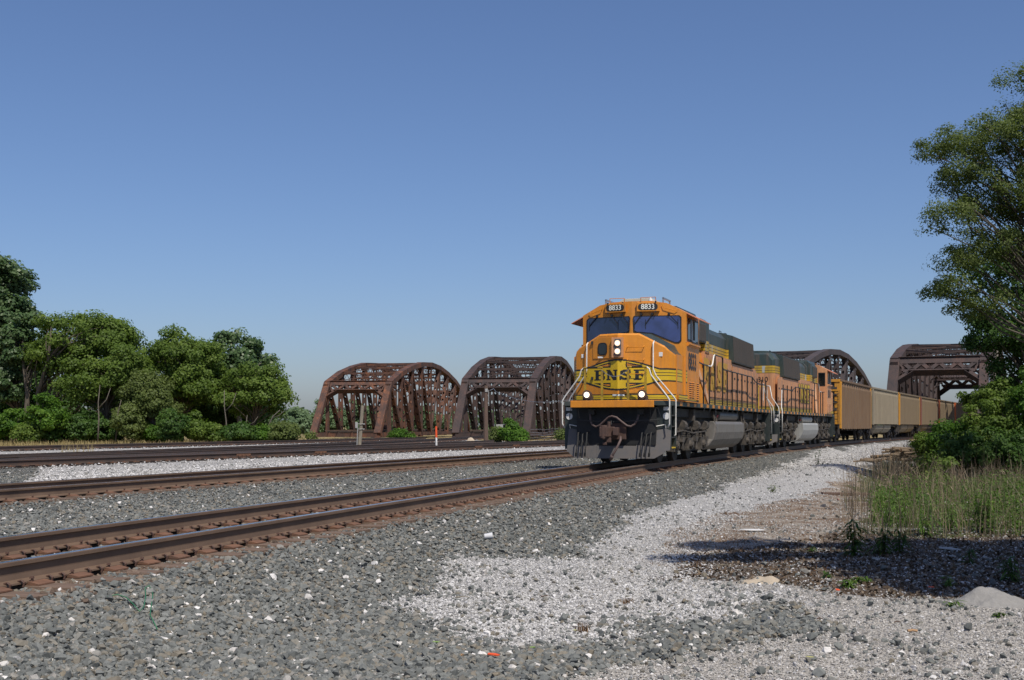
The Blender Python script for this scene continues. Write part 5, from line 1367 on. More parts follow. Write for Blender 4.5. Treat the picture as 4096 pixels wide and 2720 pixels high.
def build_car(label, side, endm, tub, toothed):
    root = empty('coal_car'); tag(root, label, 'coal car', 'coal cars behind the locomotives')
    B = lambda mb, name, mat, **k: mb.build(name, M[mat] if isinstance(mat, str) else mat, k.pop('parent', root), **k)
    NB = lambda: MB(flip=True)
    L0, L1, W, zt = .55, 15.6, 1.56, 4.08
    zb = .98 if toothed else 1.22
    m = NB()
    for r in (-1, 1): m.box(L0, L1, r*(W-.08) if r > 0 else r*(W-.04), r*(W-.04) if r > 0 else r*(W-.08), zb, zt-.12)
    body = B(m, 'side_sheet', side)
    m = NB()
    for r in (-1, 1): m.box(L0-.04, L1+.04, min(r*(W-.13), r*(W+.06)), max(r*(W-.13), r*(W+.06)), zt-.14, zt)
    for x in (L0, L1): m.box(x-.07, x+.07, -W, W, zt-.14, zt)
    B(m, 'top_rail', 'end_orange' if (toothed and endm == 'end_orange' and False) else side, bevel=.02)
    nr = 14 if toothed else 22
    for r in (-1, 1):
        for k in range(nr):
            x = L0 + .45 + (L1-L0-.9)*k/(nr-1); w = .17 if toothed else .10
            m = NB(); a, b = r*(W-.04), r*(W+.075); z0 = zb-.12 if toothed else zb
            m.loft([[(x-w, a, z0+.05), (x-w*.55, b, z0), (x+w*.55, b, z0), (x+w, a, z0+.05)], [(x-w, a, zt-.45), (x-w*.55, b, zt-.45), (x+w*.55, b, zt-.45), (x+w, a, zt-.45)], [(x-w*.4, a, zt-.15), (x-w*.3, a+r*.01, zt-.15), (x+w*.3, a+r*.01, zt-.15), (x+w*.4, a, zt-.15)]])
            B(m, 'side_rib', side)
    # ends: slope sheet, corner posts, ladders
    for x, sx in ((L0, 1), (L1, -1)):
        m = NB(); m.box(min(x, x+sx*.05), max(x, x+sx*.05), -W+.1, W-.1, 2.1, zt-.14); m.hexa([(x, -1.3, 2.1), (x+sx*1.3, -1.3, 1.2), (x+sx*1.3, 1.3, 1.2), (x, 1.3, 2.1), (x+sx*.04, -1.3, 2.14), (x+sx*1.34, -1.3, 1.24), (x+sx*1.34, 1.3, 1.24), (x+sx*.04, 1.3, 2.14)]); e = B(m, 'end_sheet', 'car_dark')
        for z in (2.1, 2.55, 3.0, 3.45):
            mm = NB(); mm.box(min(x-sx*.09, x), max(x-sx*.09, x), -W+.2, W-.2, z, z+.14); mm.build('end_rib', M['car_dark'], e)
        m = NB()
        for r in (-1, 1):
            m.box(min(x-sx*.04, x+sx*.36), max(x-sx*.04, x+sx*.36), min(r*(W-.04), r*(W+.055)), max(r*(W-.04), r*(W+.055)), zb-.05, zt-.14)
            m.box(min(x-sx*.05, x+sx*.02), max(x-sx*.05, x+sx*.02), min(r*(W-.35), r*(W+.05)), max(r*(W-.35), r*(W+.05)), 1.2, zt-.14)
        m.box(min(x-sx*.10, x), max(x-sx*.10, x), -W, W, zt-.16, zt+.012); m.box(min(x-sx*.08, x), max(x-sx*.08, x), -W+.1, W-.1, zt-.75, zt-.55)
        B(m, 'corner_post', endm)
        for r in (-1, 1):
            m = NB()
            for q in range(6): m.tube([(x-sx*.14, r*(W-.05), 1.35+.36*q), (x-sx*.14, r*(W-.45), 1.35+.36*q)], .014, 4)
            m.tube([(x-sx*.14, r*(W-.05), .6), (x-sx*.14, r*(W-.05), 3.4)], .016, 4); m.tube([(x-sx*.14, r*(W-.45), 1.2), (x-sx*.14, r*(W-.45), 3.3)], .016, 4)
            m.box(min(x, x+sx*.12), max(x, x+sx*.12), r*1.45-.05, r*1.45+.05, .55, 1.1)
            B(m, 'ladder', 'car_dark')
    m = NB(); m.box(-.25+.3, 16.15-.05, -.35, .35, .85, 1.15); m.box(.5, 15.6, -1.2, 1.2, 1.02, 1.16); B(m, 'underframe', 'car_dark')
    m = NB(); m.box(0, .4, -.14, .14, .78, 1.0); m.box(15.75, 16.15, -.14, .14, .78, 1.0); B(m, 'coupler', 'coupler')
    if tub:
        for a, b in ((3.6, 7.7), (8.4, 12.5)):
            m = NB(); sec = [(1.38, 1.15), (1.36, .85), (1.1, .55), (.6, .42), (-.6, .42), (-1.1, .55), (-1.36, .85), (-1.38, 1.15)]
            m.loft([[(a-.5, y*.6, max(z, .9)) for y, z in sec], [(a, y, z) for y, z in sec], [(b, y, z) for y, z in sec], [(b+.5, y*.6, max(z, .9)) for y, z in sec]]); B(m, 'belly_tub', side)
    else:
        m = NB()
        for x in (5.5, 7.5, 9.5): m.box(x, x+.3, -1.3, 1.3, .75, 1.0); m.cyl((x+.8, -1.1, .8), (x+1.5, -1.1, .8), .2, 8)
        B(m, 'brake_gear', 'car_dark')
    m = NB(); rr = random.Random(len(label)); n = 15
    rows = []
    for i in range(n+1):
        x = L0+.1 + (L1-L0-.2)*i/n
        h = .10*math.sin(i*1.3) + rr.uniform(-.06, .08)
        rows.append([(x, -W+.1, zt-.25), (x, -W*.5, zt-.02+h*.6), (x, 0, zt+.10+h), (x, W*.5, zt-.02+h*.6), (x, W-.1, zt-.25)])
    m.loft(rows); B(m, 'coal_load', 'coal', smooth=True)
    for xc in (2.3, 13.85):
        m = NB()
        for r in (-1, 1):
            y0 = r*1.0-.06; m.prism([(xc-1.15, y0, .55), (xc-.5, y0, .28), (xc+.5, y0, .28), (xc+1.15, y0, .55), (xc+1.15, y0, .72), (xc+.4, y0, .78), (xc-.4, y0, .78), (xc-1.15, y0, .72)], (0, .12, 0))
            for e in (-.9, .9): m.cyl((xc+e, r*1.0, .457), (xc+e, r*1.18, .457), .12, 8)
            for e in (-.2, 0, .2): m.cyl((xc+e, r*1.06, .36), (xc+e, r*1.06, .66), .07, 6)
        m.box(xc-.25, xc+.25, -1.1, 1.1, .5, .85); tf = B(m, 'truck_frame', 'car_dark')
        for e in (-.9, .9):
            for r in (-1, 1):
                mm = NB(); mm.cyl((xc+e, r*.70, .457), (xc+e, r*.84, .457), .457, 20); mm.cyl((xc+e, 0, .457), (xc+e, r*.7, .457), .09, 6); mm.build('wheel', M['car_dark'], tf, smooth='auto')
    return root
carT = [
    build_car('brown ribbed coal car with yellow-orange corner post, first behind the locomotives', 'car_brown', 'end_orange', False, True),
    build_car('pale aluminium coal car with a faded orange patch at its near corner, second in line', 'car_tan', 'car_tan', True, False),
    build_car('tan coal car with a yellow-orange corner post, third behind the locomotives', 'car_tan2', 'end_orange', True, False),
    build_car('tan coal car with a dull red corner post, fourth behind the locomotives', 'car_tan2', 'end_red', True, False),
    build_car('tan coal car with a bright orange-red corner post, fifth behind the locomotives', 'car_tan2', 'end_bright', True, False),
    build_car('coal car with a bright orange corner post entering the right-hand bridge', 'car_tan2', 'end_bright', True, False)]
lab7 = {6: 'dusty tan coal car inside the right-hand truss bridge, seventh in line', 7: 'last coal car in view, dusty tan, deep inside the right-hand truss bridge'}
s0 = 43.6
for k, c in enumerate(carT): place(c, s0+16.15*k+2.3, s0+16.15*k+13.85, 2.3)
for k in (6, 7):
    c = copy_tree(carT[3]); c['label'] = lab7[k]; place(c, s0+16.15*k+2.3, s0+16.15*k+13.85, 2.3)
# faded patch on the second car
m = MB(flip=True); m.box(.96, 1.22, 1.52, 1.618, 2.6, 3.55); m.build('orange_patch', pbr('faded_orange_patch', (0.42, 0.17, 0.09), .7, dirt=(.3, .25, .18), dirt_amt=.6), carT[1])

# ------------------------------------------------------------------ vegetation
M['litter_leaf'] = leafmat('brown_leaf_litter', (0.04, 0.028, 0.018), (0.095, 0.065, 0.042), (0.20, 0.155, 0.11), .05, .85)
M['deadwood'] = pbr('grey_dead_wood', (.15,.13,.10), .9, dirt=(.07,.06,.05), dirt_amt=.8, scale=3)
M['leaf_locust'] = leafmat('locust_leaves', (0.062, 0.105, 0.018), (0.118, 0.185, 0.030), (0.20, 0.27, 0.055), .45)
M['leaf_cotton'] = leafmat('cottonwood_leaves', (0.042, 0.080, 0.030), (0.078, 0.135, 0.048), (0.18, 0.24, 0.12), .35, .4)
M['leaf_bright'] = leafmat('bright_shrub_leaves', (0.04, 0.10, 0.012), (0.08, 0.17, 0.018), (0.16, 0.27, 0.035), .45)
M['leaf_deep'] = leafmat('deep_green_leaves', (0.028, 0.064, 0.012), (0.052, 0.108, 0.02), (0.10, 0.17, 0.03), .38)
M['leaf_hazed'] = leafmat('hazed_far_leaves', (0.085, 0.14, 0.07), (0.13, 0.195, 0.095), (0.19, 0.26, 0.13), .35)  # distance haze put into these pale leaf greens
M['leaf_olive'] = leafmat('olive_feathery_leaves', (0.072, 0.102, 0.026), (0.125, 0.165, 0.044), (0.19, 0.235, 0.07), .46)
M['weed_green'] = leafmat('weed_leaves', (0.045, 0.09, 0.016), (0.09, 0.165, 0.028), (0.17, 0.26, 0.055), .42)
M['weed_blue'] = leafmat('blue_green_weed', (0.05, 0.075, 0.045), (0.09, 0.125, 0.075), (0.16, 0.19, 0.12), .3)
M['dry'] = leafmat('dry_stalks', (0.13, 0.095, 0.062), (0.25, 0.19, 0.13), (0.42, 0.345, 0.24), .2, .8)
M['dry_dark'] = leafmat('dark_dry_stems', (0.03, 0.022, 0.018), (0.06, 0.042, 0.032), (0.11, 0.08, 0.06), .05, .8)
M['rustweed'] = leafmat('rusty_dead_weed', (0.08, 0.042, 0.022), (0.15, 0.085, 0.045), (0.26, 0.165, 0.09), .1, .8)
M['tangrass'] = leafmat('tan_far_grass', (0.22, 0.17, 0.075), (0.34, 0.27, 0.125), (0.46, 0.37, 0.19), .2, .8)

def leaf_quads(C, size, aspect=1.0, up=0.35, r=rng, base=None):
    """one two-sided leaf card per centre; returns verts, faces"""
    n = len(C)
    nrm = r.normal(0, 1, (n, 3)); nrm[:, 2] = np.abs(nrm[:, 2])*(1-up) + up*1.2
    if base is not None: nrm = base + r.normal(0, .42, (n, 3))
    nrm /= np.linalg.norm(nrm, axis=1)[:, None]
    t = r.normal(0, 1, (n, 3)); t -= nrm*(t*nrm).sum(1)[:, None]; t /= np.linalg.norm(t, axis=1)[:, None]
    b = np.cross(nrm, t)
    s = (np.asarray(size)*r.uniform(.7, 1.3, n))[:, None]*.5
    a = s*aspect
    V = np.stack([C - t*s, C + b*a - t*s*.1, C + t*s, C - b*a - t*s*.1 + nrm*s*.25], 1).reshape(-1, 3)
    return V, np.arange(4*n).reshape(n, 4)

def make_tree(name, label, cat, base, lobes, leafm, n_clump, leaves, leaf_size, clump_r, trunk_r, bark, fork=0.3, aspect=.8, group=None, sub=None, droop=.0, seed=1, twigs=0, limb=(.45, .8), limb_r=.34, shell=0.35, lean=(0, 0), multi=1):
    """trunk and limbs reaching to leaf clumps spread through the lobes (cx,cy,cz,rx,ry,rz relative to base)"""
    r = np.random.default_rng(seed); rd = random.Random(seed)
    root = empty(name, base); tag(root, label, cat, group)
    vol = np.array([l[3]*l[4]*l[5] for l in lobes])**.67; pr = vol/vol.sum()
    li = r.choice(len(lobes), n_clump, p=pr); Lb = np.array(lobes)[li]
    d = r.normal(0, 1, (n_clump, 3)); d /= np.linalg.norm(d, axis=1)[:, None]
    rad = r.uniform(shell, 1.0, n_clump)**.6
    Cc = Lb[:, :3] + d*Lb[:, 3:6]*rad[:, None]
    Cc[:, 2] = np.maximum(Cc[:, 2], .25)
    top = max(l[2]+l[5]*.4 for l in lobes)
    # trunk
    mb = MB(); trunks = []
    for q in range(multi):
        a = rd.uniform(0, 6.28); off = Vector((math.cos(a), math.sin(a), 0))*(trunk_r*2.2 if multi > 1 else 0)
        tx = np.mean([l[0] for l in lobes])*.55 + off.x*6 + lean[0]; ty = np.mean([l[1] for l in lobes])*.55 + off.y*6 + lean[1]
        pts = [Vector((off.x, off.y, -.2)), Vector((off.x*1.3 + tx*.08, off.y*1.3 + ty*.08, top*.18)), Vector((tx*.35, ty*.35, top*.42)), Vector((tx*.7, ty*.7, top*.68)), Vector((tx, ty, top*.95))]
        pts = [p + Vector((rd.gauss(0, trunk_r*.7), rd.gauss(0, trunk_r*.7), 0))*(i > 0) for i, p in enumerate(pts)]
        mb.tube([tuple(pts[0] + Vector((0, 0, 0)))] + [tuple(p) for p in pts[1:]], trunk_r, 7, 0, trunk_r*.25); trunks.append(pts)
    # limbs
    main = [i for i in range(n_clump)]; rd.shuffle(main)
    nl = min(n_clump, 60 if twigs == 0 else twigs)
    for j in main[:nl]:
        P = Vector(Cc[j]); pts = min(trunks, key=lambda t_: (t_[-1]-P).length)
        f = max(fork, min(.92, (P.z/top)*rd.uniform(*limb))); k = f*(len(pts)-1); i0 = int(k); S = pts[i0].lerp(pts[min(i0+1, len(pts)-1)], k-i0)
        D = P-S; mid = S + D*.5 + Vector((rd.gauss(0, .07), rd.gauss(0, .07), .12 - droop*.2))*D.length
        q1 = S + (mid-S)*.5 + Vector((rd.gauss(0, .03), rd.gauss(0, .03), .04))*D.length
        mb.tube([tuple(S), tuple(q1), tuple(mid), tuple(mid.lerp(P, .55) + Vector((0, 0, .03*D.length))), tuple(P)], trunk_r*limb_r*(1-f*.4), 4, 0, trunk_r*.05, caps=False)
    mb.build('trunk', bark, root, smooth=True)
    # leaves
    clump_r *= 1.12
    per = r.multinomial(leaves, np.full(n_clump, 1/n_clump)); ci = np.repeat(np.arange(n_clump), per)
    g = r.normal(0, 1, (leaves, 3)); g /= np.maximum(np.linalg.norm(g, axis=1), .3)[:, None]
    g *= (r.random(leaves)**.5)[:, None]
    cr = clump_r*r.uniform(.6, 1.25, n_clump)[ci]
    C = Cc[ci] + g*np.stack([cr, cr, cr*.62], 1); C[:, 2] -= droop*np.abs(g[:, 0])*cr*.6
    C[:, 2] = np.maximum(C[:, 2], .05)
    cc = np.mean(np.array(lobes)[:, :3], 0); nn = g*.9 + .35*(C-cc)/(np.linalg.norm(C-cc, axis=1)[:, None]+1e-6) + np.array([0, -.15, .5])
    V, Fc = leaf_quads(C, leaf_size, aspect, .35, r, base=nn)
    tone = r.uniform(-.22, .22, n_clump)[ci]
    rnd = np.clip(.5 + tone + r.normal(0, .16, leaves), 0, 1)
    np_mesh('crown', V, Fc, leafm, rnd, root)
    return root

def wp(px, D): return (px-2048)/FPX*D
def hz(py, D): return EYE - (py-HOR)*D/FPX
def tree_px(name, label, D, px, lobes_px, leafm, n_clump, leaves, leaf, cr, tr, bark, seed, cat='tree', group=None, zb=None, **k):
    """lobes given as (px, py, half width px, half height px, depth m) of the photograph at distance D"""
    x = wp(px, D); z = float(ground_z(x, D)) if zb is None else zb
    lob = []
    for (lx, ly, hw, hh, dd) in lobes_px:
        dy = dd if isinstance(dd, (int, float)) else dd[0]
        off = 0 if isinstance(dd, (int, float)) else dd[1]
        Dl = D + off
        lob.append((wp(lx, Dl)-x, off, hz(ly, Dl)-z, hw*Dl/FPX, dy, hh*Dl/FPX))
    return make_tree(name, label, cat, (x, D, z), lob, leafm, n_clump, leaves, leaf, cr, tr, bark, seed=seed, group=group, **k)

LT = 'woodland trees left of the tracks'
tree_px('cottonwood_tree', 'tall dark cottonwood cut by the left edge, highest crown of the left woodland', 104, -60, [(-80, 1180, 170, 170, 5), (20, 1095, 72, 80, 4), (88, 1110, 34, 42, 3), (-60, 1400, 190, 180, 5), (45, 1260, 70, 90, 4), (20, 1420, 80, 110, 4)], M['leaf_cotton'], 230, 45000, .30, 1.0, .42, M['bark'], 1, group=LT)
tree_px('cottonwood_tree', 'smaller cottonwood with a pale tufted top, just right of the tall left-edge one', 101, 60, [(130, 1300, 55, 50, 2.5), (70, 1400, 95, 90, 3.5), (40, 1540, 110, 70, 3)], M['leaf_cotton'], 80, 14375, .27, .8, .25, M['bark'], 2, group=LT)
tree_px('locust_tree', 'broad rounded locust with a forked trunk showing sky between its limbs', 99, 150, [(300, 1345, 150, 85, 5), (400, 1330, 110, 75, 4.5), (230, 1420, 120, 70, 4), (480, 1370, 60, 60, 4), (380, 1450, 150, 60, 4.5)], M['leaf_locust'], 190, 37500, .21, .95, .30, M['bark'], 3, group=LT, fork=.32, multi=3, twigs=60)
tree_px('locust_tree', 'yellowish green locust bulging forward right of the forked one', 96, 430, [(440, 1500, 110, 80, 4), (500, 1440, 70, 60, 3.5), (340, 1540, 90, 60, 3.5), (540, 1530, 55, 90, 3)], M['leaf_locust'], 130, 25000, .20, .85, .20, M['bark'], 4, group=LT, fork=.35)
tree_px('locust_tree', 'dense green locust in the middle of the left woodland, with the small pointed tuft', 102, 720, [(700, 1420, 110, 75, 5), (790, 1430, 100, 65, 4.5), (650, 1500, 90, 90, 4), (800, 1530, 110, 80, 4.5), (700, 1350, 35, 30, 2)], M['leaf_locust'], 170, 33750, .21, .9, .25, M['bark'], 5, group=LT)
tree_px('cottonwood_tree', 'bluish green cottonwood at the right end of the left woodland', 108, 960, [(940, 1395, 95, 75, 4), (1020, 1450, 65, 75, 3.5), (900, 1470, 80, 90, 4), (1000, 1520, 80, 60, 3.5), (830, 1400, 45, 35, 2)], M['leaf_cotton'], 110, 19375, .29, .9, .30, M['barklight'], 6, group=LT)
tree_px('locust_tree', 'wide leaning locust at the right end whose bare lower limbs show sky', 100, 985, [(1080, 1560, 70, 65, 3.5), (1000, 1510, 70, 50, 3), (1090, 1500, 40, 60, 3), (960, 1600, 90, 60, 3), (1120, 1600, 30, 60, 2)], M['leaf_locust'], 90, 15625, .20, .8, .20, M['bark'], 7, group=LT, fork=.28, lean=(2, 0))
tree_px('locust_tree', 'mid-height locust with drooping foliage between the two woodland domes', 95, 590, [(590, 1560, 80, 70, 3.5), (640, 1620, 70, 50, 3), (540, 1620, 70, 70, 3)], M['leaf_olive'], 80, 13750, .19, .75, .15, M['bark'], 8, group=LT)
tree_px('locust_tree', 'pale feathery young locust low in the middle of the woodland', 93, 620, [(620, 1600, 55, 35, 2.5), (590, 1640, 50, 30, 2)], M['leaf_olive'], 36, 6250, .17, .6, .10, M['bark'], 9, group=LT)
tree_px('locust_tree', 'dark locust closing the woodland behind the leaning one', 112, 900, [(860, 1580, 150, 110, 4), (1000, 1640, 120, 80, 4), (700, 1620, 150, 100, 4)], M['leaf_deep'], 130, 21250, .30, 1.1, .25, M['bark'], 10, group=LT)
tree_px('locust_tree', 'dark tree closing the woodland behind the forked locust', 116, 300, [(120, 1590, 170, 110, 4), (380, 1600, 170, 100, 4), (-60, 1600, 100, 120, 4), (520, 1560, 100, 140, 4)], M['leaf_deep'], 150, 23750, .32, 1.1, .25, M['bark'], 11, group=LT)
SH = 'shrubs along the foot of the woodland'
sh = [(120, 1730, 60, 40, 'leaf_locust', 'low yellowish shrub left of the forked trunk'), (230, 1735, 60, 38, 'leaf_deep', 'low dark shrub at the foot of the forked trunk'), (360, 1700, 60, 60, 'leaf_deep', 'dark tangled shrub behind the pale broken limb'), (40, 1690, 80, 55, 'leaf_bright', 'bright yellow-green shrub at the left edge under the tall cottonwood'), (-40, 1720, 90, 40, 'leaf_bright', 'low green shrub cut by the left edge'), (190, 1650, 50, 70, 'leaf_bright', 'bright sunlit shrub beside the forked trunk'),
      (300, 1715, 70, 45, 'leaf_deep', 'dark shrub right of the forked trunk'), (420, 1720, 70, 45, 'leaf_deep', 'dark shrub left of the pale dead limb'), (520, 1680, 55, 80, 'leaf_olive', 'olive shrub around the slim trunk with a pale broken limb'), (600, 1720, 50, 45, 'leaf_bright', 'green shrub under the pale feathery young locust'),
      (690, 1700, 60, 60, 'leaf_deep', 'dark green dome shrub in the middle of the woodland foot'), (780, 1700, 55, 55, 'leaf_locust', 'rounded yellowish shrub right of the dark dome'), (860, 1730, 45, 35, 'leaf_locust', 'low shrub under the right part of the woodland'), (960, 1730, 60, 32, 'leaf_deep', 'low dark shrub between the last trunks'), (1060, 1735, 60, 30, 'leaf_bright', 'low bright shrub at the right end of the woodland'), (1130, 1725, 45, 35, 'leaf_olive', 'grey-green shrub left of the orange-rusted bridge')]
for i, (px, py, hw, hh, mt, lb) in enumerate(sh):
    tree_px('shrub', lb, 91 + (i*37 % 5), px, [(px, py, hw, hh, 2.2), (px+hw*.3, py+hh*.4, hw*.8, hh*.6, 2)], M[mt], 46, 6500, .18, .55, .06, M['bark'], 30+i, cat='shrub', group=SH, multi=2)
# bare pale trunks and dead limbs among them
DB = 'dead pale trunks in the woodland'
for i, (px, y0, y1, lean_, D, lb) in enumerate([(905, 1775, 1560, -8, 96, 'pale dead trunk standing left of the leaning locust'), (985, 1772, 1660, 4, 94, 'short grey snag at the right end of the woodland'), (460, 1770, 1600, 25, 92, 'pale broken limb leaning beside the slim trunk'), (1060, 1720, 1640, 60, 95, 'pale dead limb propped at the right end of the woodland'), (390, 1772, 1540, 10, 90, 'thin grey bare trunk in the dark middle of the woodland')]):
    x = wp(px, D); mb = MB(); z0 = hz(y0, D); z1 = hz(y1, D); dx = lean_*D/FPX
    mb.tube([(x, D, z0-.3), (x+dx*.3+.05, D, z0+(z1-z0)*.4), (x+dx*.6-.06, D, z0+(z1-z0)*.7), (x+dx, D, z1)], .075, 6, 0, .025)
    mb.tube([(x+dx*.5, D, z0+(z1-z0)*.6), (x+dx*.5+.6, D, z0+(z1-z0)*.75), (x+dx*.5+.9, D, z0+(z1-z0)*.95)], .05, 4, 0, .02)
    tag(mb.build('dead_tree', M['deadwood'], smooth=True), lb, 'dead tree', DB)

# far belt of woods behind the bridges
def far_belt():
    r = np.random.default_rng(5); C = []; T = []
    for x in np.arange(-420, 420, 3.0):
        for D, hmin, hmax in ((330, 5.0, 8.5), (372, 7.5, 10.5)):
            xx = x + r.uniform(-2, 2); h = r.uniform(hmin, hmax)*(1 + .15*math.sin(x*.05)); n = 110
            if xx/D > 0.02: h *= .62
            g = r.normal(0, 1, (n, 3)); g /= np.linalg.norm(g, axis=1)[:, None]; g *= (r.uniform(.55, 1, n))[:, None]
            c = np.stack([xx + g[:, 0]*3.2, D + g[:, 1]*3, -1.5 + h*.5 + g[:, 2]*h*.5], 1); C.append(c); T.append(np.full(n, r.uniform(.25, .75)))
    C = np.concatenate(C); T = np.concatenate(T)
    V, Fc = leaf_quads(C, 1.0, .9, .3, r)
    tag(np_mesh('far_woods', V, Fc, M['leaf_hazed'], np.clip(T + r.normal(0, .15, len(T)), 0, 1)), kind='stuff')
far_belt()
# trees just beyond bridge one, seen through it
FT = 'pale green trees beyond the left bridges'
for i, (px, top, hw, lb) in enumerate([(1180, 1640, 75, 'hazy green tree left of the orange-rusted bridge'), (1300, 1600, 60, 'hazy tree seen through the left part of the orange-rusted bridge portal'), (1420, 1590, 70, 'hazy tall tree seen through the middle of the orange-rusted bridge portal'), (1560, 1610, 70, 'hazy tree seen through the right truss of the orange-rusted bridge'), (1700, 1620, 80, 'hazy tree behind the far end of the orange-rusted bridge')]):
    tree_px('broadleaf_tree', lb, 262+6*i, px, [(px, (top+1745)/2, hw, (1745-top)/2, 4), (px+hw*.5, (top+1765)/2, hw*.8, (1745-top)/2.4, 4)], M['leaf_hazed'], 70, 6500, .55, 1.3, .2, M['barklight'], 60+i, group=FT, zb=-1.4)
# right side ---------------------------------------------------
tree_px('locust_tree', 'tall sparse feathery locust overhanging from the right edge', 36, 4420, [(4000, 560, 210, 110, (2.2, 0)), (3790, 575, 130, 55, (1.3, 0)), (4060, 760, 230, 120, (2.5, 0)), (3830, 700, 110, 60, (1.5, 0)), (3800, 870, 95, 70, (1.6, -1)), (4010, 980, 220, 90, (2.2, 0)), (3830, 1040, 110, 50, (1.4, 0)), (3780, 1150, 80, 40, (1.2, 0)), (3900, 1210, 130, 60, (1.4, 0)), (4090, 300, 90, 50, (1.2, 0)), (4030, 460, 90, 40, (1.4, 0)), (4250, 500, 200, 260, (2.5, 0)), (4300, 900, 220, 260, (2.5, 0))],
        M['leaf_olive'], 640, 100000, .085, .40, .26, M['bark'], 12, group=None, aspect=.42, droop=.5, twigs=150, shell=.2, fork=.25, lean=(-.3, 0), limb=(.62, .9), limb_r=.22)
tree_px('broadleaf_tree', 'dark dense tree behind the feathery locust at the right edge', 47, 4180, [(4080, 1300, 190, 130, 2.6), (4000, 1100, 130, 90, 2.2), (3985, 1330, 130, 90, 2.2), (4120, 1500, 160, 120, 2.6), (4200, 1000, 200, 200, 3)], M['leaf_deep'], 240, 36000, .13, .5, .25, M['bark'], 13, aspect=.6, shell=.35)
RB = 'bushes at the right below the trees'
for i, (px, py, hw, hh, D, mt, n, lb) in enumerate([
    (4020, 1710, 180, 115, 44, 'leaf_locust', 26000, 'big bright green bush at the right edge in front of the bridge'),
    (3830, 1760, 90, 90, 45, 'leaf_bright', 11000, 'bright green bush hiding the last coal cars'),
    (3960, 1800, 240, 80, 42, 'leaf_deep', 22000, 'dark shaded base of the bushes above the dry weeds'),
    (3990, 1590, 130, 60, 46, 'leaf_locust', 12000, 'leafy top growing against the right portal post'),
    (4160, 1600, 110, 160, 43, 'leaf_bright', 12000, 'green bush cut by the right edge'),
    (3720, 1775, 45, 45, 47, 'leaf_locust', 3500, 'small ragged bush in front of the third coal car'),
    (3745, 1880, 38, 70, 38, 'leaf_locust', 2600, 'young upright bush right of the log pile')]):
    tree_px('bush', lb, D, px, [(px, py, hw, hh, 1.6), (px+hw*.25, py+hh*.35, hw*.85, hh*.75, 1.5), (px-hw*.3, py+hh*.3, hw*.6, hh*.7, 1.3)], M[mt], max(40, n//180), n, .115, .36, .05, M['bark'], 80+i, cat='bush', group=RB, aspect=.6, multi=3, shell=.4)
# shading tree standing out of the frame at the right, its crown above the access strip
for i, (bx, by, lob, n, lb) in enumerate([
      (14.0, 5.0, [(-4.6, 3.0, 9.3, 3.4, 2.6, .9), (-5.6, 2.6, 9.6, 2.2, 2.2, .7), (-7.6, 5.9, 9.1, 2.4, .42, .3), (-8.0, 4.3, 9.1, 2.2, .30, .3), (-4.2, 5.2, 9.3, 3.2, 1.5, .7), (-1.0, 2.5, 9.6, 3.0, 3.0, 1.0)], 120000, 'tree standing beside the camera at the right whose crown shades the strip'),
      (19.5, 8.5, [(-2.5, 0, 9.0, 3.0, 2.6, 1.4), (1, 0, 9.5, 3, 2, 2)], 30000, 'second shading tree outside the right edge')]):
    make_tree('locust_tree', lb, 'tree', (bx, by, float(ground_z(bx, by))), lob, M['leaf_olive'], 420, n, .17, .48, .22, M['barklight'], seed=200+i, group='trees shading the strip from the right', aspect=.6, shell=.2)

# bushes by the bridges
for i, (px, py, hw, hh, D, mt, n, lb) in enumerate([(1610, 1740, 48, 28, 112, 'leaf_bright', 4500, 'small bright shrub at the right foot of the orange-rusted bridge'),
    (2040, 1722, 52, 46, 98, 'leaf_bright', 7000, 'bright green bush in front of the dark brown bridge portal'), (1985, 1738, 34, 26, 99, 'leaf_olive', 2500, 'olive shrub beside the utility pole, left of the bright green bush'), (2070, 1745, 40, 20, 96, 'leaf_bright', 2500, 'low green tuft at the right foot of the bright bush'),
    (1240, 1745, 16, 20, 108, 'leaf_olive', 400, 'sparse twiggy shrub at the left foot of the orange-rusted bridge'), (2250, 1740, 22, 22, 104, 'leaf_olive', 900, 'thin weeds by the wire fence')]):
    tree_px('bush', lb, D, px, [(px, py, hw, hh, 1.2), (px+hw*.2, py+hh*.4, hw*.8, hh*.6, 1.1)], M[mt], 30, n, .17, .5, .05, M['bark'], 120+i, cat='bush', group='bushes near the bridge ends', multi=3, shell=.3)

# blades and stalks --------------------------------------------------
def blades(name, P, h, w, mats, lean=.3, segs=3, cat=None, seed=3, label=None, kind='stuff', parent=None):
    r = np.random.default_rng(seed); n = len(P)
    az = r.random(n)*6.283; ln = np.abs(r.normal(0, lean, n)); face = r.random(n)*6.283
    h = np.asarray(h)*np.ones(n); V = []; 
    for k in range(segs+1):
        t = k/segs; off = ln*h*t**2
        c = P + np.stack([np.cos(az)*off, np.sin(az)*off, h*t*(1-.15*ln*t)], 1)
        ww = w*(1-.85*t)*.5
        d = np.stack([np.cos(face)*ww, np.sin(face)*ww, np.zeros(n)], 1)
        V += [c-d, c+d]
    V = np.stack(V, 1); base = (np.arange(n)*2*(segs+1))[:, None]
    F_ = np.concatenate([base + np.array([[2*k, 2*k+1, 2*k+3, 2*k+2]]) for k in range(segs)], 1).reshape(-1, 4)
    rnd = np.repeat(np.clip(r.normal(.5, .25, n), 0, 1), segs)
    o = np_mesh(name, V.reshape(-1, 3), F_, mats, rnd, parent)
    if kind: tag(o, label, cat, kind=kind)
    return o
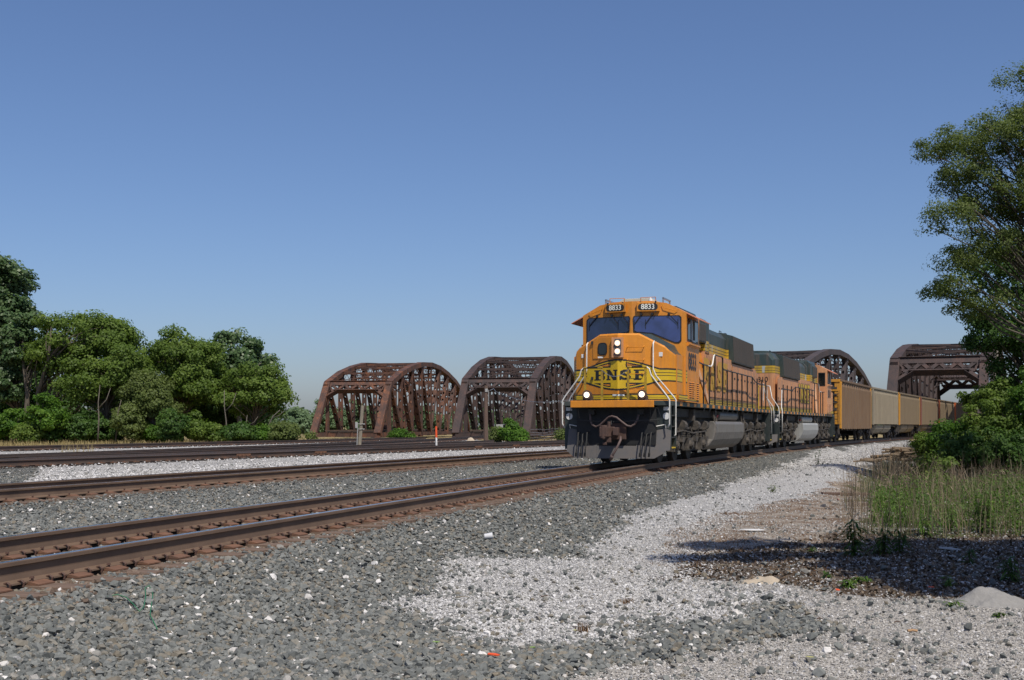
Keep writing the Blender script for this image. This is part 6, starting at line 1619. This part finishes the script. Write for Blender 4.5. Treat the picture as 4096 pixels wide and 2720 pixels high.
def region_pts(n, poly, seed, nz=None, thr=0.0):
    r = np.random.default_rng(seed); P = np.array(poly); out = []
    x0, y0 = P.min(0); x1, y1 = P.max(0)
    x = r.uniform(x0, x1, n*16); y = r.uniform(y0, y1, n*16); k = pip(x, y, poly) & (r.random(n*16) < (max(y0, 5)/y)**1.4)
    if nz is not None: k &= (vnoise(x, y, nz, seed) > thr)
    x, y = x[k][:n], y[k][:n]
    return np.stack([x, y, ground_z(x, y)], 1)
WEED = [gpt(*p, -.80) for p in [(3330,2160),(3380,1990),(3440,1925),(3560,1880),(3700,1850),(4300,1840),(20000,1900),(20000,2250),(4300,2190),(3900,2180)]]
WEED_IN = [gpt(*p, -.65) for p in [(3480,2150),(3500,2020),(3640,1960),(3900,1900),(4400,1880),(5000,1950),(5000,2190),(4300,2170)]]
blades('dry_stalks', region_pts(12000, WEED, 41, .5, -.2), np.random.default_rng(1).uniform(.3, 1.25, 20000)[:len(region_pts(12000, WEED, 41, .5, -.2))], .014, M['dry'], .28, seed=5)
_p = region_pts(700, WEED, 44, .4, -.2); blades('dark_stems', _p, np.random.default_rng(2).uniform(.6, 1.5, len(_p)), .013, M['dry_dark'], .22, seed=6)
_p = region_pts(5000, WEED_IN, 45, .7, .0); blades('green_weeds', _p, np.random.default_rng(3).uniform(.08, .35, len(_p)), .022, M['weed_green'], 1.1, seed=7)
_p = region_pts(3500, WEED, 46, .5, .1); blades('blue_green_weeds', _p, np.random.default_rng(4).uniform(.2, .75, len(_p)), .020, M['weed_blue'], .4, seed=8)
# brush on the higher, farther part of the patch
WEED_FAR = [gpt(*p, -.95) for p in [(3480,1960),(3520,1890),(3640,1850),(4300,1835),(5000,1850),(5000,1960),(4300,1990),(3700,1990)]]
_p = region_pts(5200, WEED_FAR, 51); blades('dry_brush', _p, np.random.default_rng(8).uniform(.3, 1.2, len(_p)), .024, M['dry'], .5, seed=12)
_p = region_pts(2600, WEED_FAR, 53, .3, 0.0); blades('green_brush', _p, np.random.default_rng(9).uniform(.2, .8, len(_p)), .035, M['weed_blue'], .5, seed=13)
_p = region_pts(20000, WEED, 57, .8, -.1); _p = _p + np.stack([rng.normal(0, .05, len(_p)), rng.normal(0, .05, len(_p)), .05 + rng.random(len(_p))*.75], 1)
V_, F_ = leaf_quads(_p, .11, .07, .0); tag(np_mesh('dry_twigs', V_, F_, M['dry'], rng.random(len(_p))), kind='stuff')
FRONT = [gpt(*p, -.62) for p in [(3365,2175),(3385,2030),(3600,1985),(4200,1990),(4700,2010),(4700,2185),(3900,2170)]]
_p = region_pts(1300, FRONT, 61, .8, .05); blades('tall_dry_stalks', _p, np.random.default_rng(11).uniform(.35, 1.15, len(_p)), .008, M['dry'], .3, seed=14)
_p = region_pts(260, FRONT, 62, .8, -.3); blades('tall_dark_stalks', _p, np.random.default_rng(12).uniform(.6, 1.35, len(_p)), .010, M['dry_dark'], .3, seed=15)
_p = region_pts(9000, SHADE_LITTER_P, 63); _p[:, 2] += .012
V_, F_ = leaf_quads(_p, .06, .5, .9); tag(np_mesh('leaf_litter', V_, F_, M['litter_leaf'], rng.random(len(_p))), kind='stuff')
# leafy weed cover
_p = region_pts(70000, WEED_IN, 47, .6, -.14); _h = .12 + .28*(1+vnoise(_p[:, 0], _p[:, 1], 1.1, 31)) + .12*(1+vnoise(_p[:, 0], _p[:, 1], 3.1, 32)); _p = _p + np.stack([rng.normal(0, .05, len(_p)), rng.normal(0, .05, len(_p)), rng.random(len(_p))**1.2*_h], 1)
V_, F_ = leaf_quads(_p, .055, .45, .5); tag(np_mesh('leafy_weeds', V_, F_, M['weed_green'], np.clip(rng.normal(.55, .22, len(_p)), 0, 1)), kind='stuff')
# tan far grass and tufts along the third track
TG = [(-70, 52), (-34, 62), (-24, 84), (-17.5, 106), (-14, 118), (-60, 118), (-95, 90)]
_p = region_pts(26000, TG, 48); blades('tan_grass', _p, np.random.default_rng(5).uniform(.18, .5, len(_p)), .06, M['tangrass'], .4, 2, seed=9)
_p = region_pts(160, [gpt(*q, -.4) for q in [(250,1800),(380,1795),(380,1822),(230,1826)]], 49); blades('pale_grass_tuft', _p, np.random.default_rng(5).uniform(.25, .7, len(_p)), .02, M['tangrass'], .35, seed=10)
# rusty dead weed mats on the brown litter
_p = region_pts(20000, BROWN_P, 50, .9, .12); _p = _p[_p[:, 1] < 32]
blades('dead_weed_tufts', _p, np.random.default_rng(6).uniform(.02, .08, len(_p)), .012, M['rustweed'], 1.3, 2, seed=11)
_p = region_pts(9000, BROWN_P, 52, 1.3, -.1); _p = _p[_p[:, 1] < 26]; _p[:, 2] += .012
V_, F_ = leaf_quads(_p, .07, .12, .9); tag(np_mesh('litter_twigs', V_, F_, M['rustweed'], rng.random(len(_p))), kind='stuff')

# individual leafy plants: ribbon leaves around a stem
def ribbon(mb, P, az, L, w, rise, droop, mi=0, n=4):
    vs = []
    for k in range(n+1):
        t = k/n; d = L*t; z = rise*t - droop*t*t; ww = w*math.sin(math.pi*min(1, .12+.88*t*.98))*.5 + .001
        c = Vector((P[0]+math.cos(az)*d, P[1]+math.sin(az)*d, P[2]+z)); s_ = Vector((-math.sin(az), math.cos(az), 0))*ww
        vs += [tuple(c-s_), tuple(c + Vector((0, 0, -ww*.3))), tuple(c+s_)]
    for k in range(n): mb.add([vs[3*k], vs[3*k+1], vs[3*k+4], vs[3*k+3]], [(0,1,2,3)], mi); mb.add([vs[3*k+1], vs[3*k+2], vs[3*k+5], vs[3*k+4]], [(0,1,2,3)], mi)
def leafy_plant(label, px, py, height, spread, n, mat, seed, group, z=None):
    height *= 1.4; spread *= 1.15
    r = random.Random(seed); D = FPX*(EYE+.6)/(py-HOR); x = wp(px, D); zz = float(ground_z(x, D)); root = empty('weed_plant', (x, D, zz)); tag(root, label, 'plant', group)
    mb = MB(); lf = MB()
    for s in range(max(2, n//14)):
        a = r.uniform(0, 6.28); l = r.uniform(0, spread*.3); h = height*r.uniform(.6, 1.0); tip = Vector((math.cos(a)*l*2, math.sin(a)*l*2, h)); b = Vector((math.cos(a)*l*.4, math.sin(a)*l*.4, 0))
        mb.tube([tuple(b), tuple(b.lerp(tip, .5)), tuple(tip)], .006, 4, 0, .002)
        for k in range(14):
            q = b.lerp(tip, .12 + .88*k/14); ribbon(lf, q, r.uniform(0, 6.28), spread*r.uniform(.35, .7), .018+.02*height, .10*spread, spread*r.uniform(.1, .45))
    mb.build('stem', M['weed_green'], root); o = lf.build('leaves', mat, root, recalc=False)
    at = o.data.attributes.new("rnd", 'FLOAT', 'FACE'); at.data.foreach_set("value", [r.random() for _ in o.data.polygons])
    return root
PG = 'leafy weeds growing on the strip'
for i, (px, py, h, s, n, mt, lb) in enumerate([
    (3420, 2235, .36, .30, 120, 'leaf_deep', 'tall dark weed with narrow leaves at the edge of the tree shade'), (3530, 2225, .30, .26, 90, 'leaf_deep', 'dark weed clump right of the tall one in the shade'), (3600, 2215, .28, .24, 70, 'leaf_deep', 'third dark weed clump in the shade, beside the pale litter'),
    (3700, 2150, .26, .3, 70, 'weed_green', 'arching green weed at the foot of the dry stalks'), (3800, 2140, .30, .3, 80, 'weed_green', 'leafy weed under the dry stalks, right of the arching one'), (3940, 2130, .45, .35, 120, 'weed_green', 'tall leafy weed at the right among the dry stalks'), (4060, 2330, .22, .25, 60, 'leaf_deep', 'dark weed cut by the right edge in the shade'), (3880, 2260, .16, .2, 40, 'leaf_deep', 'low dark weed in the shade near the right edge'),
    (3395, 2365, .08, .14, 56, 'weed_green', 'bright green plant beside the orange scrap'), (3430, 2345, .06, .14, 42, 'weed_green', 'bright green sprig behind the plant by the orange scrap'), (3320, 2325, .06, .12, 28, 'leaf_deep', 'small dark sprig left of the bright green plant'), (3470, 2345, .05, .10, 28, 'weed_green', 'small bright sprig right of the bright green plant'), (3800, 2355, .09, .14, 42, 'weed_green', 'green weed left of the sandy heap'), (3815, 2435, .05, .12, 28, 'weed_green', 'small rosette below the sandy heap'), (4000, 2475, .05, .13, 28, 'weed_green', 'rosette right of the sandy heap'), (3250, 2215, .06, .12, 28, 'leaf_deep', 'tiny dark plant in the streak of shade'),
    (3085, 1978, .16, .2, 42, 'leaf_olive', 'small yellowish weed on the white gravel bank'), (3270, 1900, .4, .2, 42, 'leaf_deep', 'dark twiggy weed on the crest of the white bank')]):
    leafy_plant(lb, px, py, h, s, n, M[mt], 300+i, PG)
for i, (px, py, s, lb) in enumerate([(2510, 2410, .05, 'tiny brown dead tuft on the white gravel'), (2330, 2540, .07, 'rusty dead weed at the edge of the grey stones'), (2900, 2060, .06, 'dry tuft on the bank left of the stones'), (2790, 2270, .08, 'rusty dead clump beside the shade streak')]):
    D = FPX*(EYE+.6)/(py-HOR); x = wp(px, D); P = np.array([[x, D, float(ground_z(x, D))]]*46) + np.concatenate([rng.normal(0, s*.5, (46, 2)), np.zeros((46, 1))], 1)
    o = blades('dead_tuft', P, s*1.1, .008, M['rustweed'], .6, 2, seed=70+i, kind=None); tag(o, lb, 'dead weed', 'dead tufts on the gravel')

# ------------------------------------------------------------------ posts, pole, wire, marker, fence
def at(px, py, z): D = FPX*(EYE-z)/(py-HOR); return wp(px, D), D
x, D = at(826, 1788, -.45) if False else (wp(1432, 84.0), 84.0)
x, D = wp(1435, 74.0), 74.0
zb = hz(1790, D); zt = hz(1622, D)
root = empty('leaning_post', (x, D, zb)); tag(root, 'grey weathered timber post leaning right, with a conduit and box, before the orange-rusted bridge', 'post')
H_ = zt-zb; lx = wp(1450, D)-x
m = MB(); m.tube([(0, 0, -.4), (lx*.5+.02, 0, H_*.5), (lx, 0, H_)], .125, 9, 0, .105); m.build('post', M['post'], root, smooth='auto')
m = MB(); m.tube([(-.10, -.16, 0), (-.06, -.17, H_*.35), (-.03, -.18, H_*.47)], .030, 6); m.build('conduit', M['tanklight'], root)
m = MB(); m.box(-.20, -.04, -.24, -.10, H_*.46, H_*.60); m.build('junction_box', M['tanklight'], root, bevel=.02)
for t in (.44, .56):
    m = MB(); cx = lx*t; m.tube([(cx+.17*math.cos(a), .17*math.sin(a), H_*t) for a in np.linspace(0, 6.283, 13)], .02, 5); m.box(cx+.12, cx+.26, -.04, .04, H_*t-.03, H_*t+.03); m.build('strap', M['tanklight'], root)
x, D = wp(1944, 92.0), 92.0; zb = hz(1768, D); zt = hz(1542, D)
root = empty('utility_pole', (x, D, zb)); tag(root, 'short brown timber pole between the two left bridges carrying a drooping wire', 'pole')
m = MB(); m.tube([(0, 0, -.4), (-.02, 0, (zt-zb)*.5), (0, 0, zt-zb)], .19, 9, 0, .15); m.build('pole', M['pole'], root, smooth='auto')
m = MB(); m.box(-.06, .14, -.2, .0, zt-zb-.5, zt-zb-.25); m.tube([(.2, -.05, zt-zb-.35), (.22, -.05, zt-zb-1.6)], .03, 5); m.build('bracket', M['tanklight'], root)
m = MB(); a = Vector((x+.3, D-.1, hz(1562, D))); b = Vector((wp(2300, 80), 80, hz(1602, 80))); mid = a.lerp(b, .5)
pts = [tuple(a), tuple(a + Vector((.3, 0, .15)))] + [tuple(a.lerp(b, t) + Vector((0, 0, -.55*math.sin(math.pi*t)+.1))) for t in np.linspace(.08, 1, 18)]
m.tube(pts, .020, 5); tag(m.build('drooping_wire', M['silver']), 'pale wire drooping from the brown pole towards the locomotive', 'wire')
# signal mast that the wire reaches, hidden behind the locomotive
m = MB(); m.tube([(b.x, b.y, -.4), (b.x, b.y, b.z+.1)], .06, 6); tag(m.build('wire_post', M['silver']), 'thin metal post behind the locomotive where the drooping wire ends', 'post')
x, D = wp(1746, 66.0), 66.0; zb = hz(1786, D); zt = hz(1705, D)
root = empty('marker_post', (x, D, zb)); tag(root, 'slim orange and white marker post beside the third track', 'marker post')
m = MB(); m.tube([(0, 0, -.1), (-.01, 0, (zt-zb)*.45)], .055, 8); m.build('white_base', M['label'], root, smooth='auto')
m = MB(); m.tube([(-.01, 0, (zt-zb)*.45), (-.025, 0, (zt-zb)*.93), (-.025, 0, zt-zb)], .062, 8, 0, .05); m.build('orange_sleeve', M['orangeplastic'], root, smooth='auto')
# pipe post and small white box by the dark bridge
x, D = wp(1998, 120.0), 120.0; m = MB(); m.box(x-.35, x+.35, D-.2, D+.2, -1.2, hz(1698, D)); tag(m.build('equipment_cabinet', M['tanklight'], bevel=.03), 'small pale equipment cabinet behind the olive shrub', 'cabinet')
# wire fence at the foot of the second bridge
root = empty('wire_fence', (0, 0, 0)); tag(root, 'rusty wire fence with thin leaning posts in front of the dark brown bridge', 'fence')
fx0, fx1, D = wp(2120, 106.0), wp(2330, 100.0), 104.0; rr = random.Random(4); tops = []
for k in range(8):
    fx = fx0 + (fx1-fx0)*k/7; m = MB(); z0 = -.8; z1 = hz(1712, D) + rr.uniform(-.1, .1); m.tube([(fx, D, z0), (fx+rr.uniform(-.08, .08), D, z1)], .03, 5); m.build('fence_post', M['spike'], root); tops.append((fx, z1))
for k in range(5):
    m = MB(); m.tube([(a, D-.04, b - .12 - k*.24 + rr.uniform(-.05, .05)) for a, b in tops], .012, 4); m.build('wire', M['silver'], root)
# light pole at the right beside the bridge
x, D = wp(3957, 70.0), 70.0; m = MB(); m.tube([(x, D, -1), (x+.02, D, hz(1440, D))], .05, 6); tag(m.build('metal_pole', M['silver']), 'thin pale metal pole in front of the right bridge, among the trees', 'pole')
x, D = wp(3982, 62.0), 62.0; m = MB(); m.tube([(x, D, -1), (x-.05, D, 1.5), (x-.1, D, hz(1470, D)), (x+.5, D, hz(1250, D))], .16, 7, 0, .08); tag(m.build('dead_tree', M['barklight'], smooth=True), 'bare grey trunk right of the pale metal pole', 'dead tree')

# ------------------------------------------------------------------ heaps, logs, debris
def heap(name, label, cat, px, py, w, h, mat, seed, z=-.6, ecc=.7, n=26):
    x, D = at(px, py, z); r = np.random.default_rng(seed); zz = float(ground_z(x, D)); V = []; F_ = []
    g = np.linspace(-1.15, 1.15, n)
    for j in g:
        for i in g:
            rr_ = math.hypot(i, j); hh = h*max(0, 1-min(1, rr_)**2)**1.7*(1+.8*float(vnoise(i*2.5, j*2.5, 1.0, seed))) + .05*h*float(vnoise(i*9, j*9, 1.0, seed+1)) + .05*h*float(vnoise(i*21, j*21, 1.0, seed+2)) - .03*(rr_ > 1)
            V.append((i*w/2, j*w/2*ecc, hh))
    for j in range(n-1):
        for i in range(n-1): F_.append((j*n+i, j*n+i+1, (j+1)*n+i+1, (j+1)*n+i))
    o = np_mesh(name, np.array(V), np.array(F_), mat, smooth=True); o.location = (x, D, zz-.005); tag(o, label, cat); return o
M['sand'] = pbr('grey_sand', (0.26, 0.25, 0.235), .95, dirt=(.2, .19, .175), dirt_amt=.6, scale=9, bump=.8, bscale=60)
M['sandtan'] = pbr('tan_sand', (0.46, 0.38, 0.28), .95, dirt=(.36, .29, .21), dirt_amt=.4, scale=9, bump=.5, bscale=80)
heap('sand_heap', 'grey sandy heap at the right edge beside the tree shade', 'heap', 3965, 2412, .80, .125, M['sand'], 3, -.58, n=60)
heap('sand_patch', 'flat tan mound of sand on the white gravel', 'mound', 3060, 2325, .62, .055, M['sandtan'], 5, -.58, .9)
heap('gravel_mound', 'small tan gravel mound behind the third track, near the brown pole', 'mound', 1888, 1776, 1.5, .42, M['sandtan'], 7, -.45)
# log pile
def log_pile():
    root = empty('log_pile', (0, 0, 0)); tag(root, 'heap of cut logs and branches at the foot of the white bank', 'log pile')
    x, D = wp(3600, 49.0), 49.0; z = hz(1843, D); r = random.Random(9); root.location = (x, D, z)
    for k in range(46):
        L_ = r.uniform(.35, 1.1); rad = r.uniform(.03, .075); a = r.gauss(0, .5); px_ = r.gauss(0, .62); py_ = r.uniform(-.5, .5); pz = max(.03, (.62-abs(px_)*.45)*r.random())
        d = Vector((math.cos(a), math.sin(a)*.7, r.gauss(0, .12))).normalized()*L_/2; c = Vector((px_, py_, pz)); m = MB()
        m.tube([tuple(c-d), tuple(c+d*.1), tuple(c+d)], rad, 7, 0, rad*.8, caps=False)
        for e, q in ((c-d, 1), (c+d, .8)):
            u = d.normalized(); t = u.orthogonal().normalized(); w = u.cross(t); m.add([tuple(e + (t*math.cos(i*.898)+w*math.sin(i*.898))*rad*q) for i in range(7)], [tuple(range(7))], 1)
        m.build('log', [M['log'], M['logend']], root)
    for k in range(14):
        a = r.uniform(-.8, .8) + (math.pi if r.random() < .5 else 0); c = Vector((r.gauss(-.1, .7), r.uniform(-.7, .3), r.uniform(.05, .3))); L_ = r.uniform(.5, 1.2)
        m = MB(); m.tube([tuple(c), tuple(c + Vector((math.cos(a)*L_*.5, math.sin(a)*.3, .06))), tuple(c + Vector((math.cos(a)*L_, math.sin(a)*.6, r.uniform(-.05, .1))))], .016, 4, 0, .006); m.build('branch', M['log'], root)
log_pile()
# stump and rusty brush beside it
x, D = wp(3675, 51), 51; z = hz(1835, D); m = MB(); m.tube([(x, D, z-.2), (x+.02, D, z+.35), (x-.06, D, z+.72)], .12, 7, 0, .07); m.tube([(x-.02, D, z+.6), (x-.35, D, z+.78), (x-.5, D, z+.70)], .045, 5, 0, .02)
tag(m.build('tree_stump', pbr('red_brown_wood', (.13, .055, .03), .9, dirt=(.06, .04, .03), dirt_amt=.6), smooth=True), 'red-brown broken stump behind the log pile', 'stump')
P = np.array([[wp(3650, 52), 52, hz(1812, 52)]]*220) + rng.normal(0, .16, (220, 3))*np.array([1.6, 1, .6]); o = blades('dead_brush', P, .55, .012, M['rustweed'], .9, 2, seed=91, kind=None); tag(o, 'rust-brown dead brush at the end of the coal train, above the logs', 'dead brush')
# old timber and concrete lumps
x, D = at(3370, 1998, -.72); m = MB(); m.box(-.62, .62, -.09, .09, 0, .07); o = m.build('old_timber', M['pole'], bevel=.015); o.location = (x+.1, D, float(ground_z(x, D))); o.rotation_euler = (0, .02, .06); tag(o, 'dark rotten timber lying across the brown litter', 'timber')
CG = 'broken concrete lumps beside the dry stalks'
for i, (px, py, s, lb) in enumerate([(3260, 1990, .12, 'small pale lump left of the rotten timber'), (3350, 2022, .13, 'pinkish block on the concrete rubble'), (3300, 2050, .17, 'flat pale slab of broken concrete'), (3345, 2040, .16, 'middle lump of the broken concrete'), (3385, 2050, .18, 'dark-sided lump of concrete at the right of the rubble'), (3505, 2012, .19, 'grey concrete block behind the dry stalks'), (3545, 2022, .13, 'pale block right of the grey concrete block'), (3230, 2055, .10, 'small lump left of the flat slab')]):
    x, D = at(px, py, -.66); o = link_mesh('concrete_lump', rock_mesh('concrete_lump', 500+i, 10, .55)); o.data.materials.append(M['concrete'] if i != 1 else pbr('pink_brick', (.35, .17, .12), .9)); o.location = (x, D, float(ground_z(x, D)) + s*.15); o.scale = (s*1.5, s, s); o.rotation_euler = (.2*i, .1, i*1.1); tag(o, lb, 'rubble', CG)
# loose dark stones large enough to pick out on the white strip
LG = 'loose dark stones on the pale gravel'
for i, (px, py, s, lb) in enumerate([(3430, 2560, .095, 'largest lone brown-grey stone on the gravel at lower right'), (3275, 2700, .10, 'flat dark stone at the bottom edge'), (2860, 2340, .07, 'dark block on the white gravel left of the tan mound'), (3470, 2470, .055, 'upright grey stone on the gravel below the shade'), (3205, 2565, .055, 'dark stone left of the largest lone stone'), (2620, 2310, .06, 'square dark stone near the shade streak'), (3912, 2415, .09, 'dark stone at the foot of the sandy heap'), (2180, 2385, .06, 'pyramid-shaped grey stone on the white gravel')]):
    x, D = at(px, py, -.58); o = link_mesh('loose_stone', rock_mesh('loose_stone', 600+i, 12, .7)); o.data.materials.append(M['stone_dark']); o.location = (x, D, float(ground_z(x, D)) + s*.22); o.scale = (s*1.3, s*1.2, s*1.1); o.rotation_euler = (.1*i, .1, i*1.7); tag(o, lb, 'stone', LG)
# litter
def flat(name, label, cat, px, py, w, d, mat, rz=0., z=-.58, t=.008, poly=None, lift=.02, tilt=.05):
    x, D = at(px, py, z); m = MB(); pts = poly or [(-.5, -.4), (.3, -.5), (.5, .1), (.1, .5), (-.45, .3)]
    m.prism([(a*w, b*d, 0) for a, b in pts], (0, 0, t)); o = m.build(name, mat); o.location = (x, D, float(ground_z(x, D))+lift); o.rotation_euler = (tilt, tilt*.5, rz); return tag(o, label, cat)
leafp = [(-.5, 0), (-.3, -.22), (0, -.3), (.3, -.2), (.5, 0), (.3, .2), (0, .3), (-.3, .22)]
flat('white_scrap', 'white flat oval scrap lying on the brown litter', 'scrap', 3010, 2138, .40, .22, M['label'], .1, poly=leafp, lift=.03)
lm = pbr('fallen_green_leaf', (.20, .30, .07), .6); lm2 = pbr('fallen_yellow_leaf', (.40, .38, .15), .6)
for i, (px, py, lb, mt) in enumerate([(3240, 2645, 'pale green fallen leaf at the lower right', lm2), (1745, 2583, 'green fallen leaf on the dark stones', lm), (2130, 2608, 'dull green fallen leaf above the orange scrap', lm), (2300, 2540, 'yellow-green leaf at the edge of the white gravel', lm2), (2600, 2460, 'bright green leaf beside a dead tuft', lm), (1920, 2455, 'pale leaf on the white gravel', lm2)]):
    flat('fallen_leaf', lb, 'leaf', px, py, .065, .045, mt, .4*i, poly=leafp, t=.002, lift=.035, tilt=.15)
flat('orange_scrap', 'orange-red plastic scrap on the dark stones at the bottom', 'scrap', 1975, 2653, .085, .03, M['orangeplastic'], -.1, lift=.05, tilt=.2)
flat('orange_scrap', 'orange-red plastic scrap beside the bright green plant', 'scrap', 3350, 2376, .05, .03, M['orangeplastic'], .2, lift=.03, tilt=.3)
flat('orange_scrap', 'dull orange scrap in the shade left of the sandy heap', 'scrap', 3725, 2360, .06, .03, M['orangeplastic'], -.3, lift=.02)
for i, (px, py, L_, rz, lb, mt) in enumerate([(1850, 2400, .13, .1, 'flat grey stick on the white gravel', 'post'), (2180, 2383, .09, .5, 'short thin stick beside the pyramid-shaped stone', 'pole'), (2900, 2270, .20, -.05, 'dry grey stick at the foot of the rusty clump', 'post'), (3590, 2492, .05, .1, 'brown wood chip on the gravel below the shade', 'pole'), (3650, 2527, .08, .05, 'short tan stick with a broken end', 'logend'), (3280, 2480, .05, .1, 'brown bark chip near the grey stone patch', 'pole'), (1850, 2640, .05, 1.3, 'upright tan splinter among the dark stones', 'logend')]):
    x, D = at(px, py, -.58); m = MB(); m.tube([(-L_/2, 0, 0), (0, .006, .006), (L_/2, 0, 0)], .007 if i != 4 else .013, 5, 0, .004 if i != 4 else .011); o = m.build('stick', M[mt]); o.location = (x, D, float(ground_z(x, D))+.03); o.rotation_euler = (0, 0, rz); tag(o, lb, 'stick', 'sticks lying on the gravel')
# green cord at lower left, plastic cup by the track
x0, D = at(520, 2515, -.5); m = MB(); z = float(ground_z(x0, D))+.05
cord = [(430, 2510), (470, 2500), (505, 2502), (535, 2515), (558, 2528), (575, 2515), (583, 2490), (580, 2470), (598, 2462), (612, 2480), (600, 2530), (630, 2560)]
pts = []
for a, b in cord: xx, dd = at(a, b, -.5); pts.append((xx, dd, float(ground_z(xx, dd))+.05))
m.tube(pts, .0045, 5); tag(m.build('green_cord', pbr('green_cord_plastic', (.03, .16, .07), .5), smooth=True), 'thin green cord looped over the dark stones at lower left', 'cord')
x, D = at(1952, 2155, -.45); m = MB(); m.cyl((-.05, 0, .04), (.06, .01, .05), .035, 12, 0, .045); o = m.build('plastic_cup', pbr('clear_plastic', (.62, .62, .62), .25), smooth='auto'); o.location = (x, D, float(ground_z(x, D))+.02); tag(o, 'crushed clear plastic cup on the ballast below the near rail', 'cup')
# pale litter in the shade at the right
for i, (px, py, w, lb) in enumerate([(3800, 2195, .32, 'long pale paper scrap in the shade'), (3610, 2178, .16, 'small pale scrap at the edge of the shade'), (3505, 2248, .13, 'white stone-like scrap on the shaded ground'), (3810, 2228, .14, 'lower pale scrap in the shade'), (3940, 2235, .12, 'pale scrap near the right edge in the shade')]):
    flat('paper_scrap', lb, 'litter', px, py, w, w*.35, M['tanklight'], .2*i, lift=.03, tilt=.2)
